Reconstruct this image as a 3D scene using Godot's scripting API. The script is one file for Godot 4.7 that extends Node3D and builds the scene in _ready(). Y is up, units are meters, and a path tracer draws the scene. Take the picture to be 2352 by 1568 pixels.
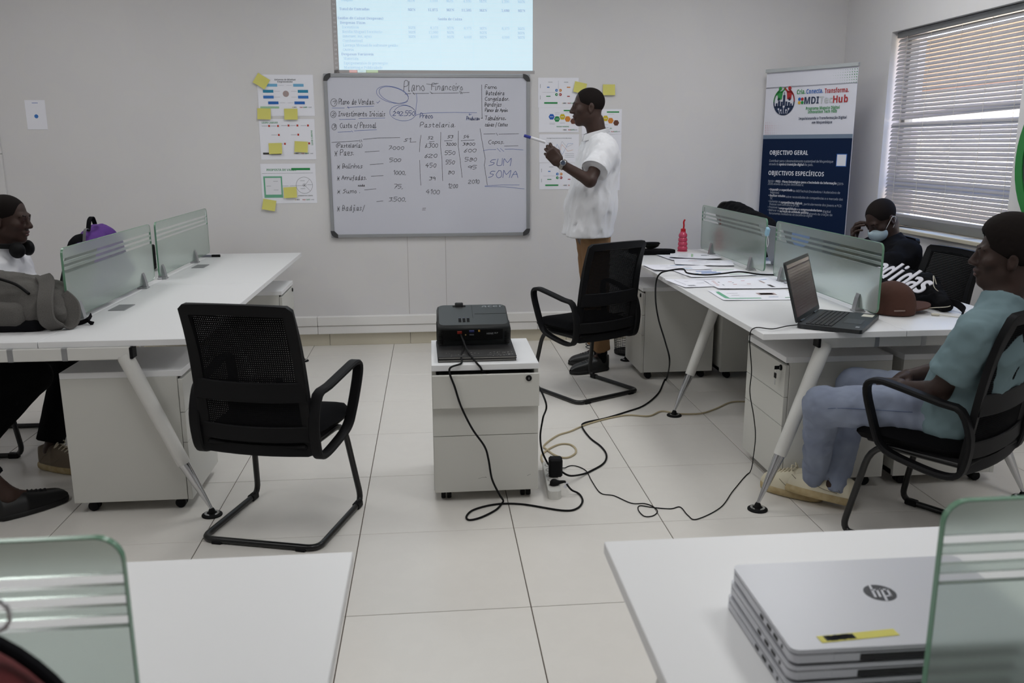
extends Node3D
# A training room: benches with glass dividers, a presenter at a whiteboard, a projector on a pedestal.
# World axes: x to the right along the back wall, y up, z towards the camera; metres; floor tiles 0.6 m.

const WALL_Z := -0.33
const WALL_X := 3.4
const LEFT_X := -3.4
const FRONT_Z := 8.1
const CEIL := 2.95
const DESK := 0.74

func _ready() -> void:
	rng.seed = 11
	wob.seed = 4
	wob.frequency = 1.0
	wob.noise_type = FastNoiseLite.TYPE_SIMPLEX_SMOOTH
	# ---- camera
	var cam := Camera3D.new()
	cam.name = "camera"
	cam.fov = rad_to_deg(2.0 * atan(784.0 / 1977.63))
	var att := CameraAttributesPhysical.new()
	att.frustum_focal_length = 30.27
	att.frustum_focus_distance = 5.0
	att.exposure_aperture = 6.5
	cam.attributes = att
	cam.fov = rad_to_deg(2.0 * atan(784.0 / 1977.63))
	cam.near = 0.05
	cam.far = 200.0
	cam.position = Vector3(0.3052, 1.46937, 6.13774)
	cam.rotation = Vector3(-0.22328, -0.092287, -0.003506)
	add_child(cam)
	cam.current = true
	# ---- sky, sun, exposure
	var sky_mat := ProceduralSkyMaterial.new()
	sky_mat.sky_top_color = Color(0.42, 0.6, 0.86)
	sky_mat.sky_horizon_color = Color(0.86, 0.9, 0.95)
	sky_mat.ground_bottom_color = Color(0.5, 0.46, 0.42)
	sky_mat.ground_horizon_color = Color(0.78, 0.76, 0.74)
	sky_mat.energy_multiplier = 6.0
	var sky := Sky.new()
	sky.sky_material = sky_mat
	var env := Environment.new()
	env.background_mode = Environment.BG_SKY
	env.sky = sky
	env.ambient_light_source = Environment.AMBIENT_SOURCE_DISABLED
	env.tonemap_mode = Environment.TONE_MAPPER_LINEAR
	env.tonemap_exposure = 1.0
	env.sdfgi_enabled = true
	env.ssao_enabled = true
	env.ssil_enabled = true
	var we := WorldEnvironment.new()
	we.name = "environment"
	we.environment = env
	add_child(we)
	var sun := DirectionalLight3D.new()
	sun.name = "sun"
	sun.light_color = Color(1.0, 0.95, 0.87)
	sun.light_energy = 14.0
	sun.light_angular_distance = 0.5
	sun.shadow_enabled = true
	add_child(sun)
	sun.look_at_from_position(Vector3(-5, 9, 4), Vector3(0, 0, 0))
	# ---- ceiling panels (each a lamp of the room)
	for z: float in [1.45, 4.35]:
		for x: float in [-2.1, 0.2, 2.3]:
			ceiling_panel(x, z, (0.74 if x < -1.0 else (1.0 if x < 1.0 else 1.16)) * (1.34 if z < 2 else 1.12))
	setup_materials()
	setup_people_materials()
	build_room()
	build_window()
	build_outside()
	build_wall_items()
	build_benches()
	build_pedestals()
	build_chairs()
	build_desk_items()
	build_projector_corner()
	build_cables()
	build_foreground()
	build_people()

func ceiling_panel(x: float, z: float, energy: float) -> void:
	var where: String = ("left" if x < -1 else ("right" if x > 1 else "middle")) + (" over the bench ends" if z < 3 else (" over the empty chair" if z < 5 else " over the foreground desks"))
	var o := thing("ceiling_light", "long white ceiling light panel on the " + where, "ceiling light", Vector3(x, CEIL, z), 0.0, "ceiling light panels")
	var f := MB.new()
	for s: float in [-1.0, 1.0]:
		f.box(V(s * 0.31, -0.012, 0), V(0.02, 0.024, 1.24), 0.002)
		f.box(V(0, -0.012, s * 0.61), V(0.6, 0.024, 0.02), 0.002)
	part(o, "frame", f, mat("lamp_frame", rgb(225, 225, 225), 0.4))
	var d := MB.new()
	d.box(V(0, -0.008, 0), V(0.6, 0.012, 1.2), 0.001)
	var m := mat("lamp_diffuser", Color(0.95, 0.95, 0.95), 0.5)
	m.emission_enabled = true
	m.emission = Color(1.0, 0.98, 0.95)
	m.emission_energy_multiplier = 1.2
	part(o, "diffuser", d, m)
	var l := AreaLight3D.new()
	l.name = "panel_light"
	l.area_size = Vector2(0.58, 1.18)
	l.light_color = Color(0.985, 0.995, 1.0)
	l.light_energy = energy
	l.light_size = 0.58
	l.shadow_enabled = true
	l.set("area_range", 20.0)
	o.add_child(l)
	l.position = V(0, -0.03, 0)
	l.rotation = Vector3(-PI / 2, 0, 0)

# ---------------------------------------------------------------- helpers
var mats := {}
var counts := {}
var rng := RandomNumberGenerator.new()
var wob := FastNoiseLite.new()

func V(x: float, y: float, z: float) -> Vector3:
	return Vector3(x, y, z)

func mat(key: String, c: Color, rough := 0.6, metal := 0.0, spec := 0.5) -> StandardMaterial3D:
	if mats.has(key):
		return mats[key]
	var m := StandardMaterial3D.new()
	m.resource_name = key
	m.albedo_color = c
	m.roughness = rough
	m.metallic = metal
	m.metallic_specular = spec
	mats[key] = m
	return m

func rgb(r: int, g: int, b: int) -> Color:
	return Color(r / 255.0, g / 255.0, b / 255.0)

class MB:
	var v := PackedVector3Array()
	var n := PackedVector3Array()
	var t := PackedVector2Array()
	var ix := PackedInt32Array()
	var xf := Transform3D.IDENTITY

	func vert(p: Vector3, nn: Vector3, uv := Vector2.ZERO) -> int:
		v.append(xf * p)
		n.append((xf.basis * nn).normalized())
		t.append(uv)
		return v.size() - 1

	func tri_i(a: int, b: int, c: int) -> void:
		var g := (v[b] - v[a]).cross(v[c] - v[a])
		if g.dot(n[a] + n[b] + n[c]) > 0.0:
			ix.append_array(PackedInt32Array([a, c, b]))
		else:
			ix.append_array(PackedInt32Array([a, b, c]))

	func quad_i(a: int, b: int, c: int, d: int) -> void:
		tri_i(a, b, c)
		tri_i(a, c, d)

	func quad(a: Vector3, b: Vector3, c: Vector3, d: Vector3, nn := Vector3.ZERO) -> void:
		if nn == Vector3.ZERO:
			nn = (c - a).cross(b - d).normalized()
		quad_i(vert(a, nn, Vector2(0, 1)), vert(b, nn, Vector2(1, 1)), vert(c, nn, Vector2(1, 0)), vert(d, nn, Vector2(0, 0)))

	func tri(a: Vector3, b: Vector3, c: Vector3, nn: Vector3) -> void:
		tri_i(vert(a, nn), vert(b, nn), vert(c, nn))

	# chamfered box
	func box(c: Vector3, s: Vector3, ch := 0.002, bs := Basis.IDENTITY) -> void:
		var h := s * 0.5
		var e := minf(ch, minf(h.x, minf(h.y, h.z)) * 0.9)
		var keep := xf
		xf = xf * Transform3D(bs, c)
		for ax in 3:
			for sg: float in [-1.0, 1.0]:
				var nn := Vector3.ZERO
				nn[ax] = sg
				var u := (ax + 1) % 3
				var w := (ax + 2) % 3
				var q := []
				for k: Array in [[-1, -1], [1, -1], [1, 1], [-1, 1]]:
					var p := Vector3.ZERO
					p[ax] = sg * h[ax]
					p[u] = k[0] * (h[u] - e)
					p[w] = k[1] * (h[w] - e)
					q.append(p)
				quad(q[0], q[1], q[2], q[3], nn)
		if e > 0.0:
			for ax in 3:
				var u := (ax + 1) % 3
				var w := (ax + 2) % 3
				for a: float in [-1.0, 1.0]:
					for b: float in [-1.0, 1.0]:
						var p1 := Vector3.ZERO
						p1[u] = a * h[u]
						p1[w] = b * (h[w] - e)
						var p2 := Vector3.ZERO
						p2[u] = a * (h[u] - e)
						p2[w] = b * h[w]
						var nn := Vector3.ZERO
						nn[u] = a
						nn[w] = b
						var l := Vector3.ZERO
						l[ax] = h[ax] - e
						quad(p1 - l, p1 + l, p2 + l, p2 - l, nn.normalized())
			for a: float in [-1.0, 1.0]:
				for b: float in [-1.0, 1.0]:
					for d: float in [-1.0, 1.0]:
						tri(Vector3(a * h.x, b * (h.y - e), d * (h.z - e)), Vector3(a * (h.x - e), b * h.y, d * (h.z - e)), Vector3(a * (h.x - e), b * (h.y - e), d * h.z), Vector3(a, b, d).normalized())
		xf = keep

	# tube along points; radius may be a float or an array
	func tube(pts: Array, r: Variant, sides := 8, closed := false, caps := true) -> void:
		var np := pts.size()
		var up := Vector3.UP
		var first := v.size()
		var t0: Vector3 = (pts[1] - pts[0]).normalized()
		if absf(t0.dot(up)) > 0.9:
			up = Vector3.RIGHT
		var side := t0.cross(up).normalized()
		for i in np:
			var a: Vector3 = pts[(i - 1 + np) % np] if (i > 0 or closed) else pts[i]
			var b: Vector3 = pts[(i + 1) % np] if (i < np - 1 or closed) else pts[i]
			var tg := (b - a).normalized()
			side = (side - tg * side.dot(tg)).normalized()
			var o2 := tg.cross(side)
			var rr: float = r if r is float else r[i]
			for k in sides:
				var an := TAU * k / sides
				var d := side * cos(an) + o2 * sin(an)
				vert(pts[i] + d * rr, d)
		var rings := np if closed else np - 1
		for i in rings:
			for k in sides:
				var a := first + i * sides + k
				var b := first + i * sides + (k + 1) % sides
				var j := (i + 1) % np
				quad_i(a, b, first + j * sides + (k + 1) % sides, first + j * sides + k)
		if caps and not closed:
			for e in [0, np - 1]:
				var tg: Vector3 = (pts[1] - pts[0]).normalized() * -1.0 if e == 0 else (pts[np - 1] - pts[np - 2]).normalized()
				var c := vert(pts[e], tg)
				var f2 := v.size()
				for k in sides:
					v.append(v[first + e * sides + k])
					n.append(n[c])
					t.append(Vector2.ZERO)
				for k in sides:
					tri_i(c, f2 + k, f2 + (k + 1) % sides)

	# rectangular strap along points: wide along `side`, thick across
	func strap(pts: Array, side: Vector3, w: float, th: float, closed := false) -> void:
		var np := pts.size()
		var rows := []
		for i in np:
			var a: Vector3 = pts[(i - 1 + np) % np] if (i > 0 or closed) else pts[i]
			var b: Vector3 = pts[(i + 1) % np] if (i < np - 1 or closed) else pts[i]
			var tg := (b - a).normalized()
			var s := (side - tg * side.dot(tg)).normalized()
			var o := tg.cross(s)
			rows.append([pts[i], s, o])
		var rings := np if closed else np - 1
		var e := minf(th, w) * 0.3
		var prof := [Vector2(-w / 2 + e, -th / 2), Vector2(w / 2 - e, -th / 2), Vector2(w / 2, -th / 2 + e), Vector2(w / 2, th / 2 - e), Vector2(w / 2 - e, th / 2), Vector2(-w / 2 + e, th / 2), Vector2(-w / 2, th / 2 - e), Vector2(-w / 2, -th / 2 + e)]
		for k in 8:
			var p: Vector2 = prof[k]
			var q: Vector2 = prof[(k + 1) % 8]
			var nv := Vector2((q - p).y, -(q - p).x).normalized()
			var first := v.size()
			for i in np:
				var rw: Array = rows[i]
				var nn: Vector3 = rw[1] * nv.x + rw[2] * nv.y
				vert(rw[0] + rw[1] * p.x + rw[2] * p.y, nn)
				vert(rw[0] + rw[1] * q.x + rw[2] * q.y, nn)
			for i in rings:
				var j := (i + 1) % np
				quad_i(first + i * 2, first + i * 2 + 1, first + j * 2 + 1, first + j * 2)
		if not closed:
			for en in [0, np - 1]:
				var rw: Array = rows[en]
				var tg: Vector3 = rw[1].cross(rw[2]) * (1.0 if en == 0 else -1.0)
				var outw: Vector3 = (pts[0] - pts[1]) if en == 0 else (pts[np - 1] - pts[np - 2])
				if tg.dot(outw) < 0:
					tg = -tg
				var c := vert(rw[0], tg)
				var f2 := v.size()
				for k in 8:
					vert(rw[0] + rw[1] * prof[k].x + rw[2] * prof[k].y, tg)
				for k in 8:
					tri_i(c, f2 + k, f2 + (k + 1) % 8)

	# profile [(r, y)...] spun round the y axis
	func lathe(prof: Array, sides := 20, c := Vector3.ZERO, smooth := true) -> void:
		var m := prof.size()
		for i in m - 1:
			var p: Vector2 = prof[i]
			var q: Vector2 = prof[i + 1]
			if p.distance_to(q) < 1e-6:
				continue
			var n0 := Vector2((q - p).y, -(q - p).x).normalized()
			var np_ := n0
			var nq := n0
			if smooth:
				if i > 0:
					var z: Vector2 = p - prof[i - 1]
					var zn := Vector2(z.y, -z.x).normalized()
					if zn.dot(n0) > 0.6:
						np_ = (zn + n0).normalized()
				if i < m - 2:
					var z: Vector2 = prof[i + 2] - q
					var zn := Vector2(z.y, -z.x).normalized()
					if zn.dot(n0) > 0.6:
						nq = (zn + n0).normalized()
			var first := v.size()
			for k in sides + 1:
				var an := TAU * k / sides
				var d := Vector3(cos(an), 0, sin(an))
				vert(c + d * p.x + Vector3(0, p.y, 0), d * np_.x + Vector3(0, np_.y, 0))
				vert(c + d * q.x + Vector3(0, q.y, 0), d * nq.x + Vector3(0, nq.y, 0))
			for k in sides:
				var a := first + k * 2
				quad_i(a, a + 1, a + 3, a + 2)

	# polygon in the local xy plane, extruded from z=0 to z=depth
	func prism(poly: PackedVector2Array, depth: float, caps := true, uvr := Rect2(0, 0, 0, 0)) -> void:
		var m := poly.size()
		var area := 0.0
		for i in m:
			area += poly[i].cross(poly[(i + 1) % m])
		if caps:
			var tr := Geometry2D.triangulate_polygon(poly)
			for sgn in ([0.0, 1.0] if depth != 0.0 else [1.0]):
				var first := v.size()
				for p in poly:
					var uv := Vector2.ZERO
					if uvr.size.x > 0:
						uv = Vector2((p.x - uvr.position.x) / uvr.size.x, 1.0 - (p.y - uvr.position.y) / uvr.size.y)
					vert(Vector3(p.x, p.y, depth * sgn), Vector3(0, 0, (1.0 if depth >= 0 else -1.0) * (1.0 if sgn > 0 else -1.0)), uv)
				for i in range(0, tr.size(), 3):
					tri_i(first + tr[i], first + tr[i + 1], first + tr[i + 2])
		if depth != 0.0:
			for i in m:
				var p := poly[i]
				var q := poly[(i + 1) % m]
				var d := q - p
				if d.length() < 1e-7:
					continue
				var nn := Vector2(d.y, -d.x).normalized() * signf(area)
				quad(Vector3(p.x, p.y, 0), Vector3(q.x, q.y, 0), Vector3(q.x, q.y, depth), Vector3(p.x, p.y, depth), Vector3(nn.x, nn.y, 0))

	# thin flat line on the local xy plane
	func stroke(pts: Array, w: float, z := 0.0) -> void:
		for i in pts.size() - 1:
			var a: Vector2 = pts[i]
			var b: Vector2 = pts[i + 1]
			if a.distance_to(b) < 1e-6:
				continue
			var d := (b - a).normalized()
			var s := Vector2(-d.y, d.x) * w * 0.5
			var e := d * w * 0.35
			a -= e
			b += e
			quad(Vector3(a.x - s.x, a.y - s.y, z), Vector3(b.x - s.x, b.y - s.y, z), Vector3(b.x + s.x, b.y + s.y, z), Vector3(a.x + s.x, a.y + s.y, z), Vector3(0, 0, 1))

	func rect(x0: float, y0: float, x1: float, y1: float, z := 0.0) -> void:
		quad(Vector3(x0, y0, z), Vector3(x1, y0, z), Vector3(x1, y1, z), Vector3(x0, y1, z), Vector3(0, 0, 1))

	func disc(c: Vector2, r: float, z := 0.0, sides := 18) -> void:
		var o := vert(Vector3(c.x, c.y, z), Vector3(0, 0, 1))
		var f := v.size()
		for k in sides:
			var an := TAU * k / sides
			vert(Vector3(c.x + r * cos(an), c.y + r * sin(an), z), Vector3(0, 0, 1))
		for k in sides:
			tri_i(o, f + k, f + (k + 1) % sides)

	func mesh() -> ArrayMesh:
		var a := []
		a.resize(Mesh.ARRAY_MAX)
		a[Mesh.ARRAY_VERTEX] = v
		a[Mesh.ARRAY_NORMAL] = n
		a[Mesh.ARRAY_TEX_UV] = t
		a[Mesh.ARRAY_INDEX] = ix
		var m := ArrayMesh.new()
		if v.size():
			m.add_surface_from_arrays(Mesh.PRIMITIVE_TRIANGLES, a)
		return m

func rrect(w: float, h: float, r: float, seg := 5, cx := 0.0, cy := 0.0) -> PackedVector2Array:
	var o := PackedVector2Array()
	for k: Array in [[1, 1, 0], [-1, 1, 1], [-1, -1, 2], [1, -1, 3]]:
		for i in seg + 1:
			var an: float = PI / 2 * (k[2] + float(i) / seg)
			o.append(Vector2(cx + k[0] * (w / 2 - r) + r * cos(an), cy + k[1] * (h / 2 - r) + r * sin(an)))
	return o

func numbered(called: String) -> String:
	var c: int = counts.get(called, 0)
	counts[called] = c + 1
	return called if c == 0 else "%s_%03d" % [called, c]

func tag(o: Node, label: String, category: String, group := "") -> void:
	o.set_meta("label", label)
	o.set_meta("category", category)
	if group:
		o.set_meta("group", group)

func thing(called: String, label: String, category: String, at := Vector3.ZERO, turn := 0.0, group := "") -> Node3D:
	var o := Node3D.new()
	o.name = numbered(called)
	add_child(o)
	o.position = at
	o.rotation.y = turn
	tag(o, label, category, group)
	return o

func part(parent: Node, called: String, m: Variant, material: Material, label := "") -> MeshInstance3D:
	var o := MeshInstance3D.new()
	o.name = called
	o.mesh = m.mesh() if m is MB else m
	o.material_override = material
	o.cast_shadow = GeometryInstance3D.SHADOW_CASTING_SETTING_ON
	if label:
		o.set_meta("label", label)
	parent.add_child(o, true)
	return o

func struct(called: String, m: Variant, material: Material, label := "") -> Node3D:
	var o: Node3D
	if m == null:
		o = Node3D.new()
		o.name = called
		add_child(o)
	else:
		o = part(self, called, m, material)
	o.set_meta("kind", "structure")
	if label:
		o.set_meta("label", label)
	return o

func single(called: String, m: Variant, material: Material, label: String, category: String, group := "") -> MeshInstance3D:
	var o := part(self, numbered(called), m, material)
	tag(o, label, category, group)
	return o

func copy(o: Node3D, called: String, label: String, at: Vector3, turn: float) -> Node3D:
	var c: Node3D = o.duplicate()
	c.name = numbered(called)
	add_child(c)
	c.position = at
	c.rotation = Vector3(0, turn, 0)
	c.set_meta("label", label)
	return c

func curve(pts: Array, steps := 6) -> Array:
	var out := []
	var m := pts.size()
	for i in m - 1:
		var p0: Vector3 = pts[maxi(i - 1, 0)]
		var p1: Vector3 = pts[i]
		var p2: Vector3 = pts[i + 1]
		var p3: Vector3 = pts[mini(i + 2, m - 1)]
		for k in steps:
			out.append(p1.cubic_interpolate(p2, p0, p3, float(k) / steps))
	out.append(pts[m - 1])
	return out

# rounds the corners of a polyline
func fillet(pts: Array, rad: Array, seg := 5) -> Array:
	var out := [pts[0]]
	for i in range(1, pts.size() - 1):
		var p: Vector3 = pts[i]
		var a: Vector3 = (pts[i - 1] - p)
		var b: Vector3 = (pts[i + 1] - p)
		var r: float = minf(rad[i], minf(a.length(), b.length()) * 0.48)
		var pa := p + a.normalized() * r
		var pb := p + b.normalized() * r
		for k in seg + 1:
			var t := float(k) / seg
			out.append(pa.lerp(p, t).lerp(p.lerp(pb, t), t))
	out.append(pts[pts.size() - 1])
	return out

var fonts := {}
func font(kind: String, bold := false) -> SystemFont:
	var key := kind + str(bold)
	if not fonts.has(key):
		var f := SystemFont.new()
		f.font_names = PackedStringArray([kind])
		f.font_weight = 700 if bold else 400
		fonts[key] = f
	return fonts[key]

# flat lettering on the local xy plane of m.xf; size = cap height in metres roughly * 1.4
func text(m: MB, s: String, at: Vector2, size: float, kind := "Droid Sans", bold := false, align := 0, z := 0.0, squeeze := 1.0, depth := 0.0, fit := 0.0) -> float:
	var t := TextMesh.new()
	t.font = font(kind, bold)
	t.font_size = 32
	t.pixel_size = size / 32.0
	t.depth = depth
	t.curve_step = 3.0
	t.horizontal_alignment = HORIZONTAL_ALIGNMENT_LEFT
	t.vertical_alignment = VERTICAL_ALIGNMENT_CENTER
	t.text = s
	var a := t.get_mesh_arrays()
	var vv: PackedVector3Array = a[Mesh.ARRAY_VERTEX]
	var ii: PackedInt32Array = a[Mesh.ARRAY_INDEX] if a[Mesh.ARRAY_INDEX] != null else PackedInt32Array(range(vv.size()))
	var nn: PackedVector3Array = a[Mesh.ARRAY_NORMAL]
	var lo := 1e9
	var hi := -1e9
	for p in vv:
		lo = minf(lo, p.x)
		hi = maxf(hi, p.x)
	var sh := 0.0
	if fit > 0.0:
		squeeze = fit / (hi - lo)
	if align == 0:
		sh = -lo
	elif align == 1:
		sh = -(lo + hi) / 2
	else:
		sh = -hi
	var first := m.v.size()
	for i in vv.size():
		m.vert(Vector3(at.x + (vv[i].x + sh) * squeeze, at.y + vv[i].y, z + vv[i].z + depth / 2), nn[i])
	for i in range(0, ii.size(), 3):
		m.tri_i(first + ii[i], first + ii[i + 1], first + ii[i + 2])
	return (hi - lo) * squeeze
# ---------------------------------------------------------------- materials
func noise_tex(freq: float, lo: Color, hi: Color, sd: int, size := 256, oct := 4) -> NoiseTexture2D:
	var nz := FastNoiseLite.new()
	nz.seed = sd
	nz.frequency = freq
	nz.fractal_octaves = oct
	var g := Gradient.new()
	g.set_color(0, lo)
	g.set_color(1, hi)
	var t := NoiseTexture2D.new()
	t.width = size
	t.height = size
	t.seamless = true
	t.noise = nz
	t.color_ramp = g
	return t

func setup_materials() -> void:
	var w := mat("wall_paint", Color(1, 1, 1), 0.75, 0.0, 0.3)
	w.albedo_texture = noise_tex(0.012, rgb(222, 220, 221), rgb(225, 223, 223), 3)
	w.uv1_triplanar = true
	w.uv1_world_triplanar = true
	w.uv1_scale = V(0.5, 0.5, 0.5)
	mat("ceiling_paint", rgb(232, 230, 228), 0.8, 0.0, 0.3)
	for k in 3:
		var t := mat("floor_tile_%d" % k, Color(1, 1, 1), 0.3, 0.0, 0.45)
		t.albedo_texture = noise_tex(0.05, rgb(231 + k, 227 + k, 221 + k), rgb(233 + k, 229 + k, 223 + k), 20 + k)
		t.uv1_triplanar = true
		t.uv1_world_triplanar = true
		t.uv1_scale = V(0.7, 0.7, 0.7)
	mat("grout", rgb(96, 86, 78), 0.9)
	mat("skirting", rgb(205, 198, 180), 0.5)
	mat("trunking", rgb(238, 236, 234), 0.45)
	mat("laminate", rgb(237, 237, 238), 0.38, 0.0, 0.45)
	mat("laminate_edge", rgb(208, 206, 200), 0.45)
	mat("cabinet", rgb(206, 205, 199), 0.5)
	mat("cabinet_edge", rgb(206, 204, 192), 0.5)
	mat("painted_leg", rgb(220, 219, 215), 0.35)
	mat("chrome", rgb(205, 206, 208), 0.12, 1.0)
	mat("grey_plastic", rgb(135, 136, 138), 0.45)
	mat("silver_clamp", rgb(165, 166, 168), 0.35, 0.7)
	mat("black_plastic", rgb(17, 17, 19), 0.55, 0.0, 0.3)
	mat("black_rubber", rgb(20, 20, 21), 0.7, 0.0, 0.3)
	mat("black_tube", rgb(14, 14, 15), 0.3)
	mat("black_fabric", rgb(17, 17, 19), 0.95, 0.0, 0.2)
	mat("black_mesh", rgb(20, 20, 22), 0.9, 0.0, 0.2)
	var fg := mat("frosted_glass", Color(0.88, 0.93, 0.9, 0.16), 0.17)
	fg.transparency = BaseMaterial3D.TRANSPARENCY_ALPHA
	fg.refraction_enabled = true
	fg.refraction_scale = 0.05
	var cg := mat("clear_glass", Color(0.8, 0.9, 0.84, 0.16), 0.03)
	cg.transparency = BaseMaterial3D.TRANSPARENCY_ALPHA
	mat("glass_edge", rgb(110, 150, 125), 0.2)
	var wp := mat("window_glass", Color(0.9, 0.95, 0.94, 0.08), 0.02)
	wp.transparency = BaseMaterial3D.TRANSPARENCY_ALPHA
	mat("aluminium", rgb(150, 152, 148), 0.45, 0.35)
	mat("slat", rgb(172, 171, 175), 0.4, 0.1)
	mat("paper", rgb(242, 242, 250), 0.8)
	mat("sticky", rgb(222, 216, 120), 0.85)
	mat("ink_black", rgb(40, 42, 46), 0.8)
	mat("ink_grey", rgb(120, 122, 128), 0.8)
	mat("marker_black", rgb(52, 54, 60), 0.6)
	mat("marker_blue", rgb(92, 112, 178), 0.6)

# ---------------------------------------------------------------- room shell
func slab(lo: Vector3, hi: Vector3) -> MB:
	var m := MB.new()
	m.box((lo + hi) / 2, hi - lo, 0.0)
	return m

func build_room() -> void:
	# floor: a bed of grout with one mesh per tile
	var fl := struct("floor", null, null, "beige porcelain tile floor with thin dark joints")
	part(fl, "floor_bed", slab(V(LEFT_X - 0.2, -0.2, WALL_Z - 0.2), V(WALL_X + 0.25, -0.003, FRONT_Z + 0.2)), mats.grout)
	var tile := {}
	var i0 := int(floor(LEFT_X / 0.6))
	for i in range(i0, 6):
		for j in range(-1, 14):
			var x0 := maxf(i * 0.6 + 0.0017, LEFT_X)
			var x1 := minf(i * 0.6 + 0.5983, WALL_X)
			var z0 := maxf(j * 0.6 + 0.0017, WALL_Z)
			var z1 := minf(j * 0.6 + 0.5983, FRONT_Z)
			if x1 - x0 < 0.02 or z1 - z0 < 0.02:
				continue
			var key := "%.3f_%.3f" % [x1 - x0, z1 - z0]
			if not tile.has(key):
				var m := MB.new()
				m.box(V(0, -0.006, 0), V(x1 - x0, 0.012, z1 - z0), 0.0012)
				tile[key] = m.mesh()
			var p := part(fl, "tile", tile[key], mats["floor_tile_%d" % rng.randi_range(0, 2)])
			p.position = V((x0 + x1) / 2, 0, (z0 + z1) / 2)
	# walls
	struct("wall_back", slab(V(LEFT_X - 0.2, -0.1, WALL_Z - 0.2), V(WALL_X + 0.25, CEIL + 0.2, WALL_Z)), mats.wall_paint, "plain white painted wall behind the whiteboard")
	struct("wall_left", slab(V(LEFT_X - 0.2, -0.1, WALL_Z), V(LEFT_X, CEIL + 0.2, FRONT_Z)), mats.wall_paint)
	struct("wall_front", slab(V(LEFT_X - 0.2, -0.1, FRONT_Z), V(WALL_X + 0.25, CEIL + 0.2, FRONT_Z + 0.2)), mats.wall_paint)
	struct("ceiling", slab(V(LEFT_X - 0.2, CEIL, WALL_Z - 0.2), V(WALL_X + 0.6, CEIL + 0.2, FRONT_Z + 0.2)), mats.ceiling_paint)
	# right wall with the window opening
	var r := MB.new()
	var T := 0.25
	for b: Array in [[V(WALL_X, -0.1, WALL_Z), V(WALL_X + T, WIN_Y0, FRONT_Z)], [V(WALL_X, WIN_Y1, WALL_Z), V(WALL_X + T, CEIL + 0.2, FRONT_Z)], [V(WALL_X, WIN_Y0, WALL_Z), V(WALL_X + T, WIN_Y1, WIN_Z0)], [V(WALL_X, WIN_Y0, WIN_Z1), V(WALL_X + T, WIN_Y1, FRONT_Z)]]:
		var lo: Vector3 = b[0]
		var hi: Vector3 = b[1]
		r.box((lo + hi) / 2, hi - lo, 0.0)
	struct("wall_right", r, mats.wall_paint, "white wall with the window")
	# skirting tiles and the cable trunking above them on the back wall
	var sk := struct("baseboard_back", null, null, "cream tile skirting along the back wall")
	var xs := [LEFT_X, -2.28, -1.68, -1.08, -0.48, 0.125, 0.725, 1.325, 1.925, 2.525, 3.125, WALL_X]
	for i in xs.size() - 1:
		var m := MB.new()
		m.box(V((xs[i] + xs[i + 1]) / 2, 0.045, WALL_Z + 0.006), V(xs[i + 1] - xs[i] - 0.003, 0.09, 0.012), 0.0015)
		part(sk, "skirting_tile", m, mats.skirting)
	var tk := struct("trim_1", null, null, "white two-channel cable trunking above the skirting")
	var cuts := [LEFT_X, -2.5, -0.563, 1.1, WALL_X]
	for i in cuts.size() - 1:
		for rw: Array in [[0.158, 0.228, 0.05], [0.094, 0.155, 0.042]]:
			var m := MB.new()
			m.box(V((cuts[i] + cuts[i + 1]) / 2, (rw[0] + rw[1]) / 2, WALL_Z + rw[2] / 2), V(cuts[i + 1] - cuts[i] - 0.002, rw[1] - rw[0], rw[2]), 0.004)
			part(tk, "trunking_length", m, mats.trunking)
	var vt := struct("trim_2", null, null, "white vertical cable cover at the left of the back wall")
	for yy: Array in [[0.23, 1.425], [1.428, CEIL]]:
		var m := MB.new()
		m.box(V(-2.735, (yy[0] + yy[1]) / 2, WALL_Z + 0.012), V(0.13, yy[1] - yy[0], 0.024), 0.004)
		part(vt, "cover_length", m, mats.wall_paint)
	# hairline vertical joints of the wall lining
	var jt := struct("trim_3", null, null, "thin flush cover strips running down the back wall")
	for x: float in [0.123, 0.406]:
		var m := MB.new()
		m.box(V(x, (0.228 + CEIL) / 2, WALL_Z + 0.0004), V(0.003, CEIL - 0.228, 0.0008), 0.0)
		part(jt, "joint_strip", m, mat("joint", rgb(176, 170, 168), 0.8))

const WIN_Y0 := 0.93
const WIN_Y1 := 2.2
const WIN_Z0 := 0.335
const WIN_Z1 := 1.72

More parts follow.
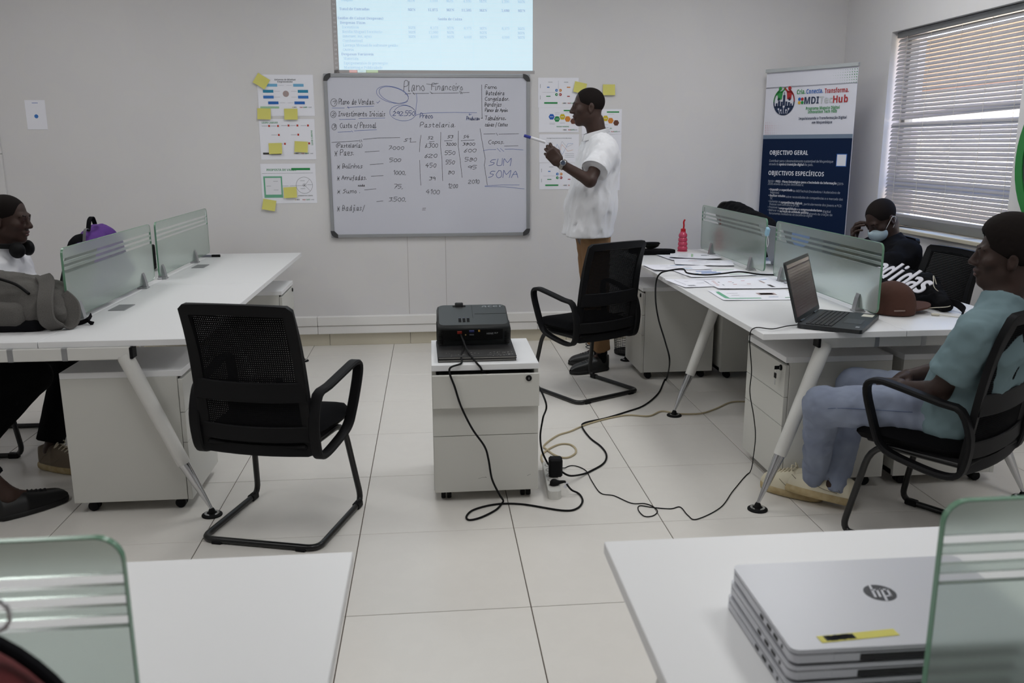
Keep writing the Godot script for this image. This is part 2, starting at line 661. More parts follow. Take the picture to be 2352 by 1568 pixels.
func build_window() -> void:
	var w := struct("window_1", null, null, "aluminium sliding window behind a venetian blind")
	var fx := WALL_X + 0.15
	var f := MB.new()
	f.box(V(fx, WIN_Y0 + 0.03, (WIN_Z0 + WIN_Z1) / 2), V(0.08, 0.06, WIN_Z1 - WIN_Z0), 0.003)
	f.box(V(fx, WIN_Y1 - 0.02, (WIN_Z0 + WIN_Z1) / 2), V(0.08, 0.04, WIN_Z1 - WIN_Z0), 0.003)
	for z: float in [WIN_Z0 + 0.02, WIN_Z1 - 0.02]:
		f.box(V(fx, (WIN_Y0 + WIN_Y1) / 2, z), V(0.06, WIN_Y1 - WIN_Y0 - 0.1, 0.04), 0.003)
	f.box(V(fx, 1.2, (WIN_Z0 + WIN_Z1) / 2), V(0.05, 0.05, WIN_Z1 - WIN_Z0 - 0.06), 0.003)
	part(w, "window_frame", f, mats.aluminium)
	for k in 2:
		var g := MB.new()
		var zc := lerpf(WIN_Z0, WIN_Z1, 0.26 + 0.48 * k)
		g.quad(V(fx + 0.005 * k, WIN_Y0 + 0.05, zc - 0.345), V(fx + 0.005 * k, WIN_Y0 + 0.05, zc + 0.345), V(fx + 0.005 * k, WIN_Y1 - 0.03, zc + 0.345), V(fx + 0.005 * k, WIN_Y1 - 0.03, zc - 0.345), V(-1, 0, 0))
		part(w, "pane", g, mats.window_glass)
	var s := MB.new()
	s.box(V(WALL_X + 0.045, WIN_Y0 - 0.012, (WIN_Z0 + WIN_Z1) / 2), V(0.15, 0.024, WIN_Z1 - WIN_Z0 + 0.02), 0.003)
	part(w, "window_sill", s, mats.skirting)
	# the blind
	var b := thing("venetian_blind", "grey metal venetian blind drawn over the window, one slat gap open", "blind", V(WALL_X + 0.05, 0, (WIN_Z0 + WIN_Z1) / 2))
	var L := WIN_Z1 - WIN_Z0 - 0.03
	var h := MB.new()
	h.box(V(0, WIN_Y1 - 0.022, 0), V(0.036, 0.036, L), 0.002)
	part(b, "head_rail", h, mat("rail_grey", rgb(120, 121, 123), 0.4, 0.3))
	var n := 45
	var y1 := WIN_Y1 - 0.058
	var y0 := 1.035
	var slat := MB.new()
	var prev := []
	for k in 6:
		var u := -0.0135 + 0.027 * k / 5.0
		prev.append(Vector2(u, 0.0022 * (1.0 - pow(u / 0.0135, 2))))
	for k in 5:
		var a: Vector2 = prev[k]
		var c: Vector2 = prev[k + 1]
		for side: float in [1.0, -1.0]:
			var off := 0.0004 * side
			var nn := Vector3(-(c.y - a.y), c.x - a.x, 0).normalized() * side
			slat.quad(V(a.x, a.y + off, -L / 2), V(a.x, a.y + off, L / 2), V(c.x, c.y + off, L / 2), V(c.x, c.y + off, -L / 2), nn)
	var sm := slat.mesh()
	for i in n:
		var y := lerpf(y1, y0, float(i) / (n - 1))
		var p := part(b, "slat", sm, mats.slat)
		var tilt := 0.95
		var lean := rng.randf_range(-0.001, 0.001)
		if i == 20:
			lean = 0.02
			y += 0.012
		elif i == 19:
			lean = 0.01
			y += 0.004
		elif i == 21:
			y -= 0.012
		elif i > 30:
			lean = -0.004
		p.transform = Transform3D(Basis(Vector3.RIGHT, -lean) * Basis(Vector3(0, 0, 1), tilt + rng.randf_range(-0.03, 0.03)), V(0, y, 0))
	var br := MB.new()
	br.box(V(0, 1.008, 0), V(0.026, 0.016, L), 0.002)
	part(b, "bottom_rail", br, mats.slat)
	for z: float in [-0.55, -0.27, 0.05, 0.33, 0.6]:
		var c := MB.new()
		c.tube([V(-0.019, WIN_Y1 - 0.04, z), V(-0.019, 1.01, z)], 0.0011, 5)
		part(b, "ladder_cord", c, mat("cord", rgb(215, 210, 195), 0.8))

func build_outside() -> void:
	var g := MB.new()
	g.box(V(20, -0.6, 2), V(32, 0.2, 50), 0.0)
	struct("ground_outside", g, mat("paving", rgb(170, 160, 148), 0.9))
	var h := thing("neighbour_house", "pale house with a brown eave outside the window", "house", V(8.5, -0.5, -6))
	var w := MB.new()
	w.box(V(1.5, 1.45, 0), V(3, 2.9, 34), 0.0)
	part(h, "wall", w, mat("house_wall", rgb(236, 232, 224), 0.9))
	var e := MB.new()
	e.box(V(1.3, 3.2, 0), V(3.4, 0.8, 35), 0.02)
	part(h, "eave", e, mat("eave_wood", rgb(116, 88, 68), 0.8))
	var p := MB.new()
	p.box(V(-0.03, 0.25, 0), V(0.1, 0.5, 34), 0.01)
	part(h, "plinth", p, mat("house_plinth", rgb(196, 176, 150), 0.9))
# ---------------------------------------------------------------- benches, dividers
var foot_mesh: ArrayMesh
func bench_leg(o: Node3D, top: Vector3, foot: Vector3) -> void:
	var d := foot - top
	var cut := top + d * 0.67
	var m := MB.new()
	m.tube([top, top + d * 0.02, top.lerp(cut, 0.5), cut - d * 0.004, cut], [0.029, 0.031, 0.0285, 0.026, 0.0245], 16)
	var lg := part(o, "leg", m, mats.painted_leg)
	var c := MB.new()
	var tip := foot + V(0, 0.028, 0)
	c.tube([cut, cut.lerp(tip, 0.45), cut.lerp(tip, 0.9), tip], [0.0225, 0.0165, 0.0085, 0.007], 14)
	part(lg, "chrome_tip", c, mats.chrome)
	var f := MB.new()
	f.lathe([Vector2(0, 0.012), Vector2(0.02, 0.0115), Vector2(0.0205, 0.0105), Vector2(0.034, 0.0095), Vector2(0.041, 0.005), Vector2(0.041, 0.0), Vector2(0, 0)], 24, foot)
	f.lathe([Vector2(0.0, 0.034), Vector2(0.007, 0.033), Vector2(0.0125, 0.024), Vector2(0.0145, 0.012), Vector2(0, 0.011)], 16, foot)
	part(lg, "foot", f, mats.black_rubber)
	var r := MB.new()
	r.lathe([Vector2(0.0205, 0.0118), Vector2(0.03, 0.0112), Vector2(0.03, 0.009), Vector2(0.0205, 0.009), Vector2(0.0205, 0.0118)], 24, foot)
	part(lg, "foot_ring", r, mats.chrome)

func bench(label: String, at: Vector3, turn: float, L: float, wl: float, wr: float, mid: float, legs: Array, plates: Array) -> Node3D:
	var o := thing("bench_desk", label, "desk", at, turn)
	for zs: Array in [[-L / 2, mid], [mid, L / 2]]:
		for xs: Array in [[-wl, 0.0], [0.0, wr]]:
			var m := MB.new()
			m.box(V((xs[0] + xs[1]) / 2, DESK - 0.0125, (zs[0] + zs[1]) / 2), V(xs[1] - xs[0] - 0.003, 0.025, zs[1] - zs[0] - 0.003), 0.0015)
			part(o, "desktop", m, mats.laminate)
	for lz: Array in legs:
		for s: float in [-1.0, 1.0]:
			var w := wl if s < 0 else wr
			bench_leg(o, V(s * (w - 0.29), DESK - 0.06, lz[1]), V(s * (w - 0.005 + lz[2]), 0.0, lz[0] if s < 0 or lz.size() < 4 else lz[3]))
		var b := MB.new()
		b.box(V((wr - wl) / 2, DESK - 0.05, lz[1]), V(wl + wr - 0.52, 0.05, 0.045), 0.003)
		var bm := part(o, "cross_beam", b, mats.painted_leg)
		for x: float in [-wl + 0.256, wr - 0.256]:
			var c := MB.new()
			c.box(V(x, DESK - 0.05, lz[1]), V(0.012, 0.046, 0.05), 0.002)
			part(bm, "end_cap", c, mats.black_plastic)
		for x: float in [-0.1, 0.1]:
			var c := MB.new()
			c.box(V(x, DESK - 0.05, lz[1]), V(0.022, 0.052, 0.049), 0.002)
			part(bm, "bracket", c, mats.silver_clamp)
	for s: float in [-1.0, 1.0]:
		var b := MB.new()
		b.box(V(s * 0.3, DESK - 0.045, (legs[0][1] + legs[legs.size() - 1][1]) / 2), V(0.04, 0.03, absf(legs[0][1] - legs[legs.size() - 1][1])), 0.003)
		part(o, "long_rail", b, mats.painted_leg)
	for p: Array in plates:
		var m := MB.new()
		m.box(V(p[0], DESK + 0.0005, p[1]), V(0.075, 0.005, 0.15), 0.002)
		part(o, "cable_port", m, mats.grey_plastic)
	return o

# frosted glass screen; local x along the length, z through the thickness, y = 0 on the desk
func divider(label: String, at: Vector3, turn: float, L: float, clamps: Array, sticker := 0.0) -> void:
	var o := thing("glass_divider", label, "divider", at, turn)
	var H := 0.3
	var T := 0.009
	var y0 := 0.022
	var bands := [[0.0, 0.195, true], [0.195, 0.209, false], [0.209, 0.2195, true], [0.2195, 0.2335, false], [0.2335, 0.244, true], [0.244, 0.258, false], [0.258, H, true]]
	for b: Array in bands:
		var m := MB.new()
		var r := 0.028
		var poly := PackedVector2Array()
		if b[0] == 0.0:
			for p in rrect(L, 0.4, r, 6, 0, 0.2):
				if p.y <= 0.2:
					poly.append(p)
			poly.append(Vector2(L / 2, b[1]))
			poly.insert(0, Vector2(-L / 2, b[1]))
		elif b[1] == H:
			for p in rrect(L, 0.4, r, 6, 0, H - 0.2):
				if p.y >= H - 0.2:
					poly.append(p)
			poly.append(Vector2(-L / 2, b[0]))
			poly.append(Vector2(L / 2, b[0]))
		else:
			poly = PackedVector2Array([Vector2(-L / 2, b[0]), Vector2(L / 2, b[0]), Vector2(L / 2, b[1]), Vector2(-L / 2, b[1])])
		m.xf = Transform3D(Basis.IDENTITY, V(0, y0, -T / 2))
		if b[2]:
			m.prism(poly, T)
			part(o, "frosted_glass", m, mats.frosted_glass)
		else:
			m.xf.origin.z = 0.0
			m.prism(poly, 0.0)
			part(o, "clear_stripe", m, mats.clear_glass)
	var e := MB.new()
	var ring := []
	for p in rrect(L + 0.0012, H + 0.0012, 0.028, 6, 0, H / 2):
		ring.append(V(p.x, p.y + y0, 0))
	e.strap(ring, Vector3(0, 0, 1), T + 0.0006, 0.0016, true)
	part(o, "polished_edge", e, mats.glass_edge)
	for x: float in clamps:
		var c := MB.new()
		var prof := PackedVector2Array([Vector2(-0.024, 0.004), Vector2(0.024, 0.004), Vector2(0.02, 0.03), Vector2(0.012, 0.065), Vector2(0.005, 0.082), Vector2(-0.005, 0.082), Vector2(-0.012, 0.065), Vector2(-0.02, 0.03)])
		c.xf = Transform3D(Basis(Vector3.UP, PI / 2), V(x - 0.016, 0, 0))
		var top := PackedVector2Array()
		for p in prof:
			top.append(Vector2(p.x * 0.92, p.y))
		c.prism(top, 0.032)
		c.xf = Transform3D(Basis.IDENTITY, V(x, 0, 0))
		c.box(V(0, 0.004, 0), V(0.05, 0.008, 0.05), 0.002)
		part(o, "clamp", c, mats.silver_clamp)
	if sticker != 0.0:
		for k in 2:
			var s := MB.new()
			s.box(V(sticker, y0 + 0.268 - 0.045 * k, T / 2 + 0.0006), V(0.028, 0.042, 0.0006), 0.0)
			part(o, "label_sticker", s, mat("sticker_white", rgb(205, 215, 212), 0.7))

func build_benches() -> void:
	var LZ := 1.3575
	bench("white four-seat bench desk on the left with the grey backpack on it", V(-1.216, 0, LZ), 0.0, 2.795, 0.54, 0.604, 0.0, [[1.40, 1.385, 0.0], [0.05, 0.05, 0.0], [-1.2, -1.2, 0.0]], [[0.075, 0.68], [0.075, -0.74], [-0.09, 0.3]])
	var RZ := 1.508
	bench("white four-seat bench desk on the right covered with printed papers", V(2.2, 0, RZ), 0.0, 2.815, 0.598, 0.598, -0.1, [[1.42, 1.34, -0.012], [0.143, 0.05, -0.02, -0.01], [-1.132, -1.13, -0.035]], [[-0.075, -0.75], [-0.075, 0.55], [0.09, 0.4]])
	bench("white bench desk in the foreground left, bare top with one glass divider", V(0.148 - 1.38, 0, 5.25), PI / 2, 2.76, 0.6, 0.6, 0.0, [[1.38, 1.3, 0.0], [0.0, 0.0, 0.0], [-1.38, -1.3, 0.0]], [])
	bench("white bench desk in the foreground right carrying the laptop stack", V(0.614 + 1.38, 0, 5.255), PI / 2, 2.76, 0.6, 0.6, 0.0, [[1.38, 1.3, 0.0], [0.0, 0.0, 0.0], [-1.38, -1.3, 0.0]], [])
	divider("frosted glass divider in front of the purple backpack, left bench", V(-1.222, DESK, 1.852), PI / 2, 1.15, [-0.46, 0.39])
	divider("frosted glass divider at the whiteboard end of the left bench", V(-1.222, DESK, 0.62), PI / 2, 1.125, [-0.5, 0.19], 0.53)
	divider("frosted glass divider beside the pink bottle on the right bench", V(2.2, DESK, 0.797), PI / 2, 1.18, [-0.38, 0.36], 0.55)
	divider("frosted glass divider behind the open black laptop, right bench", V(2.2, DESK, 2.1), PI / 2, 1.145, [-0.4, 0.46], 0.53)
	divider("large frosted glass divider at the bottom left corner", V(-0.035 - 0.575, DESK, 5.247), 0.0, 1.15, [-0.38, 0.38])
	divider("large frosted glass divider at the bottom right over the laptops", V(0.897 + 0.575, DESK, 5.247), 0.0, 1.15, [-0.38, 0.38])

# ---------------------------------------------------------------- drawer pedestals; front faces local +z
func pedestal(label: String, at: Vector3, turn: float, pulled := 0.0) -> Node3D:
	var o := thing("drawer_pedestal", label, "drawer cabinet", at, turn)
	var W := 0.44
	var D := 0.47
	var y0 := 0.05
	var b := MB.new()
	var fz := D / 2 - 0.02
	for s: float in [-1.0, 1.0]:
		b.box(V(s * (W / 2 - 0.009), (y0 + 0.575) / 2, -0.01), V(0.018, 0.575 - y0, D - 0.02), 0.001)
	b.box(V(0, y0 + 0.0125, -0.01), V(W - 0.036, 0.025, D - 0.02), 0.001)
	b.box(V(0, (y0 + 0.575) / 2, -D / 2 + 0.008), V(W - 0.036, 0.575 - y0, 0.016), 0.001)
	part(o, "carcass", b, mats.cabinet)
	var t := MB.new()
	t.box(V(0, 0.5875, 0), V(W, 0.025, D), 0.0015)
	part(o, "top_panel", t, mats.laminate)
	var rows := [[0.425, 0.563], [0.297, 0.4225], [0.048, 0.2945]]
	for k in 3:
		var m := MB.new()
		var pz: float = (pulled if k == 0 else 0.0)
		m.box(V(0, (rows[k][0] + rows[k][1]) / 2, D / 2 - 0.009 + pz), V(W - 0.004, rows[k][1] - rows[k][0], 0.018), 0.001)
		var dr := part(o, "drawer", m, mats.cabinet)
		var s := MB.new()
		s.box(V(0, (rows[k][0] + rows[k][1]) / 2 - 0.012, -0.02 + pz), V(W - 0.06, rows[k][1] - rows[k][0] - 0.045, D - 0.07), 0.001)
		part(dr, "drawer_box", s, mat("drawer_metal", rgb(168, 168, 166), 0.5))
		if k == 0:
			var l := MB.new()
			l.xf = Transform3D(Basis(Vector3.RIGHT, PI / 2), V(W / 2 - 0.045, 0.545, D / 2 + pz))
			l.lathe([Vector2(0, 0.006), Vector2(0.011, 0.006), Vector2(0.0125, 0.004), Vector2(0.0125, 0), Vector2(0, 0)], 18)
			var lk := part(dr, "lock", l, mats.black_plastic)
			var sl := MB.new()
			sl.box(V(W / 2 - 0.045, 0.545, D / 2 + pz + 0.0062), V(0.0018, 0.009, 0.001), 0.0)
			part(lk, "keyhole", sl, mats.chrome)
			lk.position = Vector3.ZERO
	for sx: float in [-1.0, 1.0]:
		for sz: float in [-1.0, 1.0]:
			var c := MB.new()
			for q: float in [-0.012, 0.012]:
				c.xf = Transform3D(Basis(Vector3(0, 0, 1), PI / 2), V(sx * (W / 2 - 0.05) + q, 0.0215, sz * (D / 2 - 0.06)))
				c.lathe([Vector2(0, -0.0095), Vector2(0.019, -0.0095), Vector2(0.0215, -0.006), Vector2(0.0215, 0.006), Vector2(0.019, 0.0095), Vector2(0, 0.0095)], 16)
			c.xf = Transform3D.IDENTITY
			c.box(V(sx * (W / 2 - 0.05), 0.04, sz * (D / 2 - 0.06)), V(0.036, 0.018, 0.036), 0.004)
			part(o, "caster", c, mats.black_plastic)
	if pulled > 0.0:
		var sc := MB.new()
		sc.xf = Transform3D(Basis.IDENTITY, V(0, 0, D / 2 + 0.0004))
		sc.stroke([Vector2(-0.035, 0.105), Vector2(-0.015, 0.11), Vector2(0.0, 0.108), Vector2(-0.006, 0.112)], 0.0012)
		sc.stroke([Vector2(0.172, 0.11), Vector2(0.186, 0.116)], 0.0014)
		part(o, "scuff_marks", sc, mat("scuff_grey", rgb(120, 120, 118), 0.8)).set_meta("kind", "stuff")
	return o

func build_pedestals() -> void:
	pedestal("white drawer pedestal in the aisle with the projector on top", V(0.511, 0, 2.497), 0.0, 0.03)
	pedestal("white drawer pedestal under the near end of the left bench", V(-0.94, 0, 2.478), PI / 2)
	pedestal("white drawer pedestal under the far end of the left bench", V(-0.86, 0, 0.56), PI / 2)
	pedestal("white drawer pedestal behind the mesh chair under the right bench's far end", V(1.85, 0, 0.68), -PI / 2)
	pedestal("white pedestal seen from its back edge under the right bench's far half", V(2.36, 0, 0.72), PI / 2)
	pedestal("white drawer pedestal with keys in its lock under the right bench", V(2.01, 0, 2.53), -PI / 2)
	pedestal("white pedestal under the window side of the right bench's near end", V(2.53, 0, 2.53), PI / 2)
	# keys hanging in the lock
	var k := thing("key_pair", "two small keys with black heads hanging from the pedestal lock", "keys", V(1.7685, 0.545, 2.53 + 0.175))
	var a := MB.new()
	a.xf = Transform3D(Basis(Vector3.UP, -PI / 2), Vector3.ZERO)
	a.box(V(0.0, 0.0, 0.012), V(0.004, 0.016, 0.022), 0.001)
	part(k, "key_head", a, mats.black_plastic)
	var r := MB.new()
	var ring := []
	for i in 12:
		ring.append(V(-0.018 + 0.006 * cos(TAU * i / 12), -0.012 + 0.012 * sin(TAU * i / 12), 0.0))
	r.tube(ring, 0.0008, 5, true)
	part(k, "ring", r, mats.chrome)
	var b := MB.new()
	b.box(V(-0.018, -0.034, 0), V(0.004, 0.024, 0.021), 0.002)
	part(k, "hanging_head", b, mats.black_plastic)
	var c := MB.new()
	c.box(V(-0.018, -0.06, 0), V(0.002, 0.03, 0.007), 0.0005)
	part(k, "blade", c, mats.chrome)

# ---------------------------------------------------------------- mesh-back cantilever chair, faces local -z
var chair_proto: Node3D

func back_z(y: float) -> float:
	# side profile of the backrest: forward at the waist, leaning back towards the top
	var t := clampf((y - 0.4) / 0.53, 0.0, 1.0)
	return 0.155 + 0.025 * sin(t * PI * 0.9 + 0.3) * (1.0 - t) + 0.105 * t * t

func make_chair(label: String) -> Node3D:
	var o := thing("mesh_chair", label, "chair", Vector3.ZERO, 0.0, "black mesh-back visitor chairs")
	var tb := MB.new()
	var pts := []
	var rad := []
	for s: float in [-1.0, 1.0]:
		var half := [V(s * 0.19, 0.382, 0.14), V(s * 0.2, 0.382, -0.17), V(s * 0.235, 0.013, -0.245), V(s * 0.235, 0.013, 0.21)]
		var rr := [0.0, 0.09, 0.055, 0.05]
		if s > 0:
			half.reverse()
			rr.reverse()
		pts.append_array(half)
		rad.append_array(rr)
	tb.tube(fillet(pts, rad, 6), 0.0125, 10)
	part(o, "base_frame", tb, mats.black_tube)
	for s: float in [-1.0, 1.0]:
		for z: float in [-0.19, 0.0]:
			var f := MB.new()
			if z < 0:
				f.box(V(s * 0.235, 0.013, -0.2), V(0.03, 0.026, 0.05), 0.004)
			else:
				f.box(V(s * 0.17, 0.006, 0.212), V(0.04, 0.012, 0.028), 0.003)
			part(o, "glide", f, mats.black_plastic)
	# seat cushion: rounded slab with a waterfall front
	var st := MB.new()
	var nx := 12
	var nz := 14
	for side: float in [1.0, -1.0]:
		var first := st.v.size()
		for j in nz + 1:
			for i in nx + 1:
				var u := -1.0 + 2.0 * i / nx
				var w := -1.0 + 2.0 * j / nz
				var x := u * (0.238 - 0.02 * maxf(0.0, w)) * (1.0 - 0.16 * pow(absf(w), 7))
				var z := -0.035 + w * 0.225 * (1.0 - 0.1 * pow(absf(u), 7))
				var edge := clampf(1.0 - pow(absf(u), 9) , 0.0, 1.0) * clampf(1.0 - pow(absf(w), 9), 0.0, 1.0)
				var th := 0.038 * sqrt(edge)
				var y := 0.432 + side * th - 0.022 * pow(maxf(0.0, -w), 3) - 0.006 * (1.0 - u * u) * (1.0 if side > 0 else 0.0)
				st.vert(V(x, y, z), V(u * u * u * 0.9, side, w * w * w * 0.9).normalized())
		for j in nz:
			for i in nx:
				var a := first + j * (nx + 1) + i
				st.quad_i(a, a + 1, a + nx + 2, a + nx + 1)
	part(o, "seat", st, mats.black_fabric)
	var sp := MB.new()
	sp.box(V(0, 0.393, -0.01), V(0.4, 0.02, 0.38), 0.008)
	part(o, "seat_pan", sp, mats.black_plastic)
	# back frame
	var fr := MB.new()
	var left := []
	for k in 15:
		var y := lerpf(0.37, 0.915, k / 14.0)
		left.append(V(-(0.222 - 0.014 * (y - 0.37) / 0.55), y, back_z(y)))
	var ring := left.duplicate()
	for k in 9:
		var u := -1.0 + 2.0 * k / 8.0
		ring.append(V(u * 0.192, 0.928 + 0.004 * (1 - u * u), back_z(0.93) + 0.012 * (1 - u * u)))
	var rgt := []
	for p: Vector3 in left:
		rgt.append(V(-p.x, p.y, p.z))
	rgt.reverse()
	ring.append_array(rgt)
	for k in 7:
		var u := 1.0 - 2.0 * k / 6.0
		ring.append(V(u * 0.2, 0.362, back_z(0.4) - 0.002 + 0.02 * (1 - u * u)))
	frame_strap(fr, ring)
	part(o, "back_frame", fr, mats.black_plastic)
	# knitted mesh: fine threads both ways
	var ms := MB.new()
	var nth := 64
	for k in nth:
		var y := lerpf(0.39, 0.91, (k + 0.5) / nth)
		var a := []
		for i in 7:
			var u := -1.0 + 2.0 * i / 6.0
			a.append(V(u * 0.2, y, back_z(y) + 0.014 * (1 - u * u)))
		thread(ms, a, Vector3(0, 0.0066, 0))
	for k in 50:
		var x := lerpf(-0.2, 0.2, (k + 0.5) / 50)
		var u := x / 0.2
		var a := []
		for i in 13:
			var y := lerpf(0.385, 0.915, i / 12.0)
			a.append(V(x, y, back_z(y) + 0.014 * (1 - u * u) + 0.0008))
		thread(ms, a, Vector3(0.0064, 0, 0))
	var mm := part(o, "mesh_back", ms, mats.black_mesh)
	mm.set_meta("kind", "stuff")
	# lumbar bar and lower bar
	for b: Array in [[0.61, 0.075], [0.445, 0.06]]:
		var lb := MB.new()
		var a := []
		for i in 11:
			var u := -1.0 + 2.0 * i / 10.0
			a.append(V(u * 0.215, b[0] - 0.006 * (1 - u * u), back_z(b[0]) + 0.02 * (1 - u * u) + 0.006))
		lb.strap(a, Vector3.UP, b[1], 0.012)
		part(o, "lumbar_bar" if b[0] > 0.5 else "lower_bar", lb, mats.black_plastic)
	# armrests: closed flat loops
	for s: float in [-1.0, 1.0]:
		var ar := MB.new()
		var loop := [V(s * 0.237, 0.5, back_z(0.5) + 0.012), V(s * 0.24, 0.588, 0.15), V(s * 0.255, 0.606, 0.085), V(s * 0.272, 0.637, -0.06), V(s * 0.275, 0.645, -0.125), V(s * 0.275, 0.632, -0.165), V(s * 0.272, 0.59, -0.172), V(s * 0.262, 0.5, -0.15), V(s * 0.252, 0.435, -0.132), V(s * 0.247, 0.4, -0.115), V(s * 0.243, 0.375, -0.075), V(s * 0.238, 0.352, 0.03), V(s * 0.236, 0.345, 0.11), V(s * 0.236, 0.36, 0.16), V(s * 0.236, 0.41, back_z(0.42) + 0.016)]
		var cl := []
		var m := loop.size()
		for i in m:
			for k in 3:
				cl.append((loop[i] as Vector3).cubic_interpolate(loop[(i + 1) % m], loop[(i - 1 + m) % m], loop[(i + 2) % m], k / 3.0))
		ar.strap(cl, Vector3.RIGHT, 0.042, 0.02, true)
		part(o, "armrest", ar, mats.black_plastic)
	return o

func thread(m: MB, pts: Array, half: Vector3) -> void:
	var first := m.v.size()
	for p: Vector3 in pts:
		m.vert(p - half / 2, V(0, 0.1, 1))
		m.vert(p + half / 2, V(0, 0.1, 1))
	for i in pts.size() - 1:
		m.quad_i(first + i * 2, first + i * 2 + 1, first + i * 2 + 3, first + i * 2 + 2)

func frame_strap(m: MB, ring: Array) -> void:
	# frame bar about 38 mm wide in the plane of the back and 18 mm thick
	var n := ring.size()
	var c := Vector3.ZERO
	for p: Vector3 in ring:
		c += p / n
	var prof := [Vector2(0.0, -0.010), Vector2(0.006, -0.012), Vector2(0.006, 0.012), Vector2(0.0, 0.012), Vector2(-0.034, 0.007), Vector2(-0.034, -0.006)]
	for k in prof.size():
		var p: Vector2 = prof[k]
		var q: Vector2 = prof[(k + 1) % prof.size()]
		var first := m.v.size()
		for i in n:
			var tg: Vector3 = (ring[(i + 1) % n] - ring[(i - 1 + n) % n]).normalized()
			var pos: Vector3 = ring[i]
			var outw := Vector3(pos.x - c.x, pos.y - c.y, 0)
			var nrm := tg.cross(outw).normalized()
			if nrm.z < 0:
				nrm = -nrm
			outw = nrm.cross(tg).normalized()
			if outw.dot(pos - c) < 0:
				outw = -outw
			var d2 := Vector2((q - p).y, -(q - p).x).normalized()
			if d2.dot((p + q) / 2 - Vector2(-0.014, 0)) < 0:
				d2 = -d2
			var nn := outw * d2.x + nrm * d2.y
			m.vert(pos + outw * p.x + nrm * p.y, nn)
			m.vert(pos + outw * q.x + nrm * q.y, nn)
		for i in n:
			var j := (i + 1) % n
			m.quad_i(first + i * 2, first + i * 2 + 1, first + j * 2 + 1, first + j * 2)

func place_chair(label: String, front_mid: Vector2, fwd: Vector2) -> void:
	# front_mid: floor point midway between the two front uprights; fwd: where the chair faces (x, z)
	var f := fwd.normalized()
	var turn := atan2(-f.x, -f.y)
	var at := V(front_mid.x - f.x * 0.235, 0, front_mid.y - f.y * 0.235)
	if chair_proto == null:
		chair_proto = make_chair(label)
		chair_proto.position = at
		chair_proto.rotation.y = turn
	else:
		copy(chair_proto, "mesh_chair", label, at, turn)

func build_chairs() -> void:
	place_chair("empty black mesh chair in the left foreground, seen from behind", Vector2(-0.245, 2.64), Vector2(0.28, -0.96))
	place_chair("empty black mesh chair beside the presenter, turned to the whiteboard", Vector2(1.11, 0.90), Vector2(-0.5, -0.866))
	place_chair("black mesh chair under the person in the teal shirt", Vector2(2.06, 3.05), Vector2(-0.56, -0.83))
	place_chair("empty black mesh chair facing the room at the window side", Vector2(2.56, 1.88), Vector2(-1, 0.08))
	place_chair("black mesh chair under the masked person by the window", Vector2(2.62, 1.18), Vector2(-1, 0.03))
	place_chair("black mesh chair under the person with headphones at the left edge", Vector2(-1.7, 1.74), Vector2(1, 0.02))
	place_chair("black mesh chair at the left bench's near end, mostly out of frame", Vector2(-1.83, 2.72), Vector2(1, 0.0))
# ---------------------------------------------------------------- handwriting: one-stroke letters on a 9 x 9 grid (baseline 2, x-height 6)
const PEN := {
	"a": "46 26 12 32 45/46 42 52", "b": "09 02 32 46 26 04", "c": "45 26 13 22 42", "d": "46 26 12 32 46/49 42 52", "e": "14 44 36 16 12 42", "f": "48 38 22 10/05 45",
	"g": "46 26 13 33 46/46 40 10", "h": "09 02/04 26 45 42", "i": "06 02 12/08 09", "j": "26 20 00/28 29", "l": "09 02 12", "m": "06 02/05 26 32/35 56 62", "n": "06 02/05 26 45 42",
	"o": "26 04 22 43 26", "p": "06 00/05 36 44 22 03", "r": "06 02/04 26 36", "s": "45 26 15 33 22 02", "t": "18 13 22 32/06 36", "u": "06 03 22 44/46 42 52", "v": "06 22 46", "x": "06 42/46 02",
	"A": "02 38 62/15 55", "B": "02 09 38 36 05 45 33 02", "C": "58 28 05 22 52", "F": "02 09 59/06 46", "I": "28 22/08 48/02 42", "P": "02 09 49 46 05", "S": "58 28 16 45 33 02", "T": "09 69/39 32",
	"U": "09 03 22 43 49", "V": "09 32 69", "M": "02 09 35 69 62", "O": "29 05 22 53 48 29", "D": "02 09 38 45 33 02",
	"0": "28 05 22 43 47 28", "1": "07 29 22", "2": "07 28 47 46 02 52", "3": "08 48 26 45 33 02", "4": "39 05 55/37 32", "5": "49 09 06 36 44 22 02", "6": "48 25 12 32 44 25", "7": "09 49 12/25 45", "8": "28 17 45 33 12 15 47 28", "9": "47 28 06 35 47 42",
	".": "02 03", ",": "12 01", "*": "04 44/07 41/47 01", "-": "05 45", "=": "04 44/07 47", "/": "00 39", "(": "29 05 21", ")": "09 25 01",
}

func handwrite(m: MB, s: String, at: Vector2, cap: float, w: float, span: float) -> void:
	var u := cap / 7.0
	var nat := 0.0
	for ch in s:
		var most := 2.5
		if ch != " ":
			most = 0.0
			for q in (PEN.get(ch, "02 42") as String).replace("/", " ").split(" "):
				most = maxf(most, q.unicode_at(0) - 48.0)
		nat += most + 1.5
	var ux := span / maxf(nat - 1.5, 1.0)
	var x := at.x
	for ch in s:
		if ch == " ":
			x += ux * 4.0
			continue
		var adv := 0.0
		for st: String in (PEN.get(ch, "02 42") as String).split("/"):
			var pts := []
			for q in st.split(" "):
				var px := q.unicode_at(0) - 48.0
				var py := q.unicode_at(1) - 48.0 - 2.0
				adv = maxf(adv, px)
				pts.append(V(x + (px + py * 0.16 + rng.randf_range(-0.3, 0.3)) * ux, at.y + (py + rng.randf_range(-0.3, 0.3)) * u, 0))
			var sm := curve(pts, 3) if pts.size() > 2 else pts
			var flat := []
			for p: Vector3 in sm:
				flat.append(Vector2(p.x, p.y))
			m.stroke(flat, w)
		x += (adv + 1.5) * ux

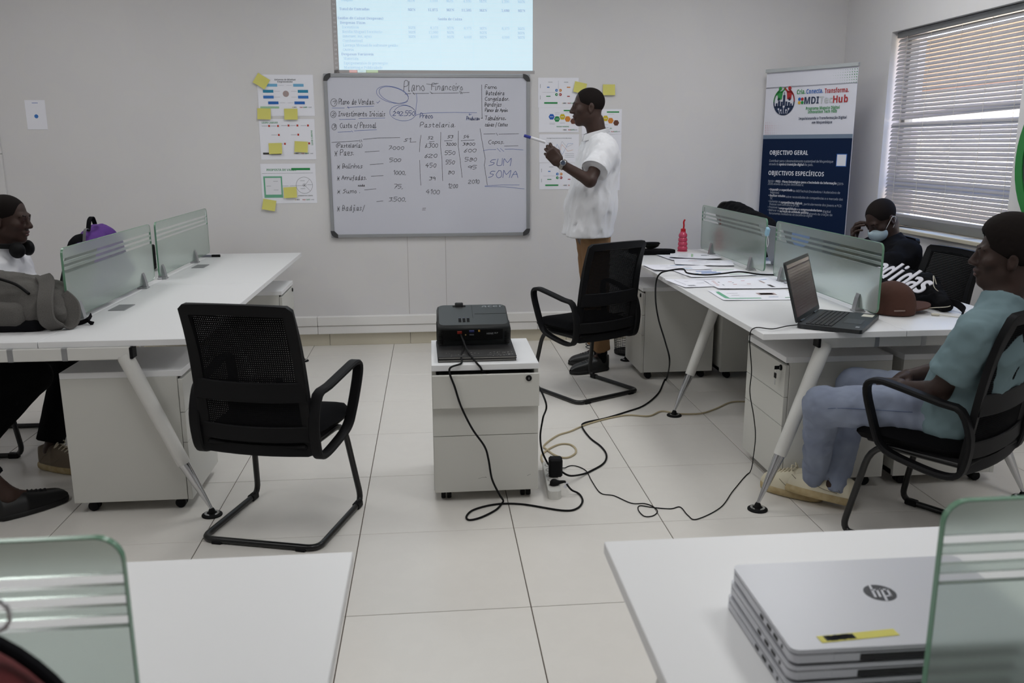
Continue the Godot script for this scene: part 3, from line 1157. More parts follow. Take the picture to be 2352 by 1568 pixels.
func build_wall_items() -> void:
	build_whiteboard()
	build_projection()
	build_posters()
	build_banner()
	# round sign on the window wall, cut by the right edge of the picture
	var o := thing("round_sign", "round dark sign with a green rim on the wall right of the window", "sign", V(WALL_X, 1.4, 2.2))
	var a := MB.new()
	a.xf = Transform3D(Basis(Vector3(0, 0, 1), PI / 2), Vector3.ZERO)
	a.lathe([Vector2(0, 0.012), Vector2(0.385, 0.012), Vector2(0.385, 0.001), Vector2(0, 0.001)], 48)
	part(o, "face", a, mat("sign_dark", rgb(52, 58, 60), 0.6))
	var b := MB.new()
	b.xf = a.xf
	b.lathe([Vector2(0.385, 0.001), Vector2(0.385, 0.018), Vector2(0.44, 0.018), Vector2(0.44, 0.001)], 48, Vector3.ZERO, false)
	part(o, "rim", b, mat("sign_green", rgb(38, 128, 56), 0.5))

func build_whiteboard() -> void:
	var o := thing("whiteboard", "large whiteboard with a handwritten sales table and blue SUM SOMA notes", "whiteboard", V(0, 0, WALL_Z))
	var x0 := -0.43
	var x1 := 1.037
	var y0 := 0.815
	var y1 := 1.972
	var s := MB.new()
	s.box(V((x0 + x1) / 2, (y0 + y1) / 2, 0.012), V(x1 - x0 - 0.02, y1 - y0 - 0.02, 0.02), 0.0)
	var bm := mat("whiteboard_face", rgb(212, 213, 224), 0.16, 0.0, 0.5)
	part(o, "writing_surface", s, bm)
	var fm := mat("board_frame", rgb(176, 178, 182), 0.35, 0.6)
	for q: Array in [[x0, y0, x0 + 0.024, y1], [x1 - 0.024, y0, x1, y1], [x0 + 0.024, y0, x1 - 0.024, y0 + 0.024], [x0 + 0.024, y1 - 0.024, x1 - 0.024, y1]]:
		var m := MB.new()
		m.box(V((q[0] + q[2]) / 2, (q[1] + q[3]) / 2, 0.015), V(q[2] - q[0], q[3] - q[1], 0.03), 0.003)
		part(o, "frame_bar", m, fm)
	for sx: float in [-1.0, 1.0]:
		for sy: float in [-1.0, 1.0]:
			var m := MB.new()
			var poly := PackedVector2Array()
			for k in 7:
				var an := PI / 2 * k / 6
				poly.append(Vector2(sx * (-0.045 + 0.047 * sin(an)), sy * (-0.045 + 0.047 * cos(an))))
			poly.append(Vector2(sx * 0.002, sy * -0.05))
			poly.append(Vector2(sx * -0.022, sy * -0.05))
			poly.append(Vector2(sx * -0.05, sy * -0.022))
			poly.append(Vector2(sx * -0.05, sy * 0.002))
			m.xf = Transform3D(Basis.IDENTITY, V(x0 if sx < 0 else x1, y0 if sy < 0 else y1, 0.0))
			m.prism(poly, 0.033)
			part(o, "corner_cap", m, mat("corner_grey", rgb(62, 62, 64), 0.5))
	var ink := [MB.new(), MB.new()]
	for k in 2:
		ink[k].xf = Transform3D(Basis.IDENTITY, V(0, 0, 0.0225 + 0.0002 * k))
	for t: Array in BOARD_TEXT:
		handwrite(ink[t[4]], t[0], Vector2(t[1], t[2]), t[3] * 1.05, 0.0031 if t[4] == 0 else 0.0036, t[5])
	for l: Array in BOARD_LINES:
		var pts := []
		for i in range(0, l[1].size(), 2):
			pts.append(Vector2(l[1][i], l[1][i + 1]))
		ink[l[0]].stroke(pts, 0.0028)
	part(o, "black_writing", ink[0], mats.marker_black, "black marker handwriting").set_meta("kind", "stuff")
	part(o, "blue_writing", ink[1], mats.marker_blue, "blue marker handwriting").set_meta("kind", "stuff")

func glow(key: String, e: Color, energy := 1.0, alb := Color(0.84, 0.83, 0.83)) -> StandardMaterial3D:  # emission puts the projected light into the wall-coloured material
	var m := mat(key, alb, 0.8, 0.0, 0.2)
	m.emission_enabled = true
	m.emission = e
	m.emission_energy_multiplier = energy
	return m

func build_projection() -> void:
	var o := thing("projected_glow", "glowing panel standing in for the spreadsheet projected on the wall above the whiteboard", "projection", V(0, 0, WALL_Z))  # self-lit panel on bare wall, stands in for the projector beam
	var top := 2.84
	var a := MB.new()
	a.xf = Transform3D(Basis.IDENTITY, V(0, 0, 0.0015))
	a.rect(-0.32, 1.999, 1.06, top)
	part(o, "sheet", a, glow("glow_sheet", Color(0.62, 0.75, 0.8), 1.0))
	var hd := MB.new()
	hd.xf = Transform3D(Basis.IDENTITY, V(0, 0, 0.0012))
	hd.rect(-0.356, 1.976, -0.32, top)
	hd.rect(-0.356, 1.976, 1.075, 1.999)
	part(o, "margin", hd, glow("glow_margin", Color(0.1, 0.1, 0.1), 1.0, Color(0.72, 0.7, 0.7)))
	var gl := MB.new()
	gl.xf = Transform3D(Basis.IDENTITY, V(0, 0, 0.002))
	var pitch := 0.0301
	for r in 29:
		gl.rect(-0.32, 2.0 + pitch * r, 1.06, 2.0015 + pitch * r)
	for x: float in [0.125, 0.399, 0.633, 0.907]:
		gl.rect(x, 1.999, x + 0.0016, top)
	part(o, "grid_lines", gl, glow("glow_lines", Color(0.5, 0.68, 0.76), 1.0))
	var tx := MB.new()
	var tb := MB.new()
	var nr := MB.new()
	tx.xf = Transform3D(Basis.IDENTITY, V(0, 0, 0.0024))
	tb.xf = tx.xf
	nr.xf = tx.xf
	var rows := {13: "Badjias", 15: "Total de Entradas", 17: "Saídas de Caixa( Despesas)", 18: "Despesas Fixas", 19: "Incentivos", 20: "Renda/Aluguel Escritorio", 21: "Internet, luz, agua", 22: "Combustível", 23: "Licença Mensal de software gestão", 24: "Outros", 25: "Despesas Variáveis", 26: "Materiais", 27: "Equipamentos de protecção", 28: "Marketing e Públicidade"}
	var vals := {13: ["3,500", "4,100", "1,200"], 15: ["12,075", "11,505", "5,680"], 19: ["8,375", "8,375", "8,375"], 20: ["15,000", "-", "-"], 21: ["4,000", "4,000", "4,000"]}
	for r in range(3, 29):
		var y := 2.0 + pitch * (28 - r) + pitch * 0.5
		text(nr, str(r), Vector2(-0.338, y), 0.016, "Droid Sans", false, 1)
		if rows.has(r):
			var bold := r in [15, 17, 18, 25]
			var ind := -0.315 if r == 17 else (-0.3 if bold else -0.286)
			text(tb if bold else tx, rows[r], Vector2(ind, y), 0.0235, "Droid Serif", bold)
		if vals.has(r):
			var m := tb if r == 15 else tx
			var right := [0.385, 0.622, 0.893]
			var left := [0.175, 0.447, 0.68]
			for k in 3:
				text(m, "MZN", Vector2(left[k], y), 0.023, "Droid Serif", r == 15)
				text(m, vals[r][k], Vector2(right[k], y), 0.023, "Droid Serif", r == 15, 2)
			text(m, "MZN", Vector2(0.953, y), 0.023, "Droid Serif", r == 15)
	text(tb, "Saída de Caixa", Vector2(0.47, 2.0 + pitch * 11.5), 0.0235, "Droid Serif", true, 1)
	part(o, "lettering", tx, glow("glow_text", Color(0.16, 0.4, 0.6), 1.0))
	part(o, "bold_lettering", tb, glow("glow_text_bold", Color(0.08, 0.3, 0.54), 1.0))
	part(o, "row_numbers", nr, glow("glow_numbers", Color(0.45, 0.48, 0.5), 1.0))
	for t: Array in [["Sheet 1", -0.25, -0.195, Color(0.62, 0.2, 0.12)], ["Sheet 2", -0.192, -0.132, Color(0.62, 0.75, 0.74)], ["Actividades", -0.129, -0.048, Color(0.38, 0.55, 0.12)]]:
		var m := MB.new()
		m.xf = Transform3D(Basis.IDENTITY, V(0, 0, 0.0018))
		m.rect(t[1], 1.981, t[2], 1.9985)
		var tbm := part(o, "sheet_tab", m, glow("glow_tab_" + t[0].replace(" ", ""), t[3], 0.8))
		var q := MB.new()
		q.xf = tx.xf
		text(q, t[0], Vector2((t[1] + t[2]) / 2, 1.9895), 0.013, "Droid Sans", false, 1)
		part(tbm, "tab_name", q, mats.glow_numbers if t[0] != "Sheet 2" else mats.glow_text_bold)
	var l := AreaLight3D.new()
	l.name = "added_glow_light"  # added lamp, imitates projected light thrown back off the wall
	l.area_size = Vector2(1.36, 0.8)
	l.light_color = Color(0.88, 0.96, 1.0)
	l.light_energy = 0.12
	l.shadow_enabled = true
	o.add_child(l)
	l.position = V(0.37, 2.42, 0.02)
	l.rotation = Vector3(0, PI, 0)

# ---------------------------------------------------------------- printed sheets and sticky notes
func sheet(called: String, label: String, cat: String, x0: float, y0: float, x1: float, y1: float, group := "", curl := 0.0) -> Node3D:
	var o := thing(called, label, cat, V(x0, y1, WALL_Z), 0.0, group)
	var m := MB.new()
	var n := 8
	var w := x1 - x0
	var h := y1 - y0
	var first := 0
	for side in 2:
		first = m.v.size()
		for j in n + 1:
			for i in 3:
				var t := float(j) / n
				var z := 0.0016 + curl * pow(t, 4) * (0.6 + 0.4 * i) + (0.0004 if side == 0 else 0.0)
				m.vert(V(w * i / 2.0, -h * t, z), V(0, 0.0 + curl * 4.0 * pow(t, 3) / h, 1.0 if side == 0 else -1.0))
		for j in n:
			for i in 2:
				var a := first + j * 3 + i
				m.quad_i(a, a + 1, a + 4, a + 3)
	part(o, "sheet", m, mats.paper)
	return o

# print on a sheet: each entry [kind, colour key, ...], positions as fractions of the sheet (0..1, y down)
func printed(o: Node3D, w: float, h: float, items: Array) -> void:
	var by := {}
	for it: Array in items:
		var key: String = it[1]
		if not by.has(key):
			by[key] = MB.new()
		var m: MB = by[key]
		m.xf = Transform3D(Basis.IDENTITY, V(0, 0, 0.0024 + 0.0002 * by.keys().find(key)))
		var X := func(u: float) -> float: return u * w
		var Y := func(u: float) -> float: return -u * h
		match it[0]:
			"r":
				m.rect(X.call(it[2]), Y.call(it[5]), X.call(it[4]), Y.call(it[3]))
			"d":
				m.disc(Vector2(X.call(it[2]), Y.call(it[3])), it[4] * w)
			"l":
				m.stroke([Vector2(X.call(it[2]), Y.call(it[3])), Vector2(X.call(it[4]), Y.call(it[5]))], it[6] if it.size() > 6 else 0.0012)
			"h":
				var poly := []
				for k in 6:
					var an := TAU * k / 6
					poly.append(Vector3(X.call(it[2]) + it[4] * w * cos(an), Y.call(it[3]) + it[4] * w * sin(an), 0))
				m.quad(poly[0], poly[1], poly[2], poly[3], Vector3(0, 0, 1))
				m.quad(poly[3], poly[4], poly[5], poly[0], Vector3(0, 0, 1))
			"o":
				var ring := []
				for k in 25:
					ring.append(Vector2(X.call(it[2]) + it[4] * w * cos(TAU * k / 24), Y.call(it[3]) + it[4] * w * sin(TAU * k / 24)))
				m.stroke(ring, 0.0015)
			"t":
				text(m, it[4], Vector2(X.call(it[2]), Y.call(it[3])), it[5], "Droid Sans", true, it[6] if it.size() > 6 else 0)
			"v":
				m.xf = m.xf * Transform3D(Basis(Vector3(0, 0, 1), PI / 2), V(X.call(it[2]), Y.call(it[3]), 0))
				text(m, it[4], Vector2.ZERO, it[5], "Droid Sans", true, 1)
	for key: String in by:
		part(o, "print", by[key], ink_mat(key)).set_meta("kind", "stuff")

func ink_mat(key: String) -> StandardMaterial3D:
	var c := {"k": rgb(52, 54, 60), "g": rgb(40, 140, 82), "G": rgb(38, 142, 76), "lg": rgb(166, 204, 168), "tg": rgb(112, 178, 146), "r": rgb(186, 62, 48), "R": rgb(168, 44, 44), "b": rgb(62, 122, 196), "B": rgb(38, 96, 186), "lb": rgb(116, 178, 216), "tb": rgb(48, 140, 176), "db": rgb(44, 104, 186), "o": rgb(216, 136, 52), "y": rgb(212, 186, 40), "br": rgb(104, 62, 46), "gy": rgb(160, 162, 170), "pk": rgb(176, 156, 154), "dk": rgb(66, 64, 66), "w": rgb(232, 232, 238)}
	return mat("ink_" + key, c[key], 0.75)

const FOOT_MARKS := [["r", "y", 0.6, 0.778, 0.612, 0.792], ["t", "k", 0.625, 0.785, "MDI", 0.011], ["t", "r", 0.735, 0.785, "Hub", 0.011], ["t", "g", 0.8, 0.785, "GAPI", 0.012], ["t", "gy", 0.89, 0.785, "cmd", 0.011]]

func foot_marks(y: float) -> Array:
	var out := []
	for m: Array in FOOT_MARKS:
		var c: Array = m.duplicate()
		c[3] = y
		if c[0] == "r":
			c[3] = y - 0.012
			c[5] = y + 0.012
		out.append(c)
	return out

func build_posters() -> void:
	# left column
	var w := 0.39
	var h := 0.283
	var p := sheet("poster_sheet", "printed sheet with blue boxes around a brain drawing, left of the whiteboard", "poster", -0.896, 1.682, -0.506, 1.965)
	var it := [["t", "k", 0.5, 0.12, "Universo de Mindset", 0.015, 1], ["t", "k", 0.5, 0.17, "Empreendedor", 0.015, 1], ["d", "pk", 0.5, 0.46, 0.055], ["r", "lg", 0.03, 0.765, 0.365, 0.815], ["l", "gy", 0.5, 0.39, 0.49, 0.53, 0.002]]
	for b: Array in [["lb", 0.17, 0.22], ["lb", 0.64, 0.22], ["tb", 0.095, 0.365], ["tb", 0.715, 0.365], ["b", 0.095, 0.505], ["b", 0.715, 0.505], ["db", 0.175, 0.645], ["db", 0.645, 0.645]]:
		it.append(["r", b[0], b[1], b[2], b[1] + 0.185, b[2] + 0.068])
		it.append(["l", "gy", b[1] + (0.2 if b[1] < 0.4 else -0.02), b[2] + 0.034, b[1] + (0.3 if b[1] < 0.4 else -0.12), b[2] + 0.034])
		it.append(["l", "k", b[1] + 0.04, b[2] + 0.034, b[1] + 0.15, b[2] + 0.034, 0.003])
	it.append_array(foot_marks(0.785))
	printed(p, w, h, it)
	p = sheet("poster_sheet", "printed lean canvas sheet with red squares, left of the whiteboard", "poster", -0.902, 1.379, -0.512, 1.662)
	it = [["t", "g", 0.055, 0.09, "LEAN CANVAS", 0.017], ["v", "g", 0.94, 0.46, "LEAN CANVAS", 0.016], ["r", "dk", 0.04, 0.825, 0.37, 0.875]]
	for q: Array in [[0.18, 0.17], [0.34, 0.17], [0.53, 0.16], [0.69, 0.16], [0.88, 0.16], [0.345, 0.39], [0.695, 0.385], [0.445, 0.61], [0.885, 0.6]]:
		it.append(["r", "r", q[0] - 0.016, q[1] - 0.024, q[0] + 0.016, q[1] + 0.024])
		it.append(["l", "gy", q[0] - 0.13, q[1], q[0] - 0.03, q[1], 0.0025])
	it.append_array(foot_marks(0.85))
	printed(p, w, h, it)
	p = sheet("poster_sheet", "printed PROPOSTA DE VALOR sheet with green square and circle", "poster", -0.912, 1.067, -0.522, 1.35)
	it = [["t", "g", 0.11, 0.155, "PROPOSTA DE VALOR", 0.021], ["r", "G", 0.56, 0.11, 0.9, 0.165], ["l", "k", 0.02, 0.245, 0.95, 0.235], ["r", "tg", 0.04, 0.315, 0.38, 0.855], ["r", "w", 0.07, 0.355, 0.355, 0.775]]
	it.append_array([["l", "k", 0.07, 0.355, 0.21, 0.56], ["l", "k", 0.07, 0.775, 0.21, 0.56], ["l", "k", 0.21, 0.56, 0.49, 0.555], ["l", "k", 0.52, 0.555, 0.78, 0.55], ["o", "k", 0.78, 0.545, 0.15], ["o", "k", 0.78, 0.545, 0.028], ["o", "k", 0.21, 0.56, 0.028], ["l", "k", 0.8, 0.53, 0.88, 0.395], ["l", "k", 0.8, 0.565, 0.885, 0.69], ["d", "k", 0.21, 0.56, 0.012], ["d", "k", 0.78, 0.545, 0.012], ["t", "k", 0.22, 0.815, "PROPOSTA DE VALOR", 0.009, 1], ["t", "k", 0.79, 0.81, "SEGMENTO DE CLIENTES", 0.009, 1]])
	for q: Array in [[0.25, 0.44], [0.25, 0.66], [0.12, 0.56], [0.74, 0.43], [0.74, 0.63], [0.87, 0.53]]:
		it.append(["l", "gy", q[0] - 0.03, q[1], q[0] + 0.05, q[1], 0.0025])
	it.append_array(foot_marks(0.91))
	printed(p, w, h, it)
	# right column
	w = 0.297
	h = 0.21
	var quad_print := [["d", "b", 0.455, 0.42, 0.034], ["d", "o", 0.55, 0.42, 0.034], ["d", "g", 0.455, 0.56, 0.034], ["d", "R", 0.55, 0.56, 0.034], ["d", "w", 0.462, 0.42, 0.012], ["d", "w", 0.543, 0.42, 0.012], ["d", "w", 0.462, 0.56, 0.012], ["d", "w", 0.543, 0.56, 0.012], ["r", "b", 0.22, 0.3, 0.28, 0.335], ["r", "o", 0.71, 0.3, 0.795, 0.335], ["r", "g", 0.2, 0.605, 0.305, 0.635], ["r", "R", 0.72, 0.605, 0.785, 0.635], ["r", "G", 0.15, 0.815, 0.48, 0.87], ["l", "gy", 0.5, 0.1, 0.5, 0.38], ["l", "gy", 0.1, 0.49, 0.43, 0.49], ["l", "gy", 0.25, 0.15, 0.35, 0.15, 0.003], ["l", "gy", 0.64, 0.15, 0.74, 0.15, 0.003], ["l", "gy", 0.055, 0.22, 0.055, 0.34, 0.003], ["l", "gy", 0.055, 0.6, 0.055, 0.72, 0.003]]
	quad_print.append_array(foot_marks(0.85))
	var hex_print := [["r", "G", 0.62, 0.09, 0.93, 0.145], ["h", "B", 0.32, 0.37, 0.075], ["h", "g", 0.455, 0.46, 0.075], ["h", "y", 0.59, 0.37, 0.075], ["h", "o", 0.72, 0.46, 0.075], ["h", "br", 0.86, 0.55, 0.075], ["t", "g", 0.6, 0.77, "DESIGN THINKING", 0.0105, 1], ["l", "gy", 0.4, 0.2, 0.52, 0.2], ["l", "gy", 0.4, 0.26, 0.52, 0.26], ["l", "gy", 0.66, 0.2, 0.8, 0.2], ["l", "gy", 0.27, 0.62, 0.4, 0.62], ["l", "gy", 0.27, 0.67, 0.4, 0.67], ["l", "gy", 0.53, 0.62, 0.65, 0.62], ["l", "w", 0.28, 0.37, 0.36, 0.37, 0.003], ["l", "w", 0.42, 0.46, 0.5, 0.46, 0.003], ["l", "w", 0.55, 0.37, 0.63, 0.37, 0.003]]
	hex_print.append_array(foot_marks(0.9))
	p = sheet("poster_sheet", "printed sheet with four coloured petals, topmost right of the whiteboard", "poster", 1.101, 1.742, 1.398, 1.951)
	printed(p, w, h, quad_print)
	p = sheet("poster_sheet", "printed DESIGN THINKING hexagon sheet in front of the presenter's chin", "poster", 1.106, 1.566, 1.403, 1.741)
	printed(p, w, 0.175, hex_print)
	p = sheet("poster_sheet", "printed sheet with crossing line charts behind the presenter's wrist", "poster", 1.11, 1.347, 1.407, 1.552)
	it = [["t", "k", 0.5, 0.14, "Estratégia Oceano Azul Curva de Valor (Blue Ocean)", 0.0075, 1]]
	var zig := [[[0.3, 0.4], [0.45, 0.75], [0.57, 0.25], [0.7, 0.45], [0.85, 0.35]], [[0.35, 0.7], [0.45, 0.35], [0.58, 0.72], [0.72, 0.33], [0.85, 0.33]], [[0.3, 0.35], [0.5, 0.7], [0.57, 0.36], [0.72, 0.6], [0.85, 0.55]]]
	for k in 3:
		for i in 4:
			it.append(["l", ["gy", "b", "o"][k], zig[k][i][0], zig[k][i][1], zig[k][i + 1][0], zig[k][i + 1][1], 0.0013])
	it.append_array([["r", "gy", 0.2, 0.3, 0.34, 0.31], ["r", "gy", 0.2, 0.36, 0.34, 0.37], ["r", "gy", 0.65, 0.68, 0.88, 0.69], ["r", "gy", 0.65, 0.74, 0.88, 0.75], ["r", "gy", 0.65, 0.8, 0.88, 0.81]])
	printed(p, w, 0.205, it)
	p = sheet("poster_sheet", "printed sheet with four coloured petals, lowest right of the whiteboard", "poster", 1.112, 1.152, 1.409, 1.345)
	printed(p, w, 0.193, quad_print)
	p = sheet("poster_sheet", "printed hexagon sheet behind the presenter's collar, nearer the corner", "poster", 1.427, 1.552, 1.724, 1.731)
	printed(p, w, 0.179, hex_print)
	p = sheet("poster_sheet", "printed sheet half hidden behind the presenter's back, middle of the column", "poster", 1.428, 1.347, 1.725, 1.55)
	printed(p, w, 0.203, [["r", "o", 0.71, 0.4, 0.8, 0.44], ["r", "R", 0.76, 0.62, 0.785, 0.65], ["l", "gy", 0.66, 0.22, 0.76, 0.22, 0.003], ["t", "g", 0.78, 0.85, "GAPI cmd", 0.011]])
	p = sheet("poster_sheet", "printed sheet with sideways notes behind the presenter's back, lowest", "poster", 1.424, 1.142, 1.721, 1.342)
	printed(p, w, 0.2, [["v", "gy", 0.8, 0.68, "LEAN CANVAS", 0.009], ["l", "g", 0.88, 0.4, 0.885, 0.62, 0.002], ["l", "k", 0.91, 0.2, 0.95, 0.15, 0.002]])
	# small sheet at the far left with its code left blank
	p = sheet("poster_sheet", "small white sheet with a blue dot alone at the far left of the wall", "poster", -2.48, 1.592, -2.345, 1.79)
	printed(p, 0.135, 0.198, [["l", "B", 0.36, 0.1, 0.64, 0.1, 0.003], ["d", "b", 0.5, 0.55, 0.1]])
	# sticky notes
	var notes := [[-0.864, 1.92, 0.55, "tilted at the top corner of the brain sheet"], [-0.86, 1.697, 0.02, "below the green bar of the brain sheet"], [-0.673, 1.695, 0.0, "at the bottom middle of the brain sheet"], [-0.796, 1.457, -0.02, "beside the dark bar of the lean canvas sheet"], [-0.614, 1.468, 0.05, "low on the right of the lean canvas sheet"], [-0.71, 1.145, -0.04, "between the square and circle of the value sheet"], [-0.866, 1.057, 0.18, "lowest of all, under the value sheet"], [1.408, 1.881, 0.2, "just above the presenter's head"], [1.622, 1.867, 0.0, "on bare wall behind the presenter's head"]]
	for s: Array in notes:
		var m := MB.new()
		var n := 5
		var W := 0.093 if s[0] < 1 else 0.09
		for side in 2:
			var first := m.v.size()
			for j in n + 1:
				var t := float(j) / n
				for i in 2:
					m.vert(V((i - 0.5) * W, 0.038 - 0.076 * t, 0.001 + 0.012 * t * t + 0.0004 * (1 - side)), V(0, 0.25 * t, 1.0 if side == 0 else -1.0))
			for j in n:
				m.quad_i(first + j * 2, first + j * 2 + 1, first + j * 2 + 3, first + j * 2 + 2)
		var o := single("sticky_note", m, mats.sticky, "yellow sticky note " + s[3], "sticky note", "yellow sticky notes")
		o.transform = Transform3D(Basis(Vector3(0, 0, 1), -s[2]), V(s[0], s[1], WALL_Z + 0.0055))

# ---------------------------------------------------------------- roll-up banner
func build_banner() -> void:
	var dir := V(0.555, 0, 0.8318)
	var o := thing("rollup_banner", "tall roll-up banner, white above dark blue, standing in the corner", "banner", V(2.773, 0, -0.24), atan2(-dir.z, dir.x))
	var W := 0.722
	var a := MB.new()
	a.box(V(W / 2, 0.95, -0.004), V(W - 0.004, 1.86, 0.002), 0.0)
	part(o, "panel", a, mat("banner_white", rgb(220, 220, 230), 0.6))
	var b := MB.new()
	b.rect(0.004, 0.03, W - 0.004, 1.513, 0.0)
	part(o, "blue_field", b, mat("banner_navy", rgb(17, 34, 64), 0.7, 0.0, 0.25))
	var c := MB.new()
	c.rect(0.004, 1.513, W - 0.004, 1.541, 0.0002)
	part(o, "grey_band", c, mat("banner_grey", rgb(112, 128, 148), 0.6))
	var r := MB.new()
	r.box(V(W / 2, 1.994, 0), V(W + 0.005, 0.026, 0.024), 0.003)
	part(o, "top_rail", r, mat("rail_alu", rgb(186, 190, 192), 0.4, 0.3))
	var up := MB.new()
	up.box(V(W / 2, 1.93, -0.004), V(W - 0.004, 0.12, 0.002), 0.0)
	part(o, "panel_head", up, mats.banner_white)
	var f := MB.new()
	f.box(V(W / 2, 0.04, -0.01), V(W + 0.03, 0.08, 0.16), 0.015)
	part(o, "base", f, mats.rail_alu)
	var pl := MB.new()
	pl.tube([V(W / 2, 0.08, -0.03), V(W / 2, 1.98, -0.014)], 0.008, 8)
	part(o, "pole", pl, mats.rail_alu)
	var pr := {}
	var z := 0.0008
	for t: Array in [["Cria.", "g", 0.265, 0.332, 1.836, 0.044, true], ["Conecta.", "b", 0.341, 0.472, 1.836, 0.044, true], ["Transforma.", "r", 0.483, 0.664, 1.833, 0.044, true], ["MDI", "n", 0.329, 0.443, 1.774, 0.066, true], ["Tec", "lg", 0.447, 0.549, 1.774, 0.066, true], ["Hub", "r", 0.552, 0.662, 1.774, 0.066, true], ["Programa Maputo Digital", "g", 0.346, 0.606, 1.72, 0.029, true], ["Innovation Tech Hub", "g", 0.364, 0.586, 1.696, 0.029, true], ["Impulsionando a Transformação Digital", "n", 0.294, 0.663, 1.652, 0.024, true], ["em Moçambique", "n", 0.401, 0.558, 1.623, 0.024, true],
		["OBJECTIVO GERAL", "w", 0.07, 0.388, 1.414, 0.043, true], ["Contribuir para o desenvolvimento sustentável de Moçambique", "wg", 0.07, 0.59, 1.355, 0.023, false], ["através do", "wg", 0.07, 0.152, 1.331, 0.023, false], ["apoio à transição digital", "w", 0.157, 0.36, 1.331, 0.023, true], ["do país.", "wg", 0.366, 0.435, 1.331, 0.023, false], ["OBJECTIVOS ESPECÍFICOS", "w", 0.07, 0.525, 1.267, 0.043, true],
		["Apoiar o", "wg", 0.07, 0.136, 1.209, 0.022, false], ["PESI - Plano Estratégico para a Sociedade da Informação", "w", 0.14, 0.628, 1.207, 0.022, true], ["(2019-", "wg", 0.634, 0.682, 1.204, 0.022, false], ["2028) através de acções destinadas a:", "wg", 0.07, 0.37, 1.188, 0.022, false],
		["• Expandir a capacidade", "w", 0.083, 0.282, 1.147, 0.022, true], ["do MDITecHub (Incubadora / Aceleradora de", "wg", 0.287, 0.66, 1.143, 0.022, false], ["Negócios)", "wg", 0.096, 0.17, 1.125, 0.022, false], ["• Realizar estudos", "w", 0.083, 0.225, 1.103, 0.022, true], ["sobre necessidades de competências e o mercado das", "wg", 0.23, 0.685, 1.099, 0.022, false], ["TIC", "wg", 0.096, 0.12, 1.082, 0.022, false], ["• Aumentar as", "wg", 0.083, 0.187, 1.06, 0.022, false], ["competências digitais", "w", 0.192, 0.37, 1.057, 0.022, true], [", particularmente dos jovens e PCD:", "wg", 0.373, 0.682, 1.053, 0.022, false], ["Pessoas com Deficiência (PCDs)", "wg", 0.096, 0.345, 1.039, 0.022, false], ["• Promover a", "wg", 0.083, 0.178, 1.017, 0.022, false], ["empregabilidade e o empreendedorismo", "w", 0.183, 0.532, 1.013, 0.022, true], ["digital", "wg", 0.538, 0.6, 1.009, 0.022, false], ["• Melhorar os", "wg", 0.083, 0.182, 0.995, 0.022, false], ["serviços de utilidade pública", "w", 0.187, 0.425, 0.992, 0.022, true], ["através da criação de", "wg", 0.43, 0.615, 0.987, 0.022, false], ["ferramentas inovadoras de excelência digital", "wg", 0.096, 0.458, 0.972, 0.022, false]]:
		if not pr.has(t[1]):
			pr[t[1]] = MB.new()
		text(pr[t[1]], t[0], Vector2(t[2], t[4]), t[5], "Droid Sans", t[6], 0, z, 1.0, 0.0, t[3] - t[2])
	for k: String in ["g", "r", "b", "y", "n", "nw"]:
		if not pr.has(k):
			pr[k] = MB.new()
	# four dots before the name
	for d: Array in [["b", 0.289, 1.787], ["r", 0.312, 1.786], ["y", 0.289, 1.762], ["g", 0.313, 1.762]]:
		pr[d[0]].disc(Vector2(d[1], d[2]), 0.0112, z)
	# emblem: two figures over a ring with a skyline
	var cx := 0.163
	var cy := 1.775
	for half: Array in [["g", 118.0, 182.0], ["r", -2.0, 62.0], ["n", 182.0, 358.0]]:
		var ring := []
		for k in 17:
			var an: float = deg_to_rad(lerpf(half[1], half[2], k / 16.0))
			ring.append(Vector2(cx + 0.084 * cos(an), cy + 0.092 * sin(an)))
		pr[half[0]].stroke(ring, 0.0085, z)
	for fg: Array in [["g", 0.127, 1.866, -1.0], ["r", 0.204, 1.866, 1.0]]:
		var m: MB = pr[fg[0]]
		var s: float = fg[3]
		m.disc(Vector2(fg[1], fg[2]), 0.0135, z)
		m.stroke([Vector2(fg[1] + s * 0.028, 1.825), Vector2(fg[1] + s * 0.01, 1.843), Vector2(fg[1] - s * 0.018, 1.843)], 0.012, z)
		m.stroke([Vector2(fg[1] - s * 0.012, 1.84), Vector2(fg[1] - s * 0.042, 1.868)], 0.011, z)
		m.quad(V(fg[1] - 0.022, 1.843, z), V(fg[1] + 0.022, 1.843, z), V(fg[1] + 0.016, 1.79, z), V(fg[1] - 0.016, 1.79, z), Vector3(0, 0, 1))
	var nv: MB = pr["n"]
	var chord := PackedVector2Array()
	for k in 17:
		var an := deg_to_rad(lerpf(200, 340, k / 16.0))
		chord.append(Vector2(cx + 0.082 * cos(an), cy + 0.09 * sin(an)))
	nv.xf = Transform3D(Basis.IDENTITY, V(0, 0, z))
	nv.prism(chord, 0.0)
	nv.xf = Transform3D.IDENTITY
	for bl: Array in [[-0.06, 0.014, 0.02], [-0.04, 0.018, 0.035], [-0.018, 0.014, 0.03], [0.0, 0.018, 0.075], [0.02, 0.014, 0.03], [0.042, 0.016, 0.025], [0.06, 0.012, 0.015]]:
		nv.rect(cx + bl[0] - bl[1] / 2, cy - 0.04, cx + bl[0] + bl[1] / 2, cy - 0.03 + bl[2], z)
	nv.stroke([Vector2(cx, cy + 0.04), Vector2(cx, cy + 0.065)], 0.004, z)
	for q: Array in [[-0.045, 0.018], [0.045, 0.018]]:
		nv.disc(Vector2(cx + q[0], cy + q[1]), 0.011, z)
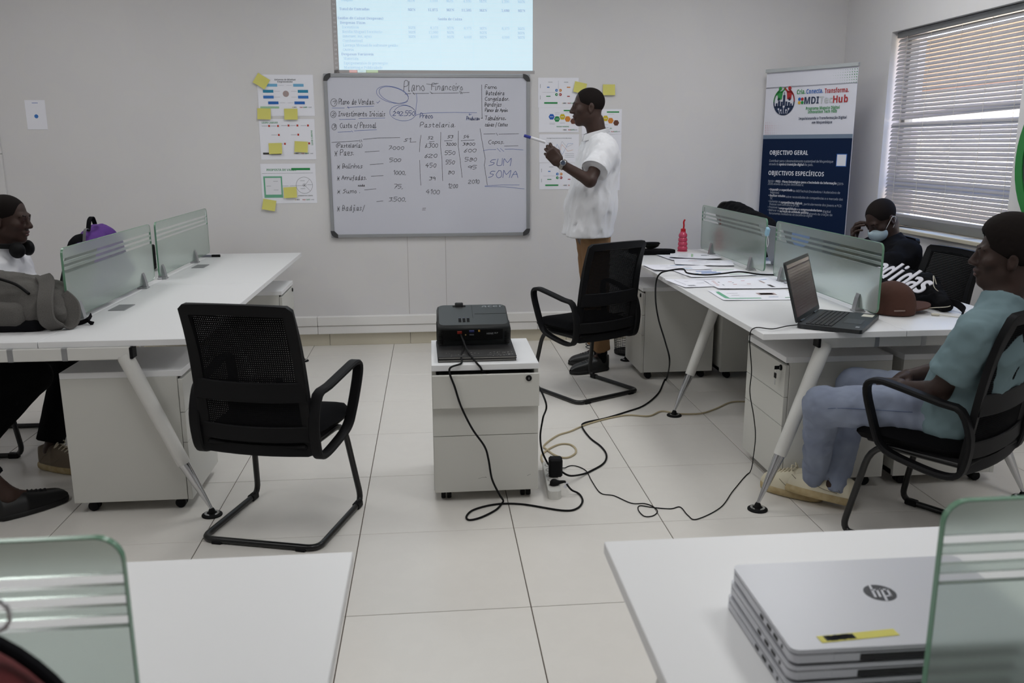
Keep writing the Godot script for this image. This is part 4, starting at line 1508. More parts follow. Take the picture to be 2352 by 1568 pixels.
	for q: Array in [[-0.042, -0.052], [0.0, -0.036], [0.042, -0.052], [-0.022, -0.06], [0.022, -0.06]]:
		pr["nw"].disc(Vector2(cx + q[0], cy + q[1]), 0.0085 if absf(q[0]) < 0.01 else 0.0065, z + 0.0003)
		pr["nw"].stroke([Vector2(cx + q[0], cy + q[1]), Vector2(cx + q[0] * 0.7, cy - 0.084)], 0.0035, z + 0.0003)
	# dot patterns
	for i in 14:
		for j in 6:
			var rr := 0.0038 * clampf((i + 1) / 14.0 - absf(j - 2.0) * 0.09, 0.05, 1.0)
			pr["g"].disc(Vector2(0.49 + i * 0.0172, 1.965 - j * 0.017), rr, z, 8)
	for i in 11:
		for j in 8:
			var rr := 0.0028 * clampf(1.0 - i / 11.0 - (0.3 if j < 2 else 0.0), 0.05, 1.0)
			pr["r"].disc(Vector2(0.02 + i * 0.0155, 1.632 - j * 0.0118), rr, z, 8)
	# frame of the code panel (the code itself is left blank) and the blue disc lower down
	pr["b"].rect(0.612, 1.322, 0.69, 1.408, z)
	pr["w"].rect(0.617, 1.327, 0.685, 1.403, z + 0.0003)
	pr["b"].disc(Vector2(0.375, 0.815), 0.075, z, 28)
	var cols := {"g": rgb(42, 142, 68), "b": rgb(46, 104, 182), "r": rgb(172, 40, 44), "n": rgb(24, 42, 76), "lg": rgb(190, 194, 196), "w": rgb(226, 228, 236), "wg": rgb(170, 178, 192), "y": rgb(216, 168, 46), "nw": rgb(220, 220, 230)}
	for k: String in pr:
		part(o, "print", pr[k], mat("banner_ink_" + k, cols[k], 0.6)).set_meta("kind", "stuff")
const BOARD_TEXT := [
	["Plano", 0.131, 1.857, 0.0601, 0, 0.147],
	["Financeiro", 0.329, 1.862, 0.0436, 0, 0.222],
	["1", -0.377, 1.763, 0.0226, 0, 0.017],
	["Plano de Vendas.", -0.331, 1.764, 0.0331, 0, 0.248],
	["2", -0.382, 1.683, 0.0226, 0, 0.019],
	["Investimento Iniciais", -0.339, 1.681, 0.0331, 0, 0.331],
	["3", -0.382, 1.598, 0.0226, 0, 0.017],
	["Custo c/ Pessoal.", -0.331, 1.601, 0.0331, 0, 0.256],
	["292,550", 0.047, 1.685, 0.0316, 1, 0.154],
	["Preco", 0.241, 1.667, 0.0316, 1, 0.090],
	["Producao", 0.576, 1.654, 0.0226, 1, 0.094],
	["Pastelaria.", 0.239, 1.605, 0.0301, 0, 0.252],
	["(Pastelaria)", -0.365, 1.464, 0.0256, 0, 0.184],
	["* Paes.", -0.378, 1.408, 0.0376, 0, 0.134],
	["7000", 0.007, 1.446, 0.0241, 0, 0.109],
	["S1", 0.120, 1.502, 0.0226, 0, 0.045],
	["* Bolinhos", -0.364, 1.316, 0.0301, 0, 0.180],
	["500", 0.012, 1.359, 0.0256, 0, 0.079],
	["* Arrufadas.", -0.368, 1.233, 0.0316, 0, 0.207],
	["1000,", 0.036, 1.268, 0.0286, 0, 0.090],
	["cada", -0.223, 1.186, 0.0135, 0, 0.049],
	["* Sumo .", -0.371, 1.138, 0.0301, 0, 0.159],
	["75,", 0.037, 1.168, 0.0286, 0, 0.064],
	["* Badjias/", -0.379, 1.013, 0.0361, 0, 0.195],
	["3.500,", -0.002, 1.076, 0.0286, 0, 0.124],
	["=", 0.239, 1.001, 0.0301, 0, 0.023],
	["S2", 0.293, 1.519, 0.0210, 0, 0.038],
	["6.300", 0.267, 1.460, 0.0316, 0, 0.094],
	["620", 0.261, 1.389, 0.0271, 0, 0.094],
	["450", 0.271, 1.318, 0.0286, 0, 0.075],
	["39", 0.297, 1.226, 0.0256, 0, 0.041],
	["4100", 0.271, 1.126, 0.0316, 0, 0.094],
	["S3", 0.436, 1.525, 0.0210, 0, 0.039],
	["3200", 0.424, 1.474, 0.0195, 0, 0.071],
	["550", 0.415, 1.408, 0.0271, 0, 0.071],
	["550", 0.419, 1.341, 0.0271, 0, 0.062],
	["80", 0.434, 1.269, 0.0256, 0, 0.044],
	["1200", 0.434, 1.169, 0.0301, 0, 0.068],
	["S4", 0.550, 1.525, 0.0210, 0, 0.041],
	["3800", 0.545, 1.474, 0.0195, 0, 0.086],
	["600", 0.547, 1.426, 0.0256, 0, 0.092],
	["580", 0.560, 1.360, 0.0271, 0, 0.083],
	["95", 0.579, 1.304, 0.0256, 0, 0.060],
	["2010", 0.582, 1.200, 0.0286, 0, 0.079],
	["Forno", 0.712, 1.871, 0.0256, 0, 0.083],
	["Batedeira", 0.719, 1.829, 0.0256, 0, 0.132],
	["Congelador.", 0.711, 1.790, 0.0256, 0, 0.173],
	["Bandejas", 0.710, 1.750, 0.0256, 0, 0.120],
	["Panos de Apoio", 0.712, 1.712, 0.0226, 0, 0.163],
	["- Tabuleiros..", 0.681, 1.654, 0.0271, 0, 0.180],
	["caixas / Cestos", 0.709, 1.610, 0.0241, 0, 0.165],
	["Copos.", 0.732, 1.485, 0.0286, 0, 0.113],
	["SUM", 0.735, 1.327, 0.0496, 1, 0.158],
	["SOMA", 0.730, 1.242, 0.0496, 1, 0.218],
]
const BOARD_LINES := [
	[0, [0.138, 1.833, 0.182, 1.837]],
	[0, [0.194, 1.837, 0.309, 1.839]],
	[0, [0.324, 1.839, 0.523, 1.843]],
	[0, [0.539, 1.843, 0.599, 1.845]],
	[0, [0.194, 1.846, 0.207, 1.829]],
	[0, [0.318, 1.849, 0.336, 1.837]],
	[0, [0.528, 1.855, 0.539, 1.834]],
	[0, [0.536, 1.857, 0.549, 1.835]],
	[0, [0.294, 1.904, 0.334, 1.898, 0.378, 1.908]],
	[1, [-0.380, 1.737, -0.294, 1.737]],
	[1, [-0.274, 1.741, -0.085, 1.750]],
	[1, [-0.271, 1.748, -0.262, 1.733]],
	[1, [-0.333, 1.658, -0.219, 1.660]],
	[1, [-0.195, 1.664, -0.009, 1.668]],
	[1, [-0.348, 1.570, -0.254, 1.573]],
	[1, [-0.230, 1.579, -0.072, 1.586]],
	[1, [-0.252, 1.580, -0.242, 1.570]],
	[1, [-0.064, 1.779, -0.057, 1.770, -0.042, 1.787]],
	[1, [0.221, 1.837, 0.222, 1.787, 0.209, 1.695]],
	[1, [0.205, 1.685, 0.241, 1.696, 0.329, 1.705, 0.497, 1.707, 0.651, 1.705]],
	[1, [0.593, 1.694, 0.601, 1.698, 0.597, 1.687, 0.613, 1.694]],
	[0, [-0.395, 1.498, -0.304, 1.503, -0.201, 1.509]],
	[0, [-0.169, 1.519, -0.066, 1.528, 0.093, 1.531]],
	[0, [-0.197, 1.515, -0.192, 1.499]],
	[0, [-0.185, 1.517, -0.180, 1.501]],
	[0, [-0.161, 1.431, -0.058, 1.436]],
	[0, [-0.129, 1.340, -0.033, 1.347]],
	[0, [-0.124, 1.257, -0.036, 1.262]],
	[0, [-0.176, 1.160, -0.092, 1.167]],
	[0, [-0.091, 1.075, -0.045, 1.079]],
	[0, [0.164, 1.498, 0.208, 1.500]],
	[0, [0.304, 1.500, 0.340, 1.503]],
	[0, [0.413, 1.506, 0.469, 1.509]],
	[0, [0.534, 1.507, 0.631, 1.513]],
	[0, [0.245, 1.547, 0.236, 1.492, 0.230, 1.429]],
	[0, [0.230, 1.370, 0.231, 1.302, 0.234, 1.190]],
	[0, [0.388, 1.568, 0.384, 1.468, 0.392, 1.381, 0.395, 1.221]],
	[0, [0.516, 1.576, 0.513, 1.467, 0.524, 1.380, 0.538, 1.244]],
	[0, [0.674, 1.593, 0.684, 1.522, 0.709, 1.379, 0.702, 1.332, 0.723, 1.188]],
	[0, [0.689, 1.899, 0.689, 1.663]],
	[0, [0.700, 1.554, 0.785, 1.556]],
	[0, [0.810, 1.553, 0.956, 1.556]],
	[0, [0.792, 1.561, 0.802, 1.544]],
	[0, [0.850, 1.468, 0.952, 1.470]],
	[1, [0.695, 1.437, 0.736, 1.443, 0.789, 1.444]],
	[1, [0.797, 1.452, 0.821, 1.428]],
	[1, [0.821, 1.452, 0.846, 1.430]],
	[1, [0.854, 1.446, 0.915, 1.447, 0.989, 1.440]],
	[1, [0.705, 1.183, 0.832, 1.188, 0.960, 1.187]],
	[1, [0.704, 1.177, 0.857, 1.174, 0.997, 1.158]],
	[0, [-0.344, 1.775, -0.345, 1.768, -0.348, 1.762, -0.351, 1.757, -0.356, 1.752, -0.362, 1.750, -0.367, 1.749, -0.373, 1.750, -0.378, 1.752, -0.382, 1.757, -0.386, 1.762, -0.387, 1.768, -0.388, 1.775, -0.387, 1.782, -0.384, 1.788, -0.381, 1.793, -0.376, 1.797, -0.370, 1.800, -0.365, 1.801, -0.359, 1.800, -0.354, 1.797, -0.350, 1.793, -0.346, 1.788, -0.345, 1.782, -0.344, 1.775]],
	[0, [-0.355, 1.693, -0.356, 1.687, -0.358, 1.682, -0.361, 1.677, -0.365, 1.673, -0.370, 1.671, -0.375, 1.670, -0.380, 1.671, -0.384, 1.673, -0.388, 1.677, -0.391, 1.682, -0.392, 1.687, -0.393, 1.693, -0.392, 1.699, -0.390, 1.705, -0.386, 1.709, -0.382, 1.713, -0.378, 1.715, -0.373, 1.716, -0.368, 1.715, -0.364, 1.713, -0.360, 1.709, -0.357, 1.705, -0.355, 1.699, -0.355, 1.693]],
	[0, [-0.355, 1.606, -0.355, 1.601, -0.357, 1.595, -0.360, 1.591, -0.364, 1.587, -0.368, 1.585, -0.373, 1.585, -0.377, 1.585, -0.381, 1.587, -0.385, 1.591, -0.387, 1.595, -0.389, 1.601, -0.389, 1.606, -0.388, 1.612, -0.386, 1.617, -0.383, 1.621, -0.380, 1.625, -0.375, 1.627, -0.371, 1.628, -0.366, 1.627, -0.362, 1.625, -0.359, 1.621, -0.356, 1.617, -0.355, 1.612, -0.355, 1.606]],
	[1, [0.162, 1.802, 0.154, 1.789, 0.139, 1.779, 0.118, 1.772, 0.092, 1.769, 0.063, 1.770, 0.034, 1.775, 0.005, 1.784, -0.020, 1.796, -0.041, 1.810, -0.056, 1.826, -0.063, 1.841, -0.063, 1.856, -0.055, 1.869, -0.040, 1.879, -0.019, 1.886, 0.007, 1.889, 0.035, 1.887, 0.065, 1.882, 0.093, 1.873, 0.119, 1.862, 0.139, 1.848, 0.154, 1.832, 0.162, 1.817, 0.162, 1.802]],
	[1, [0.157, 1.786, 0.146, 1.777, 0.129, 1.771, 0.108, 1.769, 0.084, 1.770, 0.058, 1.774, 0.033, 1.782, 0.009, 1.792, -0.012, 1.804, -0.028, 1.818, -0.039, 1.832, -0.044, 1.846, -0.043, 1.859, -0.035, 1.870, -0.022, 1.878, -0.004, 1.883, 0.018, 1.884, 0.042, 1.883, 0.068, 1.877, 0.093, 1.869, 0.116, 1.858, 0.136, 1.845, 0.151, 1.831, 0.160, 1.817, 0.163, 1.803]],
	[1, [0.212, 1.697, 0.207, 1.683, 0.196, 1.671, 0.180, 1.660, 0.160, 1.652, 0.137, 1.648, 0.113, 1.648, 0.089, 1.652, 0.067, 1.659, 0.049, 1.669, 0.035, 1.682, 0.027, 1.696, 0.026, 1.710, 0.030, 1.724, 0.041, 1.737, 0.057, 1.747, 0.077, 1.755, 0.100, 1.759, 0.124, 1.759, 0.148, 1.756, 0.170, 1.749, 0.188, 1.739, 0.202, 1.726, 0.210, 1.712, 0.212, 1.697]],
	[1, [0.059, 1.713, 0.061, 1.719, 0.064, 1.724, 0.068, 1.729, 0.073, 1.733, 0.078, 1.737, 0.084, 1.741, 0.090, 1.745, 0.096, 1.748, 0.104, 1.750, 0.111, 1.752, 0.119, 1.753, 0.126, 1.754, 0.134, 1.754, 0.142, 1.754, 0.150, 1.753, 0.157, 1.751, 0.165, 1.749, 0.172, 1.746, 0.179, 1.743, 0.185, 1.740, 0.191, 1.736, 0.196, 1.731, 0.200, 1.727, 0.204, 1.722]],
]
# ---------------------------------------------------------------- smooth shapes: tapered capsules and ellipsoids joined by a smooth minimum, meshed as surface nets
class Field:
	var kind := PackedInt32Array()
	var A := PackedVector3Array()
	var D := PackedVector3Array()
	var il := PackedFloat32Array()
	var ra := PackedFloat32Array()
	var dr := PackedFloat32Array()
	var kk := PackedFloat32Array()
	var cut := PackedInt32Array()
	var sub := PackedInt32Array()
	var bas: Array[Basis] = []
	var bound := PackedFloat32Array()
	var planes: Array[Plane] = []
	var noise: FastNoiseLite
	var amp := 0.0
	var nscale := Vector3.ONE

	func cap(a: Vector3, b: Vector3, r1: float, r2: float, k := 0.02, cutb := 0, minus := 0) -> void:
		var d := b - a
		if d.length() < 1e-5:
			d = Vector3(0, 1e-5, 0)
		kind.append(0)
		A.append(a)
		D.append(d)
		il.append(1.0 / d.length_squared())
		ra.append(r1)
		dr.append(r2 - r1)
		kk.append(k)
		cut.append(cutb)
		sub.append(minus)
		bas.append(Basis.IDENTITY)
		bound.append(maxf(r1, r2))

	func ell(c: Vector3, r: Vector3, k := 0.015, b := Basis.IDENTITY, minus := 0) -> void:
		kind.append(1)
		A.append(c)
		D.append(Vector3.ZERO)
		il.append(0.0)
		ra.append(minf(r.x, minf(r.y, r.z)))
		dr.append(maxf(r.x, maxf(r.y, r.z)))
		kk.append(k)
		cut.append(0)
		sub.append(minus)
		bas.append(Basis.from_scale(Vector3(1.0 / r.x, 1.0 / r.y, 1.0 / r.z)) * b.inverse())
		bound.append(maxf(r.x, maxf(r.y, r.z)))

	func one(i: int, p: Vector3) -> float:
		var pa := p - A[i]
		if kind[i] == 0:
			var t := clampf(pa.dot(D[i]) * il[i], 0.0, 1.0)
			var e := (pa - D[i] * t).length() - ra[i] - dr[i] * t
			if cut[i] == 1:
				e = maxf(e, (pa - D[i]).dot(D[i]) * sqrt(il[i]))
			return e
		var l := (bas[i] * pa).length()
		return (l - 1.0) * ra[i] if l < 1.0 else (l - 1.0) * pa.length() / l

	func at(p: Vector3, ids: PackedInt32Array) -> float:
		var d := 1.0
		for i in ids:
			var e := one(i, p)
			var k := kk[i]
			if sub[i] == 1:
				var h := clampf(0.5 - 0.5 * (d + e) / k, 0.0, 1.0)
				d = lerpf(d, -e, h) + k * h * (1.0 - h)
			elif e < d + k:
				var h := clampf(0.5 + 0.5 * (d - e) / k, 0.0, 1.0)
				d = lerpf(d, e, h) - k * h * (1.0 - h)
		if amp > 0.0:
			d += amp * (1.1 * absf(noise.get_noise_3dv(p * nscale)) - 0.3)
		for pl in planes:
			d = maxf(d, pl.distance_to(p))
		return d

	func mesh_into(m: MB, cell: float) -> void:
		var lo := Vector3.INF
		var hi := -Vector3.INF
		for i in kind.size():
			if sub[i] == 1:
				continue
			var r := bound[i] + 3.0 * cell + kk[i] * 0.3
			for q: Vector3 in [A[i], A[i] + D[i]]:
				lo = lo.min(q - Vector3(r, r, r))
				hi = hi.max(q + Vector3(r, r, r))
		var N := 6
		var nb := Vector3i(((hi - lo) / (cell * N)).ceil()) + Vector3i.ONE
		var n := nb * N + Vector3i.ONE
		var sy := n.x
		var sz := n.x * n.y
		var val := PackedFloat32Array()
		val.resize(n.x * n.y * n.z)
		val.fill(1.0)
		var active: Array[Vector3i] = []
		var brad := cell * N * 0.87
		var all := PackedInt32Array(range(kind.size()))
		for bz in nb.z:
			for by in nb.y:
				for bx in nb.x:
					var c := lo + Vector3(bx + 0.5, by + 0.5, bz + 0.5) * cell * N
					var dmin := 1e9
					var ds := PackedFloat32Array()
					ds.resize(kind.size())
					for i in kind.size():
						ds[i] = one(i, c)
						if sub[i] == 0:
							dmin = minf(dmin, ds[i])
					if dmin > brad + 2.0 * cell + amp + 0.012:
						continue
					var ids := PackedInt32Array()
					for i in all:
						if ds[i] < maxf(dmin, -brad) + 2.0 * brad + 0.05 if sub[i] == 0 else ds[i] < brad + 0.03:
							ids.append(i)
					active.append(Vector3i(bx, by, bz))
					var x0 := bx * N
					var y0 := by * N
					var z0 := bz * N
					for k in N:
						for j in N:
							var o := x0 + (y0 + j) * sy + (z0 + k) * sz
							var p := lo + Vector3(x0, y0 + j, z0 + k) * cell
							for i in N:
								val[o + i] = at(p, ids)
								p.x += cell
		var vi := PackedInt32Array()
		vi.resize(val.size())
		vi.fill(-1)
		var pos := PackedVector3Array()
		var corner := [0, 1, sy, sy + 1, sz, sz + 1, sz + sy, sz + sy + 1]
		var edges := [[0, 1], [2, 3], [4, 5], [6, 7], [0, 2], [1, 3], [4, 6], [5, 7], [0, 4], [1, 5], [2, 6], [3, 7]]
		var cells := PackedInt32Array()
		for b in active:
			for k in N:
				for j in N:
					var o := b.x * N + (b.y * N + j) * sy + (b.z * N + k) * sz
					for i in N:
						var at0 := o + i
						var s := 0
						for q in 8:
							if val[at0 + corner[q]] < 0.0:
								s += 1
						if s == 0 or s == 8:
							continue
						var acc := Vector3.ZERO
						var cnt := 0
						for e: Array in edges:
							var a: int = e[0]
							var c: int = e[1]
							var va := val[at0 + corner[a]]
							var vc := val[at0 + corner[c]]
							if (va < 0.0) != (vc < 0.0):
								var t := va / (va - vc)
								var pa := Vector3(a & 1, (a >> 1) & 1, a >> 2)
								var pc := Vector3(c & 1, (c >> 1) & 1, c >> 2)
								acc += pa.lerp(pc, t)
								cnt += 1
						vi[at0] = pos.size()
						cells.append(at0)
						pos.append(lo + (Vector3(b.x * N + i, b.y * N + j, b.z * N + k) + acc / cnt) * cell)
		var nor := PackedVector3Array()
		nor.resize(pos.size())
		var quads := PackedInt32Array()
		for at0 in cells:
			var neg := val[at0] < 0.0
			for ax in 3:
				var st: int = [1, sy, sz][ax]
				if neg == (val[at0 + st] < 0.0):
					continue
				var u: int = [sy, sz, 1][ax]
				var w: int = [sz, 1, sy][ax]
				if at0 - u - w < 0:
					continue
				var q0 := vi[at0]
				var q1 := vi[at0 - u]
				var q2 := vi[at0 - u - w]
				var q3 := vi[at0 - w]
				if q0 < 0 or q1 < 0 or q2 < 0 or q3 < 0:
					continue
				var g := (pos[q2] - pos[q0]).cross(pos[q3] - pos[q1])
				# outward is from the negative to the positive side
				var outw := Vector3.ZERO
				outw[ax] = 1.0 if neg else -1.0
				if g.dot(outw) < 0.0:
					g = -g
				nor[q0] += g
				nor[q1] += g
				nor[q2] += g
				nor[q3] += g
				quads.append_array(PackedInt32Array([q0, q1, q2, q3]))
		var first := m.v.size()
		for i in pos.size():
			m.vert(pos[i], nor[i].normalized())
		for i in range(0, quads.size(), 4):
			m.quad_i(first + quads[i], first + quads[i + 1], first + quads[i + 2], first + quads[i + 3])

func field(folds := 0.0, freq := Vector3(9, 5, 9)) -> Field:
	var f := Field.new()
	if folds > 0.0:
		f.noise = wob
		f.amp = folds
		f.nscale = freq
	return f

func blob(f: Field, cell: float, xf := Transform3D.IDENTITY) -> MB:
	var m := MB.new()
	m.xf = xf
	f.mesh_into(m, cell)
	m.xf = Transform3D.IDENTITY
	return m
# ---------------------------------------------------------------- things on the desks
# paper lying on a surface: local x along its width, z along its depth
func loose_sheet(label: String, at: Vector3, turn: float, w: float, d: float, curl: float, items: Array) -> void:
	var o := thing("loose_sheet", label, "paper", at, turn, "printed sheets spread on the right bench")
	var m := MB.new()
	var n := 6
	var zh := func(i: float, j: float) -> float: return curl * (pow(absf(i - 0.5) * 2.0, 3) * 0.6 + pow(j, 4) * 0.4 + 0.15 * sin(j * 7.0 + i * 4.0))
	for side in 2:
		var first := m.v.size()
		for j in n + 1:
			for i in n + 1:
				var u := float(i) / n
				var q := float(j) / n
				m.vert(V((u - 0.5) * w, maxf(0.0005, zh.call(u, q)) + 0.0006 * (1 - side), (q - 0.5) * d), V(0, 1.0 if side == 0 else -1.0, 0))
		for j in n:
			for i in n:
				var a := first + j * (n + 1) + i
				m.quad_i(a, a + 1, a + n + 2, a + n + 1)
	part(o, "sheet", m, mats.paper)
	var by := {}
	for it: Array in items:
		if not by.has(it[0]):
			by[it[0]] = MB.new()
		var b: MB = by[it[0]]
		var hh: float = maxf(0.0005, zh.call(0.5 * (it[1] + it[3]), 0.5 * (it[2] + it[4]))) + 0.0014
		var x0: float = (it[1] - 0.5) * w
		var x1: float = (it[3] - 0.5) * w
		var z0: float = (it[2] - 0.5) * d
		var z1: float = (it[4] - 0.5) * d
		b.quad(V(x0, hh, z0), V(x1, hh, z0), V(x1, hh, z1), V(x0, hh, z1), Vector3.UP)
	for k: String in by:
		part(o, "print", by[k], ink_mat(k)).set_meta("kind", "stuff")

func text_rows(key: String, x0: float, x1: float, y0: float, y1: float, n: int) -> Array:
	var out := []
	for i in n:
		var y := lerpf(y0, y1, float(i) / maxi(1, n - 1))
		out.append([key, x0, y, lerpf(x0, x1, rng.randf_range(0.6, 1.0)), y + 0.012])
	return out

func build_papers() -> void:
	var y := DESK + 0.0008
	loose_sheet("printed sheet with a thick green corner frame, nearest the black laptop", V(1.9, y, 2.04), -0.05, 0.4, 0.29, 0.003, [["tg", 0.06, 0.12, 0.12, 0.85], ["tg", 0.06, 0.78, 0.5, 0.85], ["pk", 0.55, 0.3, 0.78, 0.5], ["w", 0.58, 0.33, 0.75, 0.47], ["gy", 0.18, 0.3, 0.32, 0.32], ["gy", 0.2, 0.5, 0.3, 0.52], ["b", 0.62, 0.7, 0.74, 0.72], ["g", 0.8, 0.78, 0.96, 0.82]])
	loose_sheet("printed lean canvas sheet with red marks and a black square", V(1.98, y + 0.0025, 1.72), -0.04, 0.4, 0.29, 0.004, [["r", 0.06, 0.55, 0.1, 0.58], ["r", 0.07, 0.4, 0.11, 0.43], ["r", 0.08, 0.25, 0.12, 0.28], ["r", 0.09, 0.1, 0.13, 0.13], ["r", 0.3, 0.18, 0.35, 0.21], ["r", 0.3, 0.5, 0.35, 0.53], ["r", 0.5, 0.08, 0.55, 0.11], ["r", 0.5, 0.45, 0.55, 0.48], ["dk", 0.73, 0.6, 0.78, 0.88], ["gy", 0.15, 0.2, 0.17, 0.3], ["gy", 0.15, 0.5, 0.17, 0.6], ["k", 0.33, 0.3, 0.35, 0.34], ["pk", 0.74, 0.1, 0.77, 0.4]])
	loose_sheet("printed sheet with thin diagram lines, half under the lean canvas", V(1.8, y + 0.0012, 1.62), 0.12, 0.4, 0.29, 0.003, [["gy", 0.2, 0.3, 0.26, 0.32], ["k", 0.3, 0.55, 0.42, 0.56], ["gy", 0.1, 0.75, 0.2, 0.86], ["g", 0.45, 0.85, 0.5, 0.87], ["gy", 0.4, 0.2, 0.7, 0.21], ["gy", 0.1, 0.15, 0.11, 0.7]])
	loose_sheet("printed sheet with blue bars beside the black cable", V(1.94, y + 0.001, 1.28), 0.1, 0.4, 0.29, 0.004, [["db", 0.3, 0.2, 0.55, 0.26], ["db", 0.34, 0.34, 0.58, 0.4], ["b", 0.3, 0.48, 0.6, 0.54], ["lb", 0.05, 0.5, 0.25, 0.58], ["lg", 0.6, 0.12, 0.95, 0.17], ["lg", 0.65, 0.75, 0.97, 0.8]])
	loose_sheet("printed sheet with faint blue notes at the desk's aisle edge", V(1.79, y + 0.002, 1.03), 0.06, 0.36, 0.26, 0.007, [["gy", 0.25, 0.25, 0.4, 0.27], ["lb", 0.45, 0.2, 0.7, 0.23], ["lb", 0.4, 0.75, 0.7, 0.79], ["gy", 0.3, 0.5, 0.5, 0.52], ["gy", 0.6, 0.5, 0.75, 0.53]])
	loose_sheet("printed sheet with a short red line near the glass divider", V(2.01, y + 0.003, 0.86), -0.25, 0.36, 0.26, 0.007, [["gy", 0.2, 0.3, 0.5, 0.32], ["r", 0.25, 0.15, 0.4, 0.17], ["gy", 0.55, 0.3, 0.8, 0.33], ["gy", 0.3, 0.6, 0.6, 0.62]])
	loose_sheet("printed sheet with a green diagonal line, in front of the pink bottle", V(2.06, y + 0.004, 0.52), -0.3, 0.33, 0.3, 0.009, [["lg", 0.42, 0.15, 0.46, 0.75], ["gy", 0.62, 0.3, 0.78, 0.45], ["gy", 0.1, 0.2, 0.35, 0.23], ["gy", 0.1, 0.4, 0.35, 0.43], ["gy", 0.1, 0.6, 0.35, 0.63]])
	loose_sheet("blank white sheet underneath the green-line sheet by the bottle", V(2.0, y + 0.001, 0.55), 0.1, 0.33, 0.3, 0.005, [])
	loose_sheet("white sheet with blue handwriting under the lean canvas, near the divider", V(2.06, y, 1.62), 0.3, 0.3, 0.21, 0.004, [["b", 0.6, 0.3, 0.85, 0.34], ["b", 0.55, 0.5, 0.9, 0.53]])

func keyboard_rows(m: MB, w: float, z0: float, z1: float, y: float, cols: int, rows: int) -> void:
	for r in rows:
		var zc := lerpf(z0, z1, (r + 0.5) / rows)
		for c in cols:
			if r == rows - 1 and c > 3 and c < 9:
				if c == 4:
					m.box(V(lerpf(-w / 2, w / 2, 6.5 / cols), y, zc), V(w / cols * 4.9, 0.003, (z1 - z0) / rows * 0.86), 0.0006)
				continue
			m.box(V(lerpf(-w / 2, w / 2, (c + 0.5) / cols), y, zc), V(w / cols * 0.86, 0.003, (z1 - z0) / rows * 0.86), 0.0006)

# laptop: hinge along local x at z = 0, keyboard towards +z; screen leans back by `lean`
func laptop(label: String, at: Vector3, turn: float, W: float, D: float, lean: float, shell: Material, lit := true) -> Node3D:
	var o := thing("laptop", label, "laptop", at, turn)
	var b := MB.new()
	b.xf = Transform3D(Basis(Vector3(1, 0, 0), Vector3(0, 0, 1), Vector3(0, 1, 0)), V(0, 0.003, 0))
	b.prism(rrect(W, D, 0.014, 5, 0, D / 2), 0.016)
	part(o, "base", b, shell)
	var k := MB.new()
	keyboard_rows(k, W * 0.9, 0.03, 0.135, 0.0205, 15, 6)
	var kb := part(o, "keyboard", k, mat("keys_black", rgb(26, 27, 30), 0.5))
	kb.set_meta("kind", "stuff")
	var tp := MB.new()
	tp.box(V(-0.02, 0.0193, 0.19), V(0.105, 0.0012, 0.07), 0.0004)
	part(o, "touchpad", tp, mat("touchpad", rgb(44, 46, 50), 0.35))
	var s := MB.new()
	var sb := Basis(Vector3.RIGHT, -lean)
	s.xf = Transform3D(sb, V(0, 0.018, 0.004))
	var keep := s.xf
	s.xf = keep * Transform3D(Basis.IDENTITY, V(0, 0, -0.008))
	s.prism(rrect(W, D, 0.012, 5, 0, D / 2 + 0.004), 0.008)
	part(o, "lid", s, shell)
	var sc := MB.new()
	sc.xf = keep
	sc.rect(-W / 2 + 0.012, 0.024, W / 2 - 0.012, D - 0.01, 0.0006)
	var sm := mat("laptop_screen_dim", rgb(40, 28, 30), 0.25)
	if lit:
		sm.emission_enabled = true
		sm.emission = Color(0.13, 0.075, 0.075)
		sm.emission_energy_multiplier = 1.0
	part(o, "screen", sc, sm if lit else mat("screen_off", rgb(18, 18, 20), 0.2))
	if lit:
		var ln := MB.new()
		ln.xf = keep
		for r in 15:
			ln.rect(-W / 2 + 0.02, D - 0.04 - r * 0.0115, W / 2 - 0.02, D - 0.0405 - r * 0.0115, 0.0012)
		ln.rect(-W / 2 + 0.012, D - 0.03, W / 2 - 0.012, D - 0.024, 0.0012)
		part(o, "sheet_lines", ln, mat("screen_faint", rgb(70, 52, 56), 0.4)).set_meta("kind", "stuff")
	var h := MB.new()
	for q: float in [-0.3, 0.3]:
		h.xf = Transform3D(Basis(Vector3(0, 0, 1), PI / 2), V(q * W + 0.03, 0.019, 0.002))
		h.lathe([Vector2(0, 0), Vector2(0.007, 0), Vector2(0.007, 0.06), Vector2(0, 0.06)], 12)
	part(o, "hinge", h, shell).set_meta("kind", "stuff")
	return o

